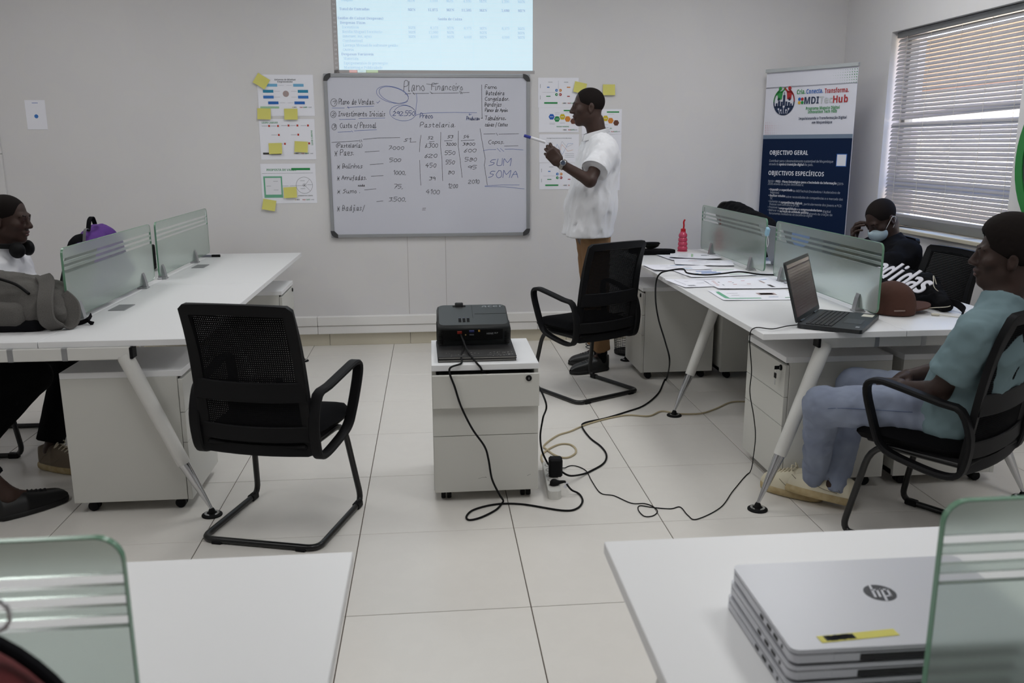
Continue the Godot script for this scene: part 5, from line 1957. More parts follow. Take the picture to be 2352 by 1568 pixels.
func build_desk_items() -> void:
	build_papers()
	var blk := mat("laptop_black", rgb(30, 33, 37), 0.42)
	var d := V(0.78, 0, 0.6).normalized()
	var L := laptop("open black laptop with a dim reddish spreadsheet at the right bench corner", V(1.893, DESK, 2.672), atan2(d.x, d.z), 0.38, 0.252, 0.27, blk)
	var st := MB.new()
	st.box(V(0.135, 0.0196, 0.215), V(0.055, 0.0006, 0.045), 0.0)
	part(L, "label_sticker", st, mat("sticker_cream", rgb(214, 212, 200), 0.7))
	var st2 := MB.new()
	st2.box(V(-0.135, 0.0196, 0.225), V(0.022, 0.0006, 0.014), 0.0)
	part(L, "small_sticker", st2, mat("sticker_silver", rgb(160, 164, 168), 0.4))
	# brown cap
	var cp := thing("baseball_cap", "brown baseball cap lying beside the black laptop", "cap", V(2.33, DESK, 2.55), 0.25)
	var f := field(0.002, V(20, 20, 20))
	f.ell(V(0, 0.03, 0), V(0.092, 0.1, 0.108), 0.02)
	f.ell(V(0.0, 0.075, 0.0), V(0.075, 0.065, 0.085), 0.03)
	f.planes.append(Plane(V(0, -1, 0), -0.002))
	part(cp, "crown", blob(f, 0.006), mat("cap_brown", rgb(76, 46, 36), 0.9))
	var br := MB.new()
	var bp := PackedVector2Array()
	for i in 13:
		var a := lerpf(-1.15, 1.15, i / 12.0)
		bp.append(Vector2(0.06 + 0.115 * cos(a), 0.085 * sin(a)))
	bp.append(Vector2(0.05, 0.075))
	bp.append(Vector2(0.05, -0.075))
	br.xf = Transform3D(Basis(Vector3(1, 0, 0), Vector3(0, 0, 1), Vector3(0, 1, 0)), V(0.01, 0.012, 0.01)) * Transform3D(Basis(Vector3(0, 1, 0), -0.12), Vector3.ZERO)
	br.prism(bp, 0.008)
	part(cp, "brim", br, mats.cap_brown)
	var bt := MB.new()
	bt.lathe([Vector2(0, 0.006), Vector2(0.006, 0.004), Vector2(0.007, 0)], 10, V(0, 0.139, 0))
	part(cp, "button", bt, mats.cap_brown)
	var lg := MB.new()
	lg.box(V(-0.05, 0.03, 0.1), V(0.05, 0.006, 0.004), 0.002, Basis(Vector3.UP, -0.3))
	part(cp, "strap_slot", lg, mat("cap_grey", rgb(130, 112, 104), 0.7))
	# black sports bag with white lettering
	var bg := thing("sports_bag", "black sports bag with big white lettering lying behind the cap", "bag", V(2.56, DESK, 2.42), 0.0)
	var g := field(0.03, V(9, 9, 9))
	g.cap(V(0.1, 0.062, -0.5), V(0.075, 0.06, -0.15), 0.058, 0.062, 0.05)
	g.cap(V(0.075, 0.06, -0.15), V(0.02, 0.03, 0.13), 0.062, 0.028, 0.05)
	g.cap(V(-0.01, 0.045, -0.3), V(-0.02, 0.03, 0.02), 0.045, 0.028, 0.05)
	g.planes.append(Plane(V(0, -1, 0), -0.003))
	part(bg, "bag_body", blob(g, 0.008), mats.cloth_black)
	var ad := MB.new()
	# letters follow the upper flank of the bag
	var word := ["a", "d", "i", "d", "a", "s"]
	for i in 6:
		var t := i / 5.0
		var pos := V(lerpf(0.035, -0.01, t), lerpf(0.098, 0.082, t), lerpf(-0.44, 0.035, t))
		var along := V(-0.08, -0.06, 1.0).normalized()
		var nrm := V(-0.62, 0.75, 0.25)
		nrm = (nrm - along * nrm.dot(along)).normalized()
		ad.xf = Transform3D(Basis(along, nrm.cross(along), nrm), pos + nrm * 0.026)
		text(ad, word[i], Vector2.ZERO, 0.15, "Droid Sans", true, 1, 0.0, 1.15, 0.004)
	part(bg, "lettering", ad, mat("print_white", rgb(214, 212, 222), 0.7), "large white letters").set_meta("kind", "stuff")
	var sp := MB.new()
	sp.strap(curve([V(0.02, 0.02, 0.08), V(0.06, 0.04, 0.12), V(0.07, 0.02, 0.19), V(0.03, 0.006, 0.24)]), V(0.3, 1, 0), 0.03, 0.005)
	part(bg, "strap", sp, mats.cloth_black)
	# white phone cable with plug
	var ch := thing("phone_cable", "white phone charging cable looped over the sports bag", "cable", V(2.56, DESK, 2.42))
	var wc := MB.new()
	wc.tube(curve([V(-0.06, 0.006, 0.22), V(-0.0, 0.003, 0.27), V(0.09, 0.003, 0.22), V(0.11, 0.003, 0.12), V(0.075, 0.06, 0.0), V(0.07, 0.13, -0.06), V(0.045, 0.118, -0.02), V(0.02, 0.09, 0.04), V(0.06, 0.045, 0.1), V(0.02, 0.03, 0.16), V(-0.06, 0.025, 0.16), V(-0.12, 0.004, 0.1)], 7), 0.0019, 6)
	part(ch, "cable", wc, mat("cable_white", rgb(206, 200, 184), 0.5))
	var pg := MB.new()
	pg.box(V(-0.075, 0.006, 0.215), V(0.035, 0.01, 0.015), 0.003, Basis(Vector3.UP, -0.5))
	part(ch, "plug", pg, mats.cable_white)
	# pink bottle
	var bo := thing("water_bottle", "pink ribbed plastic bottle with a red spout cap at the desk's far end", "bottle", V(2.066, DESK, 0.2))
	var pf := [Vector2(0, 0), Vector2(0.034, 0), Vector2(0.037, 0.006)]
	for k in 4:
		for j in 9:
			var t := (k + j / 8.0) / 4.0
			var r := lerpf(0.036, 0.029, t) * (0.8 + 0.2 * sqrt(absf(sin(PI * j / 8.0))))
			pf.append(Vector2(r, 0.008 + 0.118 * t))
	pf.append(Vector2(0.02, 0.132))
	pf.append(Vector2(0.017, 0.14))
	pf.append(Vector2(0, 0.14))
	var bm := MB.new()
	bm.lathe(pf, 24)
	var pk := mat("bottle_pink", rgb(206, 74, 104), 0.22)
	part(bo, "bottle_body", bm, pk)
	var cm := MB.new()
	cm.lathe([Vector2(0, 0.138), Vector2(0.0175, 0.138), Vector2(0.0175, 0.156), Vector2(0.012, 0.16), Vector2(0, 0.16)], 18)
	var rd := mat("cap_red", rgb(190, 24, 36), 0.35)
	part(bo, "cap", cm, rd)
	var sm := MB.new()
	sm.tube(curve([V(0.002, 0.158, 0), V(0.004, 0.18, 0), V(0.002, 0.205, 0), V(0.01, 0.222, 0)]), 0.006, 10)
	part(bo, "spout", sm, rd)
	# black soft case with an eyeglass case on it
	var cs := field(0.003, V(12, 12, 12))
	cs.cap(V(-0.1, 0.016, -0.02), V(0.1, 0.016, 0.03), 0.055, 0.055, 0.03)
	cs.cap(V(-0.08, 0.018, 0.05), V(0.1, 0.018, 0.06), 0.04, 0.04, 0.03)
	cs.planes.append(Plane(V(0, 1, 0), 0.032))
	cs.planes.append(Plane(V(0, -1, 0), -0.002))
	var pc := single("soft_case", blob(cs, 0.007), mats.black_fabric, "flat black soft case at the far left corner of the right bench", "case")
	pc.position = V(1.815, DESK, 0.31)
	var gc := thing("glasses_case", "open grey-green eyeglass case on the black soft case", "glasses case", V(1.812, DESK + 0.034, 0.31), 0.1)
	var gm := MB.new()
	var prof := [Vector2(0, 0), Vector2(0.5, 0.004), Vector2(0.85, 0.016), Vector2(1.0, 0.034)]
	gm.xf = Transform3D(Basis.from_scale(V(0.062, 1, 0.034)), Vector3.ZERO)
	gm.lathe(prof, 24)
	part(gc, "shell", gm, mat("case_olive", rgb(112, 116, 100), 0.5))
	var gi := MB.new()
	gi.xf = gm.xf
	gi.lathe([Vector2(0, 0.04), Vector2(0.9, 0.044), Vector2(1.02, 0.038), Vector2(1.02, 0.033), Vector2(0, 0.033)], 24)
	part(gc, "lid", gi, mats.black_fabric)
	# black backpack and laptop behind the far right divider, mask on the divider corner
	var bb := thing("backpack", "black backpack standing behind the far divider of the right bench", "backpack", V(2.42, DESK, 0.5))
	var bf := field(0.03, V(8, 8, 8))
	bf.cap(V(0, 0.1, -0.36), V(0.02, 0.1, 0.2), 0.1, 0.09, 0.06)
	bf.cap(V(0, 0.26, -0.3), V(0.02, 0.2, 0.26), 0.085, 0.075, 0.06)
	bf.planes.append(Plane(V(0, -1, 0), -0.002))
	part(bb, "bag_body", blob(bf, 0.012), mats.cloth_black)
	var bs := MB.new()
	bs.strap(curve([V(0.0, 0.34, -0.3), V(-0.05, 0.33, -0.36), V(-0.06, 0.26, -0.43), V(-0.02, 0.16, -0.45)]), V(1, 0, 0), 0.045, 0.008)
	part(bb, "shoulder_strap", bs, mat("strap_grey", rgb(78, 78, 80), 0.9))
	laptop("grey laptop lid standing open behind the right bench dividers", V(2.42, DESK, 1.1), PI / 2, 0.36, 0.25, 0.35, mat("laptop_grey", rgb(150, 152, 160), 0.35, 0.5), false)
	var hm := thing("hanging_mask", "pale blue face mask hooked on the corner of the far divider", "face mask", V(2.2, DESK + 0.25, 1.392))
	var h1 := MB.new()
	h1.box(V(0, 0.0, 0.004), V(0.018, 0.05, 0.03), 0.004, Basis(Vector3.RIGHT, 0.4))
	part(hm, "mask_cloth", h1, mat("mask_pale", rgb(150, 190, 208), 0.8))
	var h2 := MB.new()
	h2.tube(curve([V(0, -0.02, 0.012), V(0.002, -0.06, 0.024), V(0.0, -0.085, 0.014), V(-0.002, -0.06, 0.006), V(0, -0.02, 0.004)]), 0.0016, 5)
	part(hm, "ear_loop", h2, mat("loop_pale", rgb(220, 222, 222), 0.8))
	var ms := field()
	ms.ell(V(0, 0.006, 0), V(0.03, 0.02, 0.05), 0.01)
	ms.planes.append(Plane(V(0, -1, 0), 0.0))
	var mo := single("computer_mouse", blob(ms, 0.004), mat("mouse_white", rgb(216, 216, 218), 0.4), "small white mouse on the window side of the right bench", "mouse")
	mo.position = V(2.32, DESK + 0.001, 1.42)
	# ---- left bench
	grey_backpack()
	var pb := thing("backpack", "purple backpack with a black front standing behind the left glass divider", "backpack", V(-1.4, DESK, 1.56))
	var pf2 := field(0.02, V(8, 8, 8))
	pf2.cap(V(0, 0.1, -0.16), V(0, 0.1, 0.14), 0.1, 0.1, 0.05)
	pf2.cap(V(0, 0.22, -0.12), V(0, 0.2, 0.12), 0.085, 0.085, 0.06)
	pf2.cap(V(0, 0.27, -0.05), V(0, 0.25, 0.06), 0.075, 0.07, 0.05)
	pf2.planes.append(Plane(V(0, -1, 0), -0.002))
	part(pb, "bag_body", blob(pf2, 0.01), mat("bag_purple", rgb(86, 44, 128), 0.85))
	var bfr := field(0.006, V(8, 8, 8))
	bfr.cap(V(-0.03, 0.1, 0.11), V(-0.03, 0.24, 0.1), 0.1, 0.07, 0.05)
	bfr.planes.append(Plane(V(0, -1, 0), -0.002))
	bfr.planes.append(Plane(V(0, 0, -1), -0.06))
	part(pb, "front_pocket", blob(bfr, 0.01), mats.cloth_black)
	var hl := MB.new()
	hl.strap(curve([V(0, 0.325, 0.09), V(0, 0.375, 0.06), V(0, 0.385, 0.02), V(0, 0.35, -0.005)]), V(1, 0, 0), 0.022, 0.006)
	part(pb, "handle", hl, mats.cloth_black)
	var h3 := MB.new()
	h3.strap(curve([V(0, 0.27, 0.16), V(0, 0.33, 0.13), V(0, 0.33, 0.09), V(0, 0.3, 0.08)]), V(1, 0, 0), 0.014, 0.004)
	part(pb, "zip_loop", h3, mat("loop_grey", rgb(96, 96, 98), 0.6))
	laptop("black laptop of the person with headphones, mostly behind the divider", V(-1.37, DESK, 2.03), -PI / 2, 0.36, 0.25, 0.3, blk, false)
	var sp2 := thing("speaker_box", "black box standing in the gap between the left dividers", "box", V(-1.4, DESK, 0.76))
	var s1 := MB.new()
	s1.box(V(0, 0.075, 0), V(0.03, 0.15, 0.16), 0.006)
	part(sp2, "housing", s1, mats.black_plastic)
	var s2 := MB.new()
	s2.box(V(0.016, 0.08, 0), V(0.002, 0.11, 0.14), 0.0)
	part(sp2, "front_face", s2, mats.black_rubber)
	var mp := thing("marker_pen", "black marker pen lying at the far end of the left bench", "marker", V(-1.2, DESK + 0.0085, 0.14), 0.0)
	var q1 := MB.new()
	q1.tube([V(-0.05, 0, 0), V(0.015, 0, 0.002)], 0.0083, 12)
	part(mp, "barrel", q1, mat("marker_grey", rgb(120, 122, 132), 0.45))
	var q2 := MB.new()
	q2.tube([V(0.015, 0, 0.002), V(0.07, 0, 0.003)], 0.009, 12)
	part(mp, "cap", q2, mats.black_plastic)
	var q3 := MB.new()
	q3.tube([V(-0.075, 0, -0.001), V(-0.05, 0, 0)], 0.0078, 12)
	part(mp, "tail", q3, mats.black_plastic)
	var rm := thing("remote_control", "small white remote control behind the empty chair on the left bench", "remote", V(-0.775, DESK, 2.22), 0.12)
	var r1 := MB.new()
	r1.box(V(0, 0.011, 0), V(0.044, 0.022, 0.13), 0.005)
	part(rm, "housing", r1, mat("remote_white", rgb(220, 222, 222), 0.5))
	for k in 4:
		var r2 := MB.new()
		r2.box(V(0.0, 0.0225, -0.03 + 0.02 * k), V(0.03, 0.002, 0.011), 0.0008)
		part(rm, "button", r2, mat("remote_grey", rgb(150, 158, 156), 0.6))
	# ---- waste bin behind the far pedestal
	var wb := thing("waste_bin", "black wire mesh waste bin on the floor behind the right bench's far leg", "waste bin", V(1.72, 0, 0.16))
	var w1 := MB.new()
	for k in 36:
		var a := TAU * k / 36
		w1.tube([V(0.11 * cos(a), 0.012, 0.11 * sin(a)), V(0.13 * cos(a), 0.27, 0.13 * sin(a))], 0.0014, 4, false, false)
	for k in 14:
		var rr := []
		var hh := 0.03 + 0.0175 * k
		for j in 28:
			rr.append(V((0.11 + 0.02 * hh / 0.27) * cos(TAU * j / 28), hh, (0.11 + 0.02 * hh / 0.27) * sin(TAU * j / 28)))
		w1.tube(rr, 0.0012, 4, true)
	part(wb, "mesh_wall", w1, mats.black_plastic).set_meta("kind", "stuff")
	var w2 := MB.new()
	w2.lathe([Vector2(0, 0.001), Vector2(0.115, 0.001), Vector2(0.117, 0.02), Vector2(0.109, 0.022), Vector2(0, 0.012)], 28)
	part(wb, "base_ring", w2, mats.black_plastic)
	var w3 := MB.new()
	var rim := []
	for j in 28:
		rim.append(V(0.131 * cos(TAU * j / 28), 0.272, 0.131 * sin(TAU * j / 28)))
	w3.tube(rim, 0.004, 6, true)
	part(wb, "rim", w3, mats.black_plastic)
	var cc := MB.new()
	var coil := []
	for k in 60:
		var a := TAU * k / 18.0
		coil.append(V((0.075 + 0.012 * sin(k * 0.7)) * cos(a), 0.004 + 0.0012 * k, 0.06 * sin(a)))
	coil.append(V(0.05, 0.12, -0.06))
	coil.append(V(0.06, 0.2, -0.07))
	cc.tube(coil, 0.003, 6)
	var co := single("cable_coil", cc, mats.black_rubber, "coil of thin black cable beside the waste bin", "cable")
	co.position = V(1.5, 0, 0.02)

func grey_backpack() -> void:
	var o := thing("backpack", "grey backpack with black straps lying on the left bench", "backpack", V(-1.42, DESK, 2.4))
	var gm := mat("bag_grey", Color(1, 1, 1), 0.9, 0.0, 0.2)
	gm.albedo_texture = noise_tex(0.25, rgb(84, 82, 80), rgb(112, 109, 106), 71, 256, 3)
	gm.uv1_triplanar = true
	gm.uv1_scale = V(3, 3, 3)
	var f := field(0.02, V(8, 8, 8))
	f.cap(V(-0.26, 0.1, 0.02), V(0.12, 0.09, 0.03), 0.1, 0.085, 0.05)
	f.cap(V(-0.22, 0.13, -0.1), V(0.1, 0.1, -0.08), 0.1, 0.075, 0.05)
	f.cap(V(-0.24, 0.16, -0.03), V(0.02, 0.13, -0.03), 0.08, 0.07, 0.05)
	f.cap(V(0.1, 0.07, 0.1), V(0.17, 0.06, 0.09), 0.06, 0.05, 0.04)
	f.planes.append(Plane(V(0, -1, 0), -0.002))
	part(o, "bag_body", blob(f, 0.009), gm)
	var p := field(0.008, V(8, 8, 8))
	p.cap(V(-0.24, 0.07, 0.1), V(0.04, 0.06, 0.12), 0.065, 0.055, 0.03)
	p.planes.append(Plane(V(0, -1, 0), -0.002))
	part(o, "front_pocket", blob(p, 0.009), gm)
	var lo := field(0.006, V(8, 8, 8))
	lo.cap(V(-0.25, 0.02, 0.11), V(0.1, 0.02, 0.12), 0.05, 0.045, 0.03)
	lo.planes.append(Plane(V(0, -1, 0), -0.002))
	part(o, "bottom_panel", blob(lo, 0.009), mats.cloth_black)
	# padded shoulder strap over the right end
	var s := MB.new()
	s.strap(curve([V(0.09, 0.2, -0.03), V(0.14, 0.185, 0.06), V(0.165, 0.12, 0.155), V(0.175, 0.05, 0.175), V(0.2, 0.012, 0.13), V(0.235, 0.03, 0.1), V(0.235, 0.09, 0.075), V(0.19, 0.13, 0.05)]), V(1, 0.2, -0.2), 0.062, 0.014)
	part(o, "shoulder_strap", s, gm)
	var s2 := MB.new()
	s2.strap(curve([V(-0.06, 0.165, 0.11), V(-0.055, 0.11, 0.183), V(-0.05, 0.03, 0.19)]), V(1, 0, 0), 0.022, 0.004)
	part(o, "webbing", s2, mats.cloth_black)
	var s3 := MB.new()
	s3.strap(curve([V(0.18, 0.01, 0.08), V(0.24, 0.01, 0.04), V(0.27, 0.02, 0.02), V(0.275, 0.035, -0.01)]), V(0, 1, 0.2), 0.02, 0.004)
	s3.strap(curve([V(0.268, 0.018, 0.02), V(0.285, 0.01, 0.035), V(0.295, 0.004, 0.03)]), V(0, 1, 0.2), 0.018, 0.004)
	part(o, "adjuster_strap", s3, mats.cloth_black)
	for q: Array in [[V(-0.27, 0.185, 0.085), V(-0.15, 0.172, 0.12), V(-0.04, 0.14, 0.15)], [V(-0.05, 0.205, 0.05), V(0.03, 0.185, 0.085), V(0.09, 0.15, 0.115)]]:
		var z := MB.new()
		z.tube(curve(q), 0.006, 6)
		part(o, "zip", z, mats.black_rubber)

# ---------------------------------------------------------------- projector on books on the pedestal
func build_projector_corner() -> void:
	var y := 0.6
	for k in 2:
		var b := thing("black_book", ["flat black notebook with white scuffs directly under the projector", "thin black folder with white page edges on the pedestal top"][1 - k], "book", V(0.478 + 0.006 * k, y, 2.505), 0.015 - 0.03 * k)
		var c := MB.new()
		c.box(V(0, 0.0015, 0), V(0.325, 0.003, 0.36), 0.001)
		c.box(V(0, 0.0095, 0), V(0.325, 0.003, 0.36), 0.001)
		part(b, "cover", c, mat("book_black", rgb(30, 28, 28), 0.6)).set_meta("kind", "stuff")
		var p := MB.new()
		p.box(V(0, 0.0055, 0), V(0.318, 0.005, 0.353), 0.0)
		part(b, "pages", p, mat("book_pages", rgb(190, 188, 182), 0.8))
		if k == 1:
			var s := MB.new()
			for i in 46:
				var cx := rng.randf_range(-0.15, 0.15) if i < 20 else rng.randf_range(0.04, 0.15)
				var cz := rng.randf_range(0.1, 0.172)
				s.box(V(cx, 0.0112, cz), V(rng.randf_range(0.001, 0.008), 0.0003, rng.randf_range(0.0008, 0.003)), 0.0, Basis(Vector3.UP, rng.randf_range(-0.5, 0.5)))
			part(b, "scuffs", s, mat("scuff_white", rgb(180, 178, 174), 0.9)).set_meta("kind", "stuff")
		y += 0.011
	# projector; rear (connector side) towards the camera, tilted up at the lens end
	var o := thing("projector", "black projector with its ports facing the camera on the aisle pedestal", "projector", V(0.476, y, 2.5))
	o.rotation.x = 0.23
	var pm := mat("projector_black", rgb(22, 25, 26), 0.45)
	var H := 0.092
	var m := MB.new()
	# body: rounded plan, slightly wider below
	var n := 0
	for q: Array in [[0.0, 0.312, 0.232, 0.012], [0.006, 0.318, 0.24, 0.016], [H - 0.022, 0.316, 0.238, 0.016], [H - 0.006, 0.308, 0.228, 0.02], [H, 0.296, 0.214, 0.024]]:
		var poly := rrect(q[1], q[2], q[3], 5)
		for p in poly:
			m.vert(V(p.x, q[0] + 0.006, p.y - 0.12), V(p.x * 3.0, 0.6 if q[0] > H - 0.01 else 0.0, p.y * 4.0).normalized())
		n = poly.size()
	for k in 4:
		for i in n:
			m.quad_i(k * n + i, k * n + (i + 1) % n, (k + 1) * n + (i + 1) % n, (k + 1) * n + i)
	m.xf = Transform3D(Basis(Vector3(1, 0, 0), Vector3(0, 0, -1), Vector3(0, 1, 0)), V(0, H + 0.006, -0.12))
	m.prism(rrect(0.296, 0.214, 0.024, 5), 0.0)
	m.xf = Transform3D.IDENTITY
	m.quad(V(-0.15, 0.006, 0), V(0.15, 0.006, 0), V(0.15, 0.006, -0.232), V(-0.15, 0.006, -0.232), Vector3.DOWN)
	part(o, "housing", m, pm)
	var top := H + 0.0064
	var rc := MB.new()
	rc.box(V(-0.056, top - 0.003, -0.212), V(0.06, 0.008, 0.018), 0.002)
	part(o, "focus_recess", rc, mats.black_rubber)
	var ring := MB.new()
	ring.xf = Transform3D(Basis(Vector3(0, 0, 1), PI / 2), V(-0.056, top - 0.012, -0.222))
	ring.lathe([Vector2(0, -0.018), Vector2(0.022, -0.018), Vector2(0.024, -0.014), Vector2(0.024, 0.014), Vector2(0.022, 0.018), Vector2(0, 0.018)], 26)
	part(o, "focus_ring", ring, mats.black_plastic)
	var lz := MB.new()
	lz.xf = Transform3D(Basis(Vector3.RIGHT, -PI / 2), V(-0.056, 0.055, -0.236))
	lz.lathe([Vector2(0, 0.012), Vector2(0.024, 0.012), Vector2(0.03, 0.008), Vector2(0.03, 0)], 24)
	part(o, "lens_barrel", lz, mats.black_plastic)
	var lg := MB.new()
	lg.xf = lz.xf
	lg.lathe([Vector2(0, 0.0145), Vector2(0.012, 0.0135), Vector2(0.017, 0.0125)], 20)
	var lm := mat("lens_lamp", rgb(230, 240, 250), 0.2)
	lm.emission_enabled = true
	lm.emission = Color(0.85, 0.95, 1.0)
	lm.emission_energy_multiplier = 30.0
	part(o, "lens_lamp", lg, lm)
	var pad := MB.new()
	for r in 3:
		for c in 3:
			pad.box(V(-0.058 + 0.018 * c, top + 0.0006, -0.075 + 0.014 * r), V(0.012, 0.002, 0.0085), 0.001)
	part(o, "button_pad", pad, mats.black_rubber).set_meta("kind", "stuff")
	var tick := MB.new()
	for c in 3:
		tick.box(V(-0.058 + 0.018 * c, top + 0.0003, -0.084), V(0.007, 0.0004, 0.0014), 0.0)
	part(o, "button_marks", tick, mat("mark_blue", rgb(110, 120, 160), 0.5)).set_meta("kind", "stuff")
	var brand := MB.new()
	brand.xf = Transform3D(Basis(Vector3.RIGHT, -PI / 2) , V(0.045, top, -0.206))
	text(brand, "acer", Vector2.ZERO, 0.034, "Droid Sans", true, 0, 0.0, 1.35, 0.0006)
	part(o, "brand_lettering", brand, mat("mark_grey", rgb(120, 124, 126), 0.4)).set_meta("kind", "stuff")
	var seam := MB.new()
	seam.box(V(0.0, top, -0.15), V(0.0012, 0.0005, 0.14), 0.0)
	seam.box(V(0.08, top, -0.126), V(0.14, 0.0005, 0.0012), 0.0)
	part(o, "panel_seam", seam, mats.black_rubber).set_meta("kind", "stuff")
	# rear ports
	var pl := MB.new()
	pl.box(V(-0.005, 0.058, 0.0015), V(0.26, 0.05, 0.003), 0.002)
	part(o, "port_panel", pl, mats.black_rubber)
	for q: Array in [["port_blue", -0.01, 0.075, 0.022, 0.009, rgb(44, 52, 110)], ["port_grey", -0.01, 0.058, 0.02, 0.007, rgb(70, 72, 76)], ["port_yellow", 0.022, 0.076, 0.008, 0.008, rgb(176, 134, 46)], ["port_gold", -0.036, 0.058, 0.006, 0.006, rgb(140, 116, 70)], ["port_red", -0.062, 0.07, 0.02, 0.012, rgb(150, 40, 26)]]:
		var b := MB.new()
		b.box(V(q[1], q[2], 0.004), V(q[3], q[4], 0.006), 0.001)
		part(o, "port", b, mat(q[0], q[5], 0.5))
	var pt := MB.new()
	pt.xf = Transform3D(Basis.IDENTITY, V(0, 0, 0.0034))
	text(pt, "HDMI", Vector2(0.055, 0.062), 0.011, "Droid Sans", true)
	text(pt, "DLP", Vector2(0.088, 0.064), 0.009, "Droid Sans", true)
	part(o, "port_lettering", pt, mat("mark_pale", rgb(150, 152, 154), 0.5)).set_meta("kind", "stuff")
	for s: float in [-1.0, 1.0]:
		var v := MB.new()
		for k in 9:
			v.box(V(s * 0.1595, 0.02 + 0.0065 * k, -0.06), V(0.002, 0.0025, 0.09), 0.0)
			v.box(V(s * 0.143, 0.016 + 0.0065 * k, 0.0015), V(0.02, 0.0025, 0.002), 0.0)
		part(o, "vent_grille", v, mats.black_rubber).set_meta("kind", "stuff")
	var ft := MB.new()
	ft.tube([V(0, 0.007, -0.2), V(0, -0.044, -0.19)], 0.009, 10)
	part(o, "front_foot", ft, mats.black_plastic)
	# power strip and plugs on the floor
	var ps := thing("power_strip", "white power strip on the floor beside the aisle pedestal", "power strip", V(0.81, 0, 2.565), -0.055)
	var a := MB.new()
	a.xf = Transform3D(Basis(Vector3(1, 0, 0), Vector3(0, 0, 1), Vector3(0, 1, 0)), Vector3.ZERO)
	a.prism(rrect(0.056, 0.36, 0.02, 5), 0.038)
	part(ps, "housing", a, mat("strip_white", rgb(216, 215, 210), 0.45))
	for k in 5:
		var q := MB.new()
		q.lathe([Vector2(0.021, 0.0385), Vector2(0.019, 0.0405), Vector2(0.017, 0.0385), Vector2(0.0165, 0.034), Vector2(0, 0.034)], 20, V(0, 0, -0.13 + 0.06 * k))
		part(ps, "socket", q, mat("strip_grey", rgb(176, 174, 170), 0.5))
	var ad := thing("plug_adapter", "square black power adapter plugged into the white power strip", "adapter", V(0.822, 0.038, 2.57), -0.08)
	var b2 := MB.new()
	b2.box(V(0.005, 0.045, 0), V(0.06, 0.085, 0.055), 0.008)
	part(ad, "brick", b2, mats.black_plastic)
	var b3 := MB.new()
	b3.lathe([Vector2(0, 0), Vector2(0.017, 0), Vector2(0.017, 0.006), Vector2(0, 0.006)], 16, V(-0.008, -0.002, 0))
	part(ad, "plug_face", b3, mats.black_rubber)
	var pg := thing("power_plug", "round black mains plug at the near end of the power strip", "plug", V(0.805, 0.036, 2.675), -0.05)
	var b4 := field()
	b4.cap(V(0, 0.0, 0), V(0, 0.014, 0), 0.017, 0.016, 0.01)
	b4.cap(V(0, 0.012, 0), V(0.045, 0.018, 0.0), 0.012, 0.006, 0.012)
	part(pg, "plug_body", blob(b4, 0.004), mats.black_rubber)
	var tg := MB.new()
	tg.box(V(0.052, 0.006, 0.012), V(0.014, 0.028, 0.0008), 0.0, Basis(Vector3(0, 0, 1), -0.5))
	part(pg, "paper_tag", tg, mats.paper)

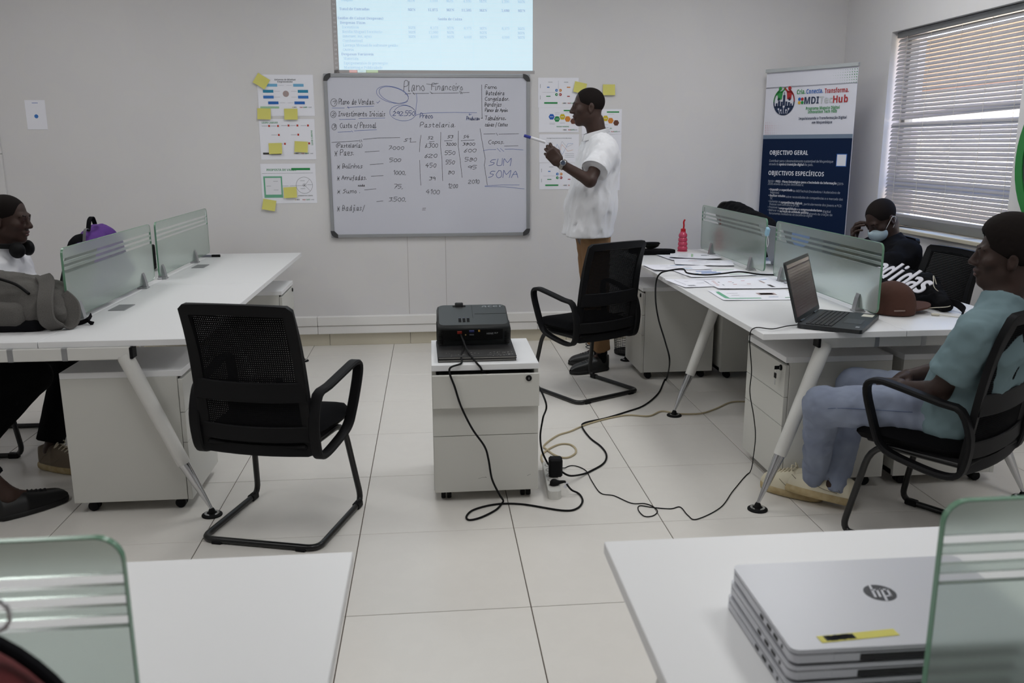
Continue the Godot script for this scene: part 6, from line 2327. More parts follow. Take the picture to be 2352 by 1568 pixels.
# ---------------------------------------------------------------- foreground: stack of silver laptops, dark red bag
func build_foreground() -> void:
	var sil := mat("laptop_silver", rgb(196, 197, 202), 0.38, 0.35)
	var dk := mat("laptop_gap", rgb(26, 26, 28), 0.6)
	var W := 0.376
	var D := 0.242
	for k in 3:
		var o := thing("silver_laptop", ["closed silver laptop at the bottom of the stack", "closed silver laptop in the middle of the stack", "closed silver laptop with a round logo on top of the stack"][k], "laptop", V(0.961 - 0.003 * (2 - k), DESK + 0.0238 * k, 5.027), 0.006 - 0.008 * k, "stacked silver laptops")
		var flat := Basis(Vector3(1, 0, 0), Vector3(0, 0, 1), Vector3(0, 1, 0))
		var b := MB.new()
		b.xf = Transform3D(flat, V(0, 0.003, 0))
		b.prism(rrect(W, D, 0.012, 5), 0.0115)
		part(o, "base", b, sil)
		var l := MB.new()
		l.xf = Transform3D(flat, V(0, 0.0165, 0))
		l.prism(rrect(W, D, 0.012, 5), 0.0065)
		part(o, "lid", l, sil)
		var g := MB.new()
		g.xf = Transform3D(flat, V(0, 0.0135, 0))
		g.prism(rrect(W - 0.005, D - 0.005, 0.012, 5), 0.004)
		part(o, "lid_gap", g, dk)
		var h := MB.new()
		h.box(V(0.03, 0.008, D / 2 - 0.001), V(W - 0.13, 0.01, 0.004), 0.001)
		part(o, "hinge_slot", h, dk)
		for q: float in [-1.0, 1.0]:
			var hb := MB.new()
			hb.box(V(q * (W / 2 - 0.034), 0.01, D / 2 - 0.0005), V(0.05, 0.012, 0.004), 0.001)
			part(o, "hinge_block", hb, sil)
			var f := MB.new()
			f.box(V(q * 0.13, 0.0015, 0), V(0.02, 0.003, D * 0.8), 0.001)
			part(o, "rubber_foot", f, dk)
		for q: Array in [[0.012, 0.012], [0.04, 0.014], [0.065, 0.014], [0.088, 0.004]]:
			var p := MB.new()
			p.box(V(-W / 2 - 0.0002, 0.0088, q[0]), V(0.0015, 0.0055, q[1]), 0.0003)
			part(o, "side_port", p, dk)
		if k == 2:
			var e := MB.new()
			e.lathe([Vector2(0, 0.0236), Vector2(0.0235, 0.0236), Vector2(0.0238, 0.0228)], 32, V(0.004, 0, -0.015))
			part(o, "logo_disc", e, mat("logo_mirror", rgb(120, 122, 126), 0.12, 0.9))
			var t := MB.new()
			t.xf = Transform3D(Basis(Vector3.RIGHT, -PI / 2) * Basis(Vector3(0, 0, 1), PI), V(0.004, 0.0237, -0.015))
			t.stroke([Vector2(-0.004, 0.026), Vector2(-0.0125, -0.012)], 0.0034, 0.0)
			t.stroke([Vector2(-0.0085, 0.008), Vector2(-0.001, 0.008), Vector2(-0.0055, -0.012)], 0.0034, 0.0)
			t.stroke([Vector2(0.0085, 0.008), Vector2(0.0005, -0.027)], 0.0034, 0.0)
			t.stroke([Vector2(0.0085, 0.008), Vector2(0.0155, 0.008), Vector2(0.0118, -0.01), Vector2(0.0045, -0.01)], 0.0034, 0.0)
			t.xf = Transform3D(Basis(Vector3.RIGHT, -PI / 2), V(0.004, 0.0239, -0.015))
			var t2 := MB.new()
			t2.xf = t.xf
			t2.stroke([Vector2(-0.005, 0.0235), Vector2(-0.013, -0.012)], 0.0036, 0.0)
			t2.stroke([Vector2(-0.0085, 0.008), Vector2(-0.001, 0.008), Vector2(-0.0055, -0.012)], 0.0036, 0.0)
			t2.stroke([Vector2(0.0065, 0.009), Vector2(-0.0015, -0.0235)], 0.0036, 0.0)
			t2.stroke([Vector2(0.0065, 0.008), Vector2(0.015, 0.008), Vector2(0.0115, -0.011), Vector2(0.003, -0.011)], 0.0036, 0.0)
			part(o, "logo_letters", t2, sil).set_meta("kind", "stuff")
	var tape := thing("yellow_tape", "strip of yellow tape with a blacked-out mark on the top laptop", "tape", V(0.876, DESK + 0.0238 * 2 + 0.0232, 5.121), 0.07)
	var a := MB.new()
	a.box(V(0, 0.0002, 0), V(0.115, 0.0004, 0.016), 0.0)
	part(tape, "strip", a, mat("tape_yellow", rgb(214, 206, 104), 0.7))
	var ink := MB.new()
	for k in 9:
		ink.box(V(-0.045 + 0.0045 * k, 0.0005, 0.0005 * (k % 3) - 0.001), V(0.0075, 0.0002, 0.012), 0.0, Basis(Vector3.UP, 0.25 * (k % 2)))
	part(tape, "scribble", ink, mats.ink_black).set_meta("kind", "stuff")
	# dark red backpack, cut by the lower left corner
	var r := thing("backpack", "dark red backpack with black trim in the bottom left corner", "backpack", V(-0.155, DESK - 0.0, 5.5))
	var f := field(0.008, V(9, 9, 9))
	f.cap(V(-0.05, 0.12, 0), V(0.07, 0.12, 0), 0.13, 0.12, 0.05)
	f.cap(V(-0.05, 0.25, 0), V(0.05, 0.235, 0), 0.11, 0.1, 0.06)
	f.planes.append(Plane(V(0, -1, 0), -0.002))
	part(r, "bag_body", blob(f, 0.01), mat("bag_red", rgb(92, 22, 24), 0.85))
	var tr := MB.new()
	tr.strap(curve([V(-0.12, 0.33, -0.03), V(0.0, 0.362, -0.03), V(0.1, 0.335, -0.03), V(0.165, 0.25, -0.03), V(0.195, 0.12, -0.03), V(0.19, 0.02, -0.03)]), V(0, 0, 1), 0.012, 0.008)
	part(r, "trim", tr, mats.cloth_black)
	var lp := MB.new()
	var ring := []
	for k in 14:
		ring.append(V(0.1 + 0.012 * cos(TAU * k / 14), 0.36 + 0.014 * sin(TAU * k / 14), -0.03))
	lp.tube(ring, 0.0018, 6, true)
	part(r, "zip_ring", lp, mats.chrome)
const CABLE_PROJECTOR := [Vector3(0.435, 0.655, 2.500), Vector3(0.430, 0.630, 2.550), Vector3(0.415, 0.618, 2.660), Vector3(0.412, 0.606, 2.730), Vector3(0.363, 0.594, 2.775), Vector3(0.384, 0.517, 2.775), Vector3(0.409, 0.433, 2.775), Vector3(0.452, 0.339, 2.775), Vector3(0.501, 0.262, 2.775), Vector3(0.516, 0.210, 2.790), Vector3(0.530, 0.123, 2.790), Vector3(0.560, 0.054, 2.790), Vector3(0.579, 0.004, 2.751), Vector3(0.544, 0.004, 2.829), Vector3(0.477, 0.004, 2.899), Vector3(0.428, 0.004, 2.919), Vector3(0.419, 0.004, 2.881), Vector3(0.454, 0.004, 2.819), Vector3(0.548, 0.004, 2.775), Vector3(0.657, 0.004, 2.786), Vector3(0.811, 0.004, 2.864), Vector3(0.876, 0.004, 2.853), Vector3(0.914, 0.004, 2.776), Vector3(0.909, 0.004, 2.695), Vector3(0.875, 0.030, 2.711), Vector3(0.852, 0.054, 2.672)]
const CABLE_HDMI := [Vector3(0.414, 0.690, 2.505), Vector3(0.425, 0.668, 2.550), Vector3(0.445, 0.632, 2.650), Vector3(0.475, 0.606, 2.728), Vector3(0.490, 0.590, 2.740), Vector3(0.500, 0.570, 2.735), Vector3(0.520, 0.555, 2.700)]
const CABLE_BLACK := [Vector3(2.265, 0.746, 1.418), Vector3(2.163, 0.750, 1.416), Vector3(2.051, 0.765, 1.403), Vector3(1.931, 0.765, 1.458), Vector3(1.812, 0.768, 1.515), Vector3(1.721, 0.775, 1.486), Vector3(1.740, 0.775, 1.320), Vector3(1.650, 0.770, 1.345), Vector3(1.598, 0.756, 1.360), Vector3(1.575, 0.710, 1.365), Vector3(1.560, 0.612, 1.424), Vector3(1.560, 0.515, 1.504), Vector3(1.560, 0.424, 1.654), Vector3(1.560, 0.339, 1.753), Vector3(1.778, 0.005, 0.927), Vector3(1.649, 0.005, 1.223), Vector3(1.507, 0.005, 1.453), Vector3(1.379, 0.005, 1.565), Vector3(1.233, 0.005, 1.671), Vector3(1.112, 0.005, 1.735), Vector3(1.081, 0.005, 1.806), Vector3(1.090, 0.005, 1.984), Vector3(1.121, 0.005, 2.120), Vector3(1.124, 0.005, 2.245), Vector3(1.084, 0.005, 2.359), Vector3(0.993, 0.005, 2.461), Vector3(0.900, 0.030, 2.555), Vector3(0.857, 0.055, 2.568)]
const CABLE_THIN := [Vector3(1.800, 0.750, 2.800), Vector3(1.740, 0.750, 2.820), Vector3(1.660, 0.748, 2.860), Vector3(1.603, 0.745, 2.820), Vector3(1.592, 0.700, 2.800), Vector3(1.612, 0.559, 2.790), Vector3(1.618, 0.460, 2.770), Vector3(1.649, 0.347, 2.750), Vector3(1.674, 0.248, 2.720), Vector3(1.679, 0.152, 2.700), Vector3(1.733, 0.003, 2.532), Vector3(1.590, 0.003, 2.723), Vector3(1.472, 0.003, 2.898), Vector3(1.339, 0.003, 3.001), Vector3(1.315, 0.003, 2.960), Vector3(1.307, 0.003, 2.877), Vector3(1.262, 0.003, 2.890), Vector3(1.194, 0.003, 2.870), Vector3(1.144, 0.003, 2.847), Vector3(1.127, 0.003, 2.890), Vector3(1.137, 0.003, 2.951), Vector3(1.173, 0.003, 2.950), Vector3(1.202, 0.003, 2.910), Vector3(1.196, 0.003, 2.861), Vector3(1.168, 0.003, 2.827), Vector3(1.114, 0.003, 2.817), Vector3(1.058, 0.003, 2.732), Vector3(1.007, 0.003, 2.698), Vector3(0.994, 0.003, 2.562), Vector3(0.989, 0.003, 2.428), Vector3(0.945, 0.003, 2.362), Vector3(0.900, 0.003, 2.386), Vector3(0.840, 0.050, 2.500), Vector3(0.815, 0.050, 2.490)]
const CABLE_LEAD := [Vector3(0.700, 0.500, 2.250), Vector3(0.760, 0.420, 2.270), Vector3(0.775, 0.396, 2.629), Vector3(0.775, 0.296, 2.531), Vector3(0.775, 0.185, 2.442), Vector3(0.775, 0.135, 2.506), Vector3(0.800, 0.080, 2.530), Vector3(0.815, 0.075, 2.560)]
const CABLE_BEIGE := [Vector3(2.144, 0.005, 1.449), Vector3(2.027, 0.005, 1.446), Vector3(1.897, 0.005, 1.561), Vector3(1.783, 0.005, 1.640), Vector3(1.660, 0.005, 1.635), Vector3(1.576, 0.005, 1.578), Vector3(1.481, 0.005, 1.657), Vector3(1.364, 0.005, 1.629), Vector3(1.230, 0.005, 1.686), Vector3(1.106, 0.005, 1.772), Vector3(1.007, 0.005, 1.871), Vector3(0.928, 0.005, 1.933), Vector3(0.842, 0.005, 2.072), Vector3(0.847, 0.005, 2.136), Vector3(0.876, 0.005, 2.219), Vector3(0.923, 0.005, 2.260), Vector3(0.974, 0.005, 2.211), Vector3(0.990, 0.005, 2.138), Vector3(0.970, 0.005, 2.072), Vector3(0.920, 0.005, 2.067), Vector3(0.861, 0.005, 2.125), Vector3(0.811, 0.005, 2.213), Vector3(0.804, 0.005, 2.301), Vector3(0.815, 0.016, 2.360), Vector3(0.813, 0.019, 2.400)]

func build_cables() -> void:
	for q: Array in [["projector_cable", CABLE_PROJECTOR, 0.0042, mats.black_rubber, "black power cord running from the projector down the drawers to the strip"], ["hdmi_cable", CABLE_HDMI, 0.0042, mats.black_rubber, "short black cable from the projector into the top drawer"], ["black_cable", CABLE_BLACK, 0.0046, mats.black_rubber, "thick black cable from the papers down to the floor adapter"], ["laptop_cable", CABLE_THIN, 0.0022, mats.black_rubber, "thin black cable hanging from the open laptop and looping on the floor"], ["adapter_lead", CABLE_LEAD, 0.0042, mats.black_rubber, "black lead hanging beside the aisle pedestal to the adapter"], ["beige_cable", CABLE_BEIGE, 0.0046, mat("cable_beige", rgb(186, 172, 140), 0.6), "beige extension cable looped on the floor beside the power strip"]]:
		var m := MB.new()
		var pts := curve(q[1], 7)
		for i in pts.size():
			pts[i].y = maxf(pts[i].y, q[2] + 0.0005)
		m.tube(pts, q[2], 8)
		single(q[0], m, q[3], q[4], "cable")
# ---------------------------------------------------------------- people
# head frame: origin mid-skull, +z face, +y up, +x the person's left
func head_xf(at: Vector3, fwd: Vector3, up := Vector3.UP) -> Transform3D:
	var z := fwd.normalized()
	var x := up.cross(z).normalized()
	return Transform3D(Basis(x, z.cross(x), z), at)

func head_field(neck: Vector3, neck_r := 0.056) -> Field:
	var f := field()
	f.ell(V(0, 0.034, -0.014), V(0.073, 0.084, 0.094), 0.02)
	f.ell(V(0, -0.03, 0.022), V(0.058, 0.076, 0.066), 0.03)
	f.cap(V(-0.046, -0.055, 0.0), V(-0.012, -0.088, 0.052), 0.02, 0.018, 0.025)
	f.cap(V(0.046, -0.055, 0.0), V(0.012, -0.088, 0.052), 0.02, 0.018, 0.025)
	f.ell(V(0, -0.09, 0.062), V(0.02, 0.018, 0.016), 0.018)
	for s: float in [-1.0, 1.0]:
		f.ell(V(s * 0.042, -0.018, 0.056), V(0.022, 0.02, 0.02), 0.02)
		f.ell(V(s * 0.075, -0.01, -0.012), V(0.009, 0.031, 0.019), 0.008, Basis(Vector3.UP, s * 0.35) * Basis(Vector3.RIGHT, -0.15))
		f.ell(V(s * 0.083, -0.006, -0.008), V(0.006, 0.018, 0.009), 0.006, Basis(Vector3.UP, s * 0.35), 1)
		f.ell(V(s * 0.031, 0.003, 0.096), V(0.019, 0.012, 0.014), 0.012, Basis.IDENTITY, 1)
		f.ell(V(s * 0.03, 0.002, 0.074), V(0.0145, 0.0125, 0.013), 0.005)
		f.ell(V(s * 0.013, -0.029, 0.092), V(0.0105, 0.008, 0.011), 0.008)
	f.cap(V(-0.032, 0.023, 0.077), V(0.032, 0.023, 0.077), 0.012, 0.012, 0.015)
	f.cap(V(0, 0.014, 0.086), V(0, -0.024, 0.104), 0.007, 0.0115, 0.012)
	f.cap(V(-0.019, -0.055, 0.08), V(0.019, -0.055, 0.08), 0.0085, 0.0085, 0.008)
	f.ell(V(0, -0.053, 0.086), V(0.02, 0.0078, 0.0085), 0.006)
	f.ell(V(0, -0.068, 0.083), V(0.018, 0.0085, 0.009), 0.005)
	f.cap(V(0, -0.06, -0.03), neck, neck_r, neck_r * 1.08, 0.03)
	return f

func add_head(o: Node3D, body: MB, xf: Transform3D, neck_world: Vector3, hair_kind: int, skin: Material, hair: Material) -> void:
	var nl := xf.affine_inverse() * neck_world
	var f := head_field(nl)
	body.xf = xf
	f.mesh_into(body, 0.0045)
	body.xf = Transform3D.IDENTITY
	var h := field(0.004 if hair_kind == 2 else 0.0008, V(70, 70, 70))
	if hair_kind == 1:
		h.ell(V(0, 0.034, -0.014), V(0.0745, 0.0857, 0.0957), 0.02)
	else:
		h.ell(V(0, 0.045, -0.016), V(0.083, 0.098, 0.102), 0.02)
		h.ell(V(0, 0.09, -0.005), V(0.072, 0.062, 0.085), 0.03)
	h.ell(V(0, -0.028, 0.078), V(0.066, 0.112, 0.05), 0.012, Basis.IDENTITY, 1)
	for s: float in [-1.0, 1.0]:
		h.ell(V(s * 0.082, -0.04, 0.03), V(0.04, 0.052, 0.042), 0.01, Basis.IDENTITY, 1)
		h.ell(V(s * 0.085, -0.02, -0.012), V(0.02, 0.036, 0.024), 0.006, Basis.IDENTITY, 1)
	h.planes.append(Plane(-V(0, 0.86, -0.5).normalized(), -V(0, 0.86, -0.5).normalized().dot(V(0, -0.055, -0.09))))
	part(o, "hair", blob(h, 0.005, xf), hair)
	for s: float in [-1.0, 1.0]:
		var e := MB.new()
		var c := field()
		c.ell(V(s * 0.03, 0.002, 0.0765), V(0.0105, 0.0055, 0.0108), 0.002)
		e = blob(c, 0.002, xf)
		var ew := part(o, "eye", e, mat("eye_white", rgb(120, 108, 102), 0.3))
		var q := MB.new()
		q.xf = xf
		var ball := field()
		ball.ell(V(s * 0.03, 0.002, 0.0832), V(0.0052, 0.0054, 0.0044), 0.002)
		ball.mesh_into(q, 0.0016)
		part(ew, "iris", q, mat("iris", rgb(22, 14, 12), 0.2))
		var br := field()
		br.cap(xf * V(s * 0.016, 0.023, 0.088), xf * V(s * 0.034, 0.027, 0.084), 0.0038, 0.0042, 0.004)
		br.cap(xf * V(s * 0.034, 0.027, 0.084), xf * V(s * 0.047, 0.02, 0.072), 0.0042, 0.002, 0.004)
		part(o, "eyebrow", blob(br, 0.0025), hair)
	var lp := field()
	lp.ell(V(0, -0.0525, 0.0875), V(0.0195, 0.0066, 0.0082), 0.004)
	lp.ell(V(0, -0.0665, 0.0848), V(0.0175, 0.0075, 0.0085), 0.003)
	part(o, "lips", blob(lp, 0.0025, xf), mat("lips_" + skin.resource_name, (skin as StandardMaterial3D).albedo_color.lerp(rgb(140, 70, 66), 0.3), 0.45))

# hand frame: wrist at origin, +z towards the fingers, +y back of the hand, +x thumb side (mirror = -1 for the other hand)
func hand_field(curl: Array, thumb: float, mirror: float) -> Field:
	var f := field()
	f.cap(V(0, 0, -0.02), V(0, 0, 0.012), 0.026, 0.025, 0.012)
	for k in 4:
		var x := mirror * (0.029 - 0.0192 * k)
		var base := V(x, 0.003 - 0.0015 * k * k * 0.4, 0.085 - 0.004 * absf(k - 1.2) * absf(k - 1.2))
		f.cap(V(x * 0.75, 0, 0.012), base, 0.0165, 0.0115, 0.014)
		var seg: Array = [[0.042, 0.026, 0.021], [0.046, 0.029, 0.022], [0.043, 0.027, 0.021], [0.033, 0.02, 0.018]][k]
		var r: float = [0.0093, 0.0096, 0.0092, 0.0082][k]
		var p := base
		var an := 0.0
		var spread := mirror * (0.06 - 0.04 * k)
		for j in 3:
			an += curl[k] * [0.9, 1.05, 0.7][j]
			var dir := V(spread * cos(an), -sin(an), cos(an)).normalized()
			var q: Vector3 = p + dir * seg[j]
			f.cap(p, q, r - 0.0006 * j, r - 0.0006 * (j + 1), 0.0035)
			p = q
	# thumb leaves the side of the palm near its base
	var t0 := V(mirror * 0.024, -0.008, 0.022)
	var t1 := V(mirror * (0.046 - 0.012 * thumb), -0.016 - 0.012 * thumb, 0.052)
	var t2 := V(mirror * (0.052 - 0.03 * thumb), -0.02 - 0.026 * thumb, 0.085)
	var t3 := V(mirror * (0.05 - 0.042 * thumb), -0.02 - 0.036 * thumb, 0.108)
	f.cap(t0, t1, 0.0165, 0.0125, 0.012)
	f.cap(t1, t2, 0.0118, 0.0105, 0.005)
	f.cap(t2, t3, 0.0105, 0.0085, 0.004)
	return f

func hand_xf(at: Vector3, along: Vector3, back: Vector3) -> Transform3D:
	var z := along.normalized()
	var x := back.cross(z).normalized()
	return Transform3D(Basis(x, z.cross(x), z), at)

func add_hand(body: MB, xf: Transform3D, curl: Array, thumb: float, mirror: float) -> void:
	body.xf = xf
	hand_field(curl, thumb, mirror).mesh_into(body, 0.0035)
	body.xf = Transform3D.IDENTITY

# bare body under the clothes: J holds the joints
func body_field(J: Dictionary) -> Field:
	var f := field()
	var nk: Vector3 = J.neck
	var pel: Vector3 = (J.hipL + J.hipR) / 2
	var top: Vector3 = (J.shL + J.shR) / 2
	for s: String in ["L", "R"]:
		var sh: Vector3 = J["sh" + s]
		var hp: Vector3 = J["hip" + s]
		f.cap(top.lerp(sh, 0.25), sh, 0.06, 0.055, 0.04)
		f.cap(top.lerp(sh, 0.5) - (top - pel) * 0.12, pel.lerp(hp, 0.6), 0.085, 0.09, 0.05)
		f.cap(sh, J["el" + s], 0.048, 0.036, 0.03)
		f.cap(J["el" + s], J["wr" + s], 0.038, 0.0245, 0.02)
		f.cap(hp, J["kn" + s], 0.075, 0.052, 0.04)
		f.cap(J["kn" + s], J["an" + s], 0.05, 0.034, 0.02)
		f.cap(J["an" + s], J["an" + s] + (J["toe" + s] - J["an" + s]) * 0.45 + V(0, -0.015, 0), 0.03, 0.02, 0.02)
	f.cap(top + V(0, 0.01, 0), nk + (nk - top) * 0.5, 0.062, 0.055, 0.03)
	return f

# shoe along the ground from heel to toe; tilt rolls it about its long axis
func shoe(o: Node3D, heel: Vector3, toe: Vector3, roll: float, kind: int, upper: Material, sole: Material, lace: Material) -> void:
	var z := (toe - heel)
	var L := z.length()
	z = z / L
	var x := Vector3.UP.cross(z).normalized()
	var b := Basis(x, z.cross(x), z) * Basis(Vector3(0, 0, 1), roll)
	var xf := Transform3D(b, heel)
	var st := 0.03 if kind == 0 else 0.02
	var outline := func(t: float, g: float) -> Array:
		var w := 0.036 + 0.012 * sin(PI * clampf(t * 1.15 - 0.2, 0, 1))
		var e := minf(1.0, sqrt(clampf(1.0 - pow(absf(t - 0.5) * 2.0, 5.0), 0.0, 1.0)))
		return [w * e + g * e, -0.004 * sin(t * PI)]
	var n := 20
	var m := MB.new()
	m.xf = xf
	# sole
	var poly := PackedVector2Array()
	for i in n + 1:
		var t := float(i) / n
		poly.append(Vector2(outline.call(t, 0.006)[0], t * (L + 0.01) - 0.005))
	for i in range(n - 1, 0, -1):
		var t := float(i) / n
		poly.append(Vector2(-outline.call(t, 0.006)[0], t * (L + 0.01) - 0.005))
	var rn := poly.size()
	var mid := Vector2(0, L * 0.5)
	for q: Array in [[0.0, 0.9, -0.6], [0.004, 0.97, -0.3], [st * 0.5, 1.0, 0.0], [st - 0.004, 0.98, 0.2], [st, 0.95, 0.6]]:
		for p in poly:
			var e := mid + (p - mid) * Vector2(q[1], 0.5 + 0.5 * q[1])
			m.vert(V(e.x, q[0], e.y), V((p.x - mid.x) * 12.0, q[2], (p.y - mid.y) * 3.0).normalized())
	for k in 4:
		for i in rn:
			m.quad_i(k * rn + i, k * rn + (i + 1) % rn, (k + 1) * rn + (i + 1) % rn, (k + 1) * rn + i)
	for k in [0, 4]:
		var cc := m.vert(V(0, 0.0 if k == 0 else st, mid.y), V(0, -1 if k == 0 else 1, 0))
		for i in rn:
			m.tri_i(cc, k * rn + i, k * rn + (i + 1) % rn)
	var sp := part(o, "shoe_sole", m, sole)
	# upper: lofted rings
	var u := MB.new()
	u.xf = xf
	var rings := 22
	var sides := 18
	var first := 0
	for i in rings + 1:
		var t := float(i) / rings
		var w: float = outline.call(clampf(t, 0.01, 0.99), 0.0)[0]
		var h := 0.0
		if kind == 0:
			h = lerpf(0.07, 0.088, clampf(t / 0.15, 0, 1)) if t < 0.15 else (lerpf(0.088, 0.092, (t - 0.15) / 0.25) if t < 0.4 else lerpf(0.092, 0.044, pow((t - 0.4) / 0.6, 0.75)))
		else:
			h = 0.08 if t < 0.35 else lerpf(0.08, 0.032, pow((t - 0.35) / 0.65, 0.7))
		h *= sqrt(clampf(1.0 - pow(maxf(0.0, t - 0.8) / 0.2, 3.0), 0.12, 1.0))
		for k in sides:
			var an := PI * k / (sides - 1)
			var cx := cos(an)
			var sx := sin(an)
			var px := w * signf(cx) * pow(absf(cx), 0.62)
			var py := h * pow(sx, 0.8)
			u.vert(V(px, st + py, 0.003 + t * (L - 0.006)), V(cx, sx * 0.8 + 0.05, (0.5 if t > 0.4 else 0.0) + (-0.8 if t < 0.05 else 0.0)).normalized())
	for i in rings:
		for k in sides - 1:
			var a := first + i * sides + k
			u.quad_i(a, a + 1, a + sides + 1, a + sides)
	var up := part(o, "shoe_upper", u, upper)
	# laces and collar
	var lc := MB.new()
	lc.xf = xf
	for i in 5:
		var t := 0.44 + 0.06 * i
		var h := lerpf(0.1, 0.04, pow(maxf(0.0, t - 0.4) / 0.6, 0.75)) if kind == 0 else lerpf(0.08, 0.032, pow((t - 0.35) / 0.65, 0.7))
		lc.tube([V(-0.022, st + h * 0.9, t * L), V(0, st + h + 0.004, t * L + 0.004), V(0.022, st + h * 0.9, t * L + 0.008)], 0.003, 6)
		if kind == 0 and i == 0:
			lc.tube(curve([V(0, st + h + 0.004, t * L), V(0.02, st + h + 0.014, t * L + 0.012), V(0.032, st + h - 0.004, t * L + 0.002), V(0.004, st + h + 0.006, t * L)]), 0.0026, 6)
			lc.tube(curve([V(0, st + h + 0.004, t * L), V(-0.02, st + h + 0.014, t * L + 0.012), V(-0.034, st + h - 0.006, t * L + 0.006), V(-0.004, st + h + 0.006, t * L)]), 0.0026, 6)
	part(up, "laces", lc, lace)
	if kind == 0:
		var sm := MB.new()
		sm.xf = xf
		for s: float in [-1.0, 1.0]:
			sm.tube(curve([V(s * 0.046, st + 0.02, 0.05), V(s * 0.049, st + 0.055, 0.09), V(s * 0.044, st + 0.075, 0.12)]), 0.0012, 5)
			sm.tube(curve([V(s * 0.05, st + 0.012, 0.06), V(s * 0.054, st + 0.02, 0.13), V(s * 0.052, st + 0.045, 0.17)]), 0.0012, 5)
		part(up, "seam", sm, mat("seam_dark", rgb(120, 112, 92), 0.8))

func setup_people_materials() -> void:
	var sk := mat("skin_deep", rgb(62, 44, 38), 0.52, 0.0, 0.4)
	sk.subsurf_scatter_enabled = true
	sk.subsurf_scatter_strength = 0.06
	var s2 := mat("skin_brown", rgb(54, 38, 33), 0.52, 0.0, 0.4)
	s2.subsurf_scatter_enabled = true
	s2.subsurf_scatter_strength = 0.06
	mat("hair_black", rgb(26, 21, 20), 0.85, 0.0, 0.25)
	mat("shirt_white", rgb(226, 226, 230), 0.85, 0.0, 0.25)
	mat("chino_tan", rgb(140, 109, 80), 0.85, 0.0, 0.25)
	mat("tee_teal", rgb(116, 137, 143), 0.9, 0.0, 0.2)
	mat("jean_blue", rgb(152, 161, 178), 0.9, 0.0, 0.2)
	mats.jean_blue.albedo_texture = noise_tex(0.012, rgb(205, 205, 215), rgb(255, 255, 255), 61)
	mats.jean_blue.uv1_triplanar = true
	mats.jean_blue.uv1_scale = V(1.6, 1.6, 1.6)
	mat("cloth_black", rgb(20, 20, 23), 0.9, 0.0, 0.2)
	mat("trouser_black", rgb(19, 19, 21), 0.9, 0.0, 0.2)
	mat("shoe_black", rgb(20, 20, 21), 0.4)
	mat("sole_black", rgb(16, 16, 16), 0.7)
	mat("shoe_cream", rgb(216, 208, 184), 0.55)
	mat("sole_cream", rgb(196, 180, 142), 0.7)
	mats.sole_cream.albedo_texture = noise_tex(0.03, rgb(214, 200, 176), rgb(255, 255, 255), 63)
	mats.sole_cream.uv1_triplanar = true
	mats.sole_cream.uv1_scale = V(4, 4, 4)
	mat("lace_cream", rgb(212, 202, 178), 0.8)

func build_people() -> void:

	build_presenter()
	build_teal()
	build_masked()
	build_headphones()
	build_edge_person()

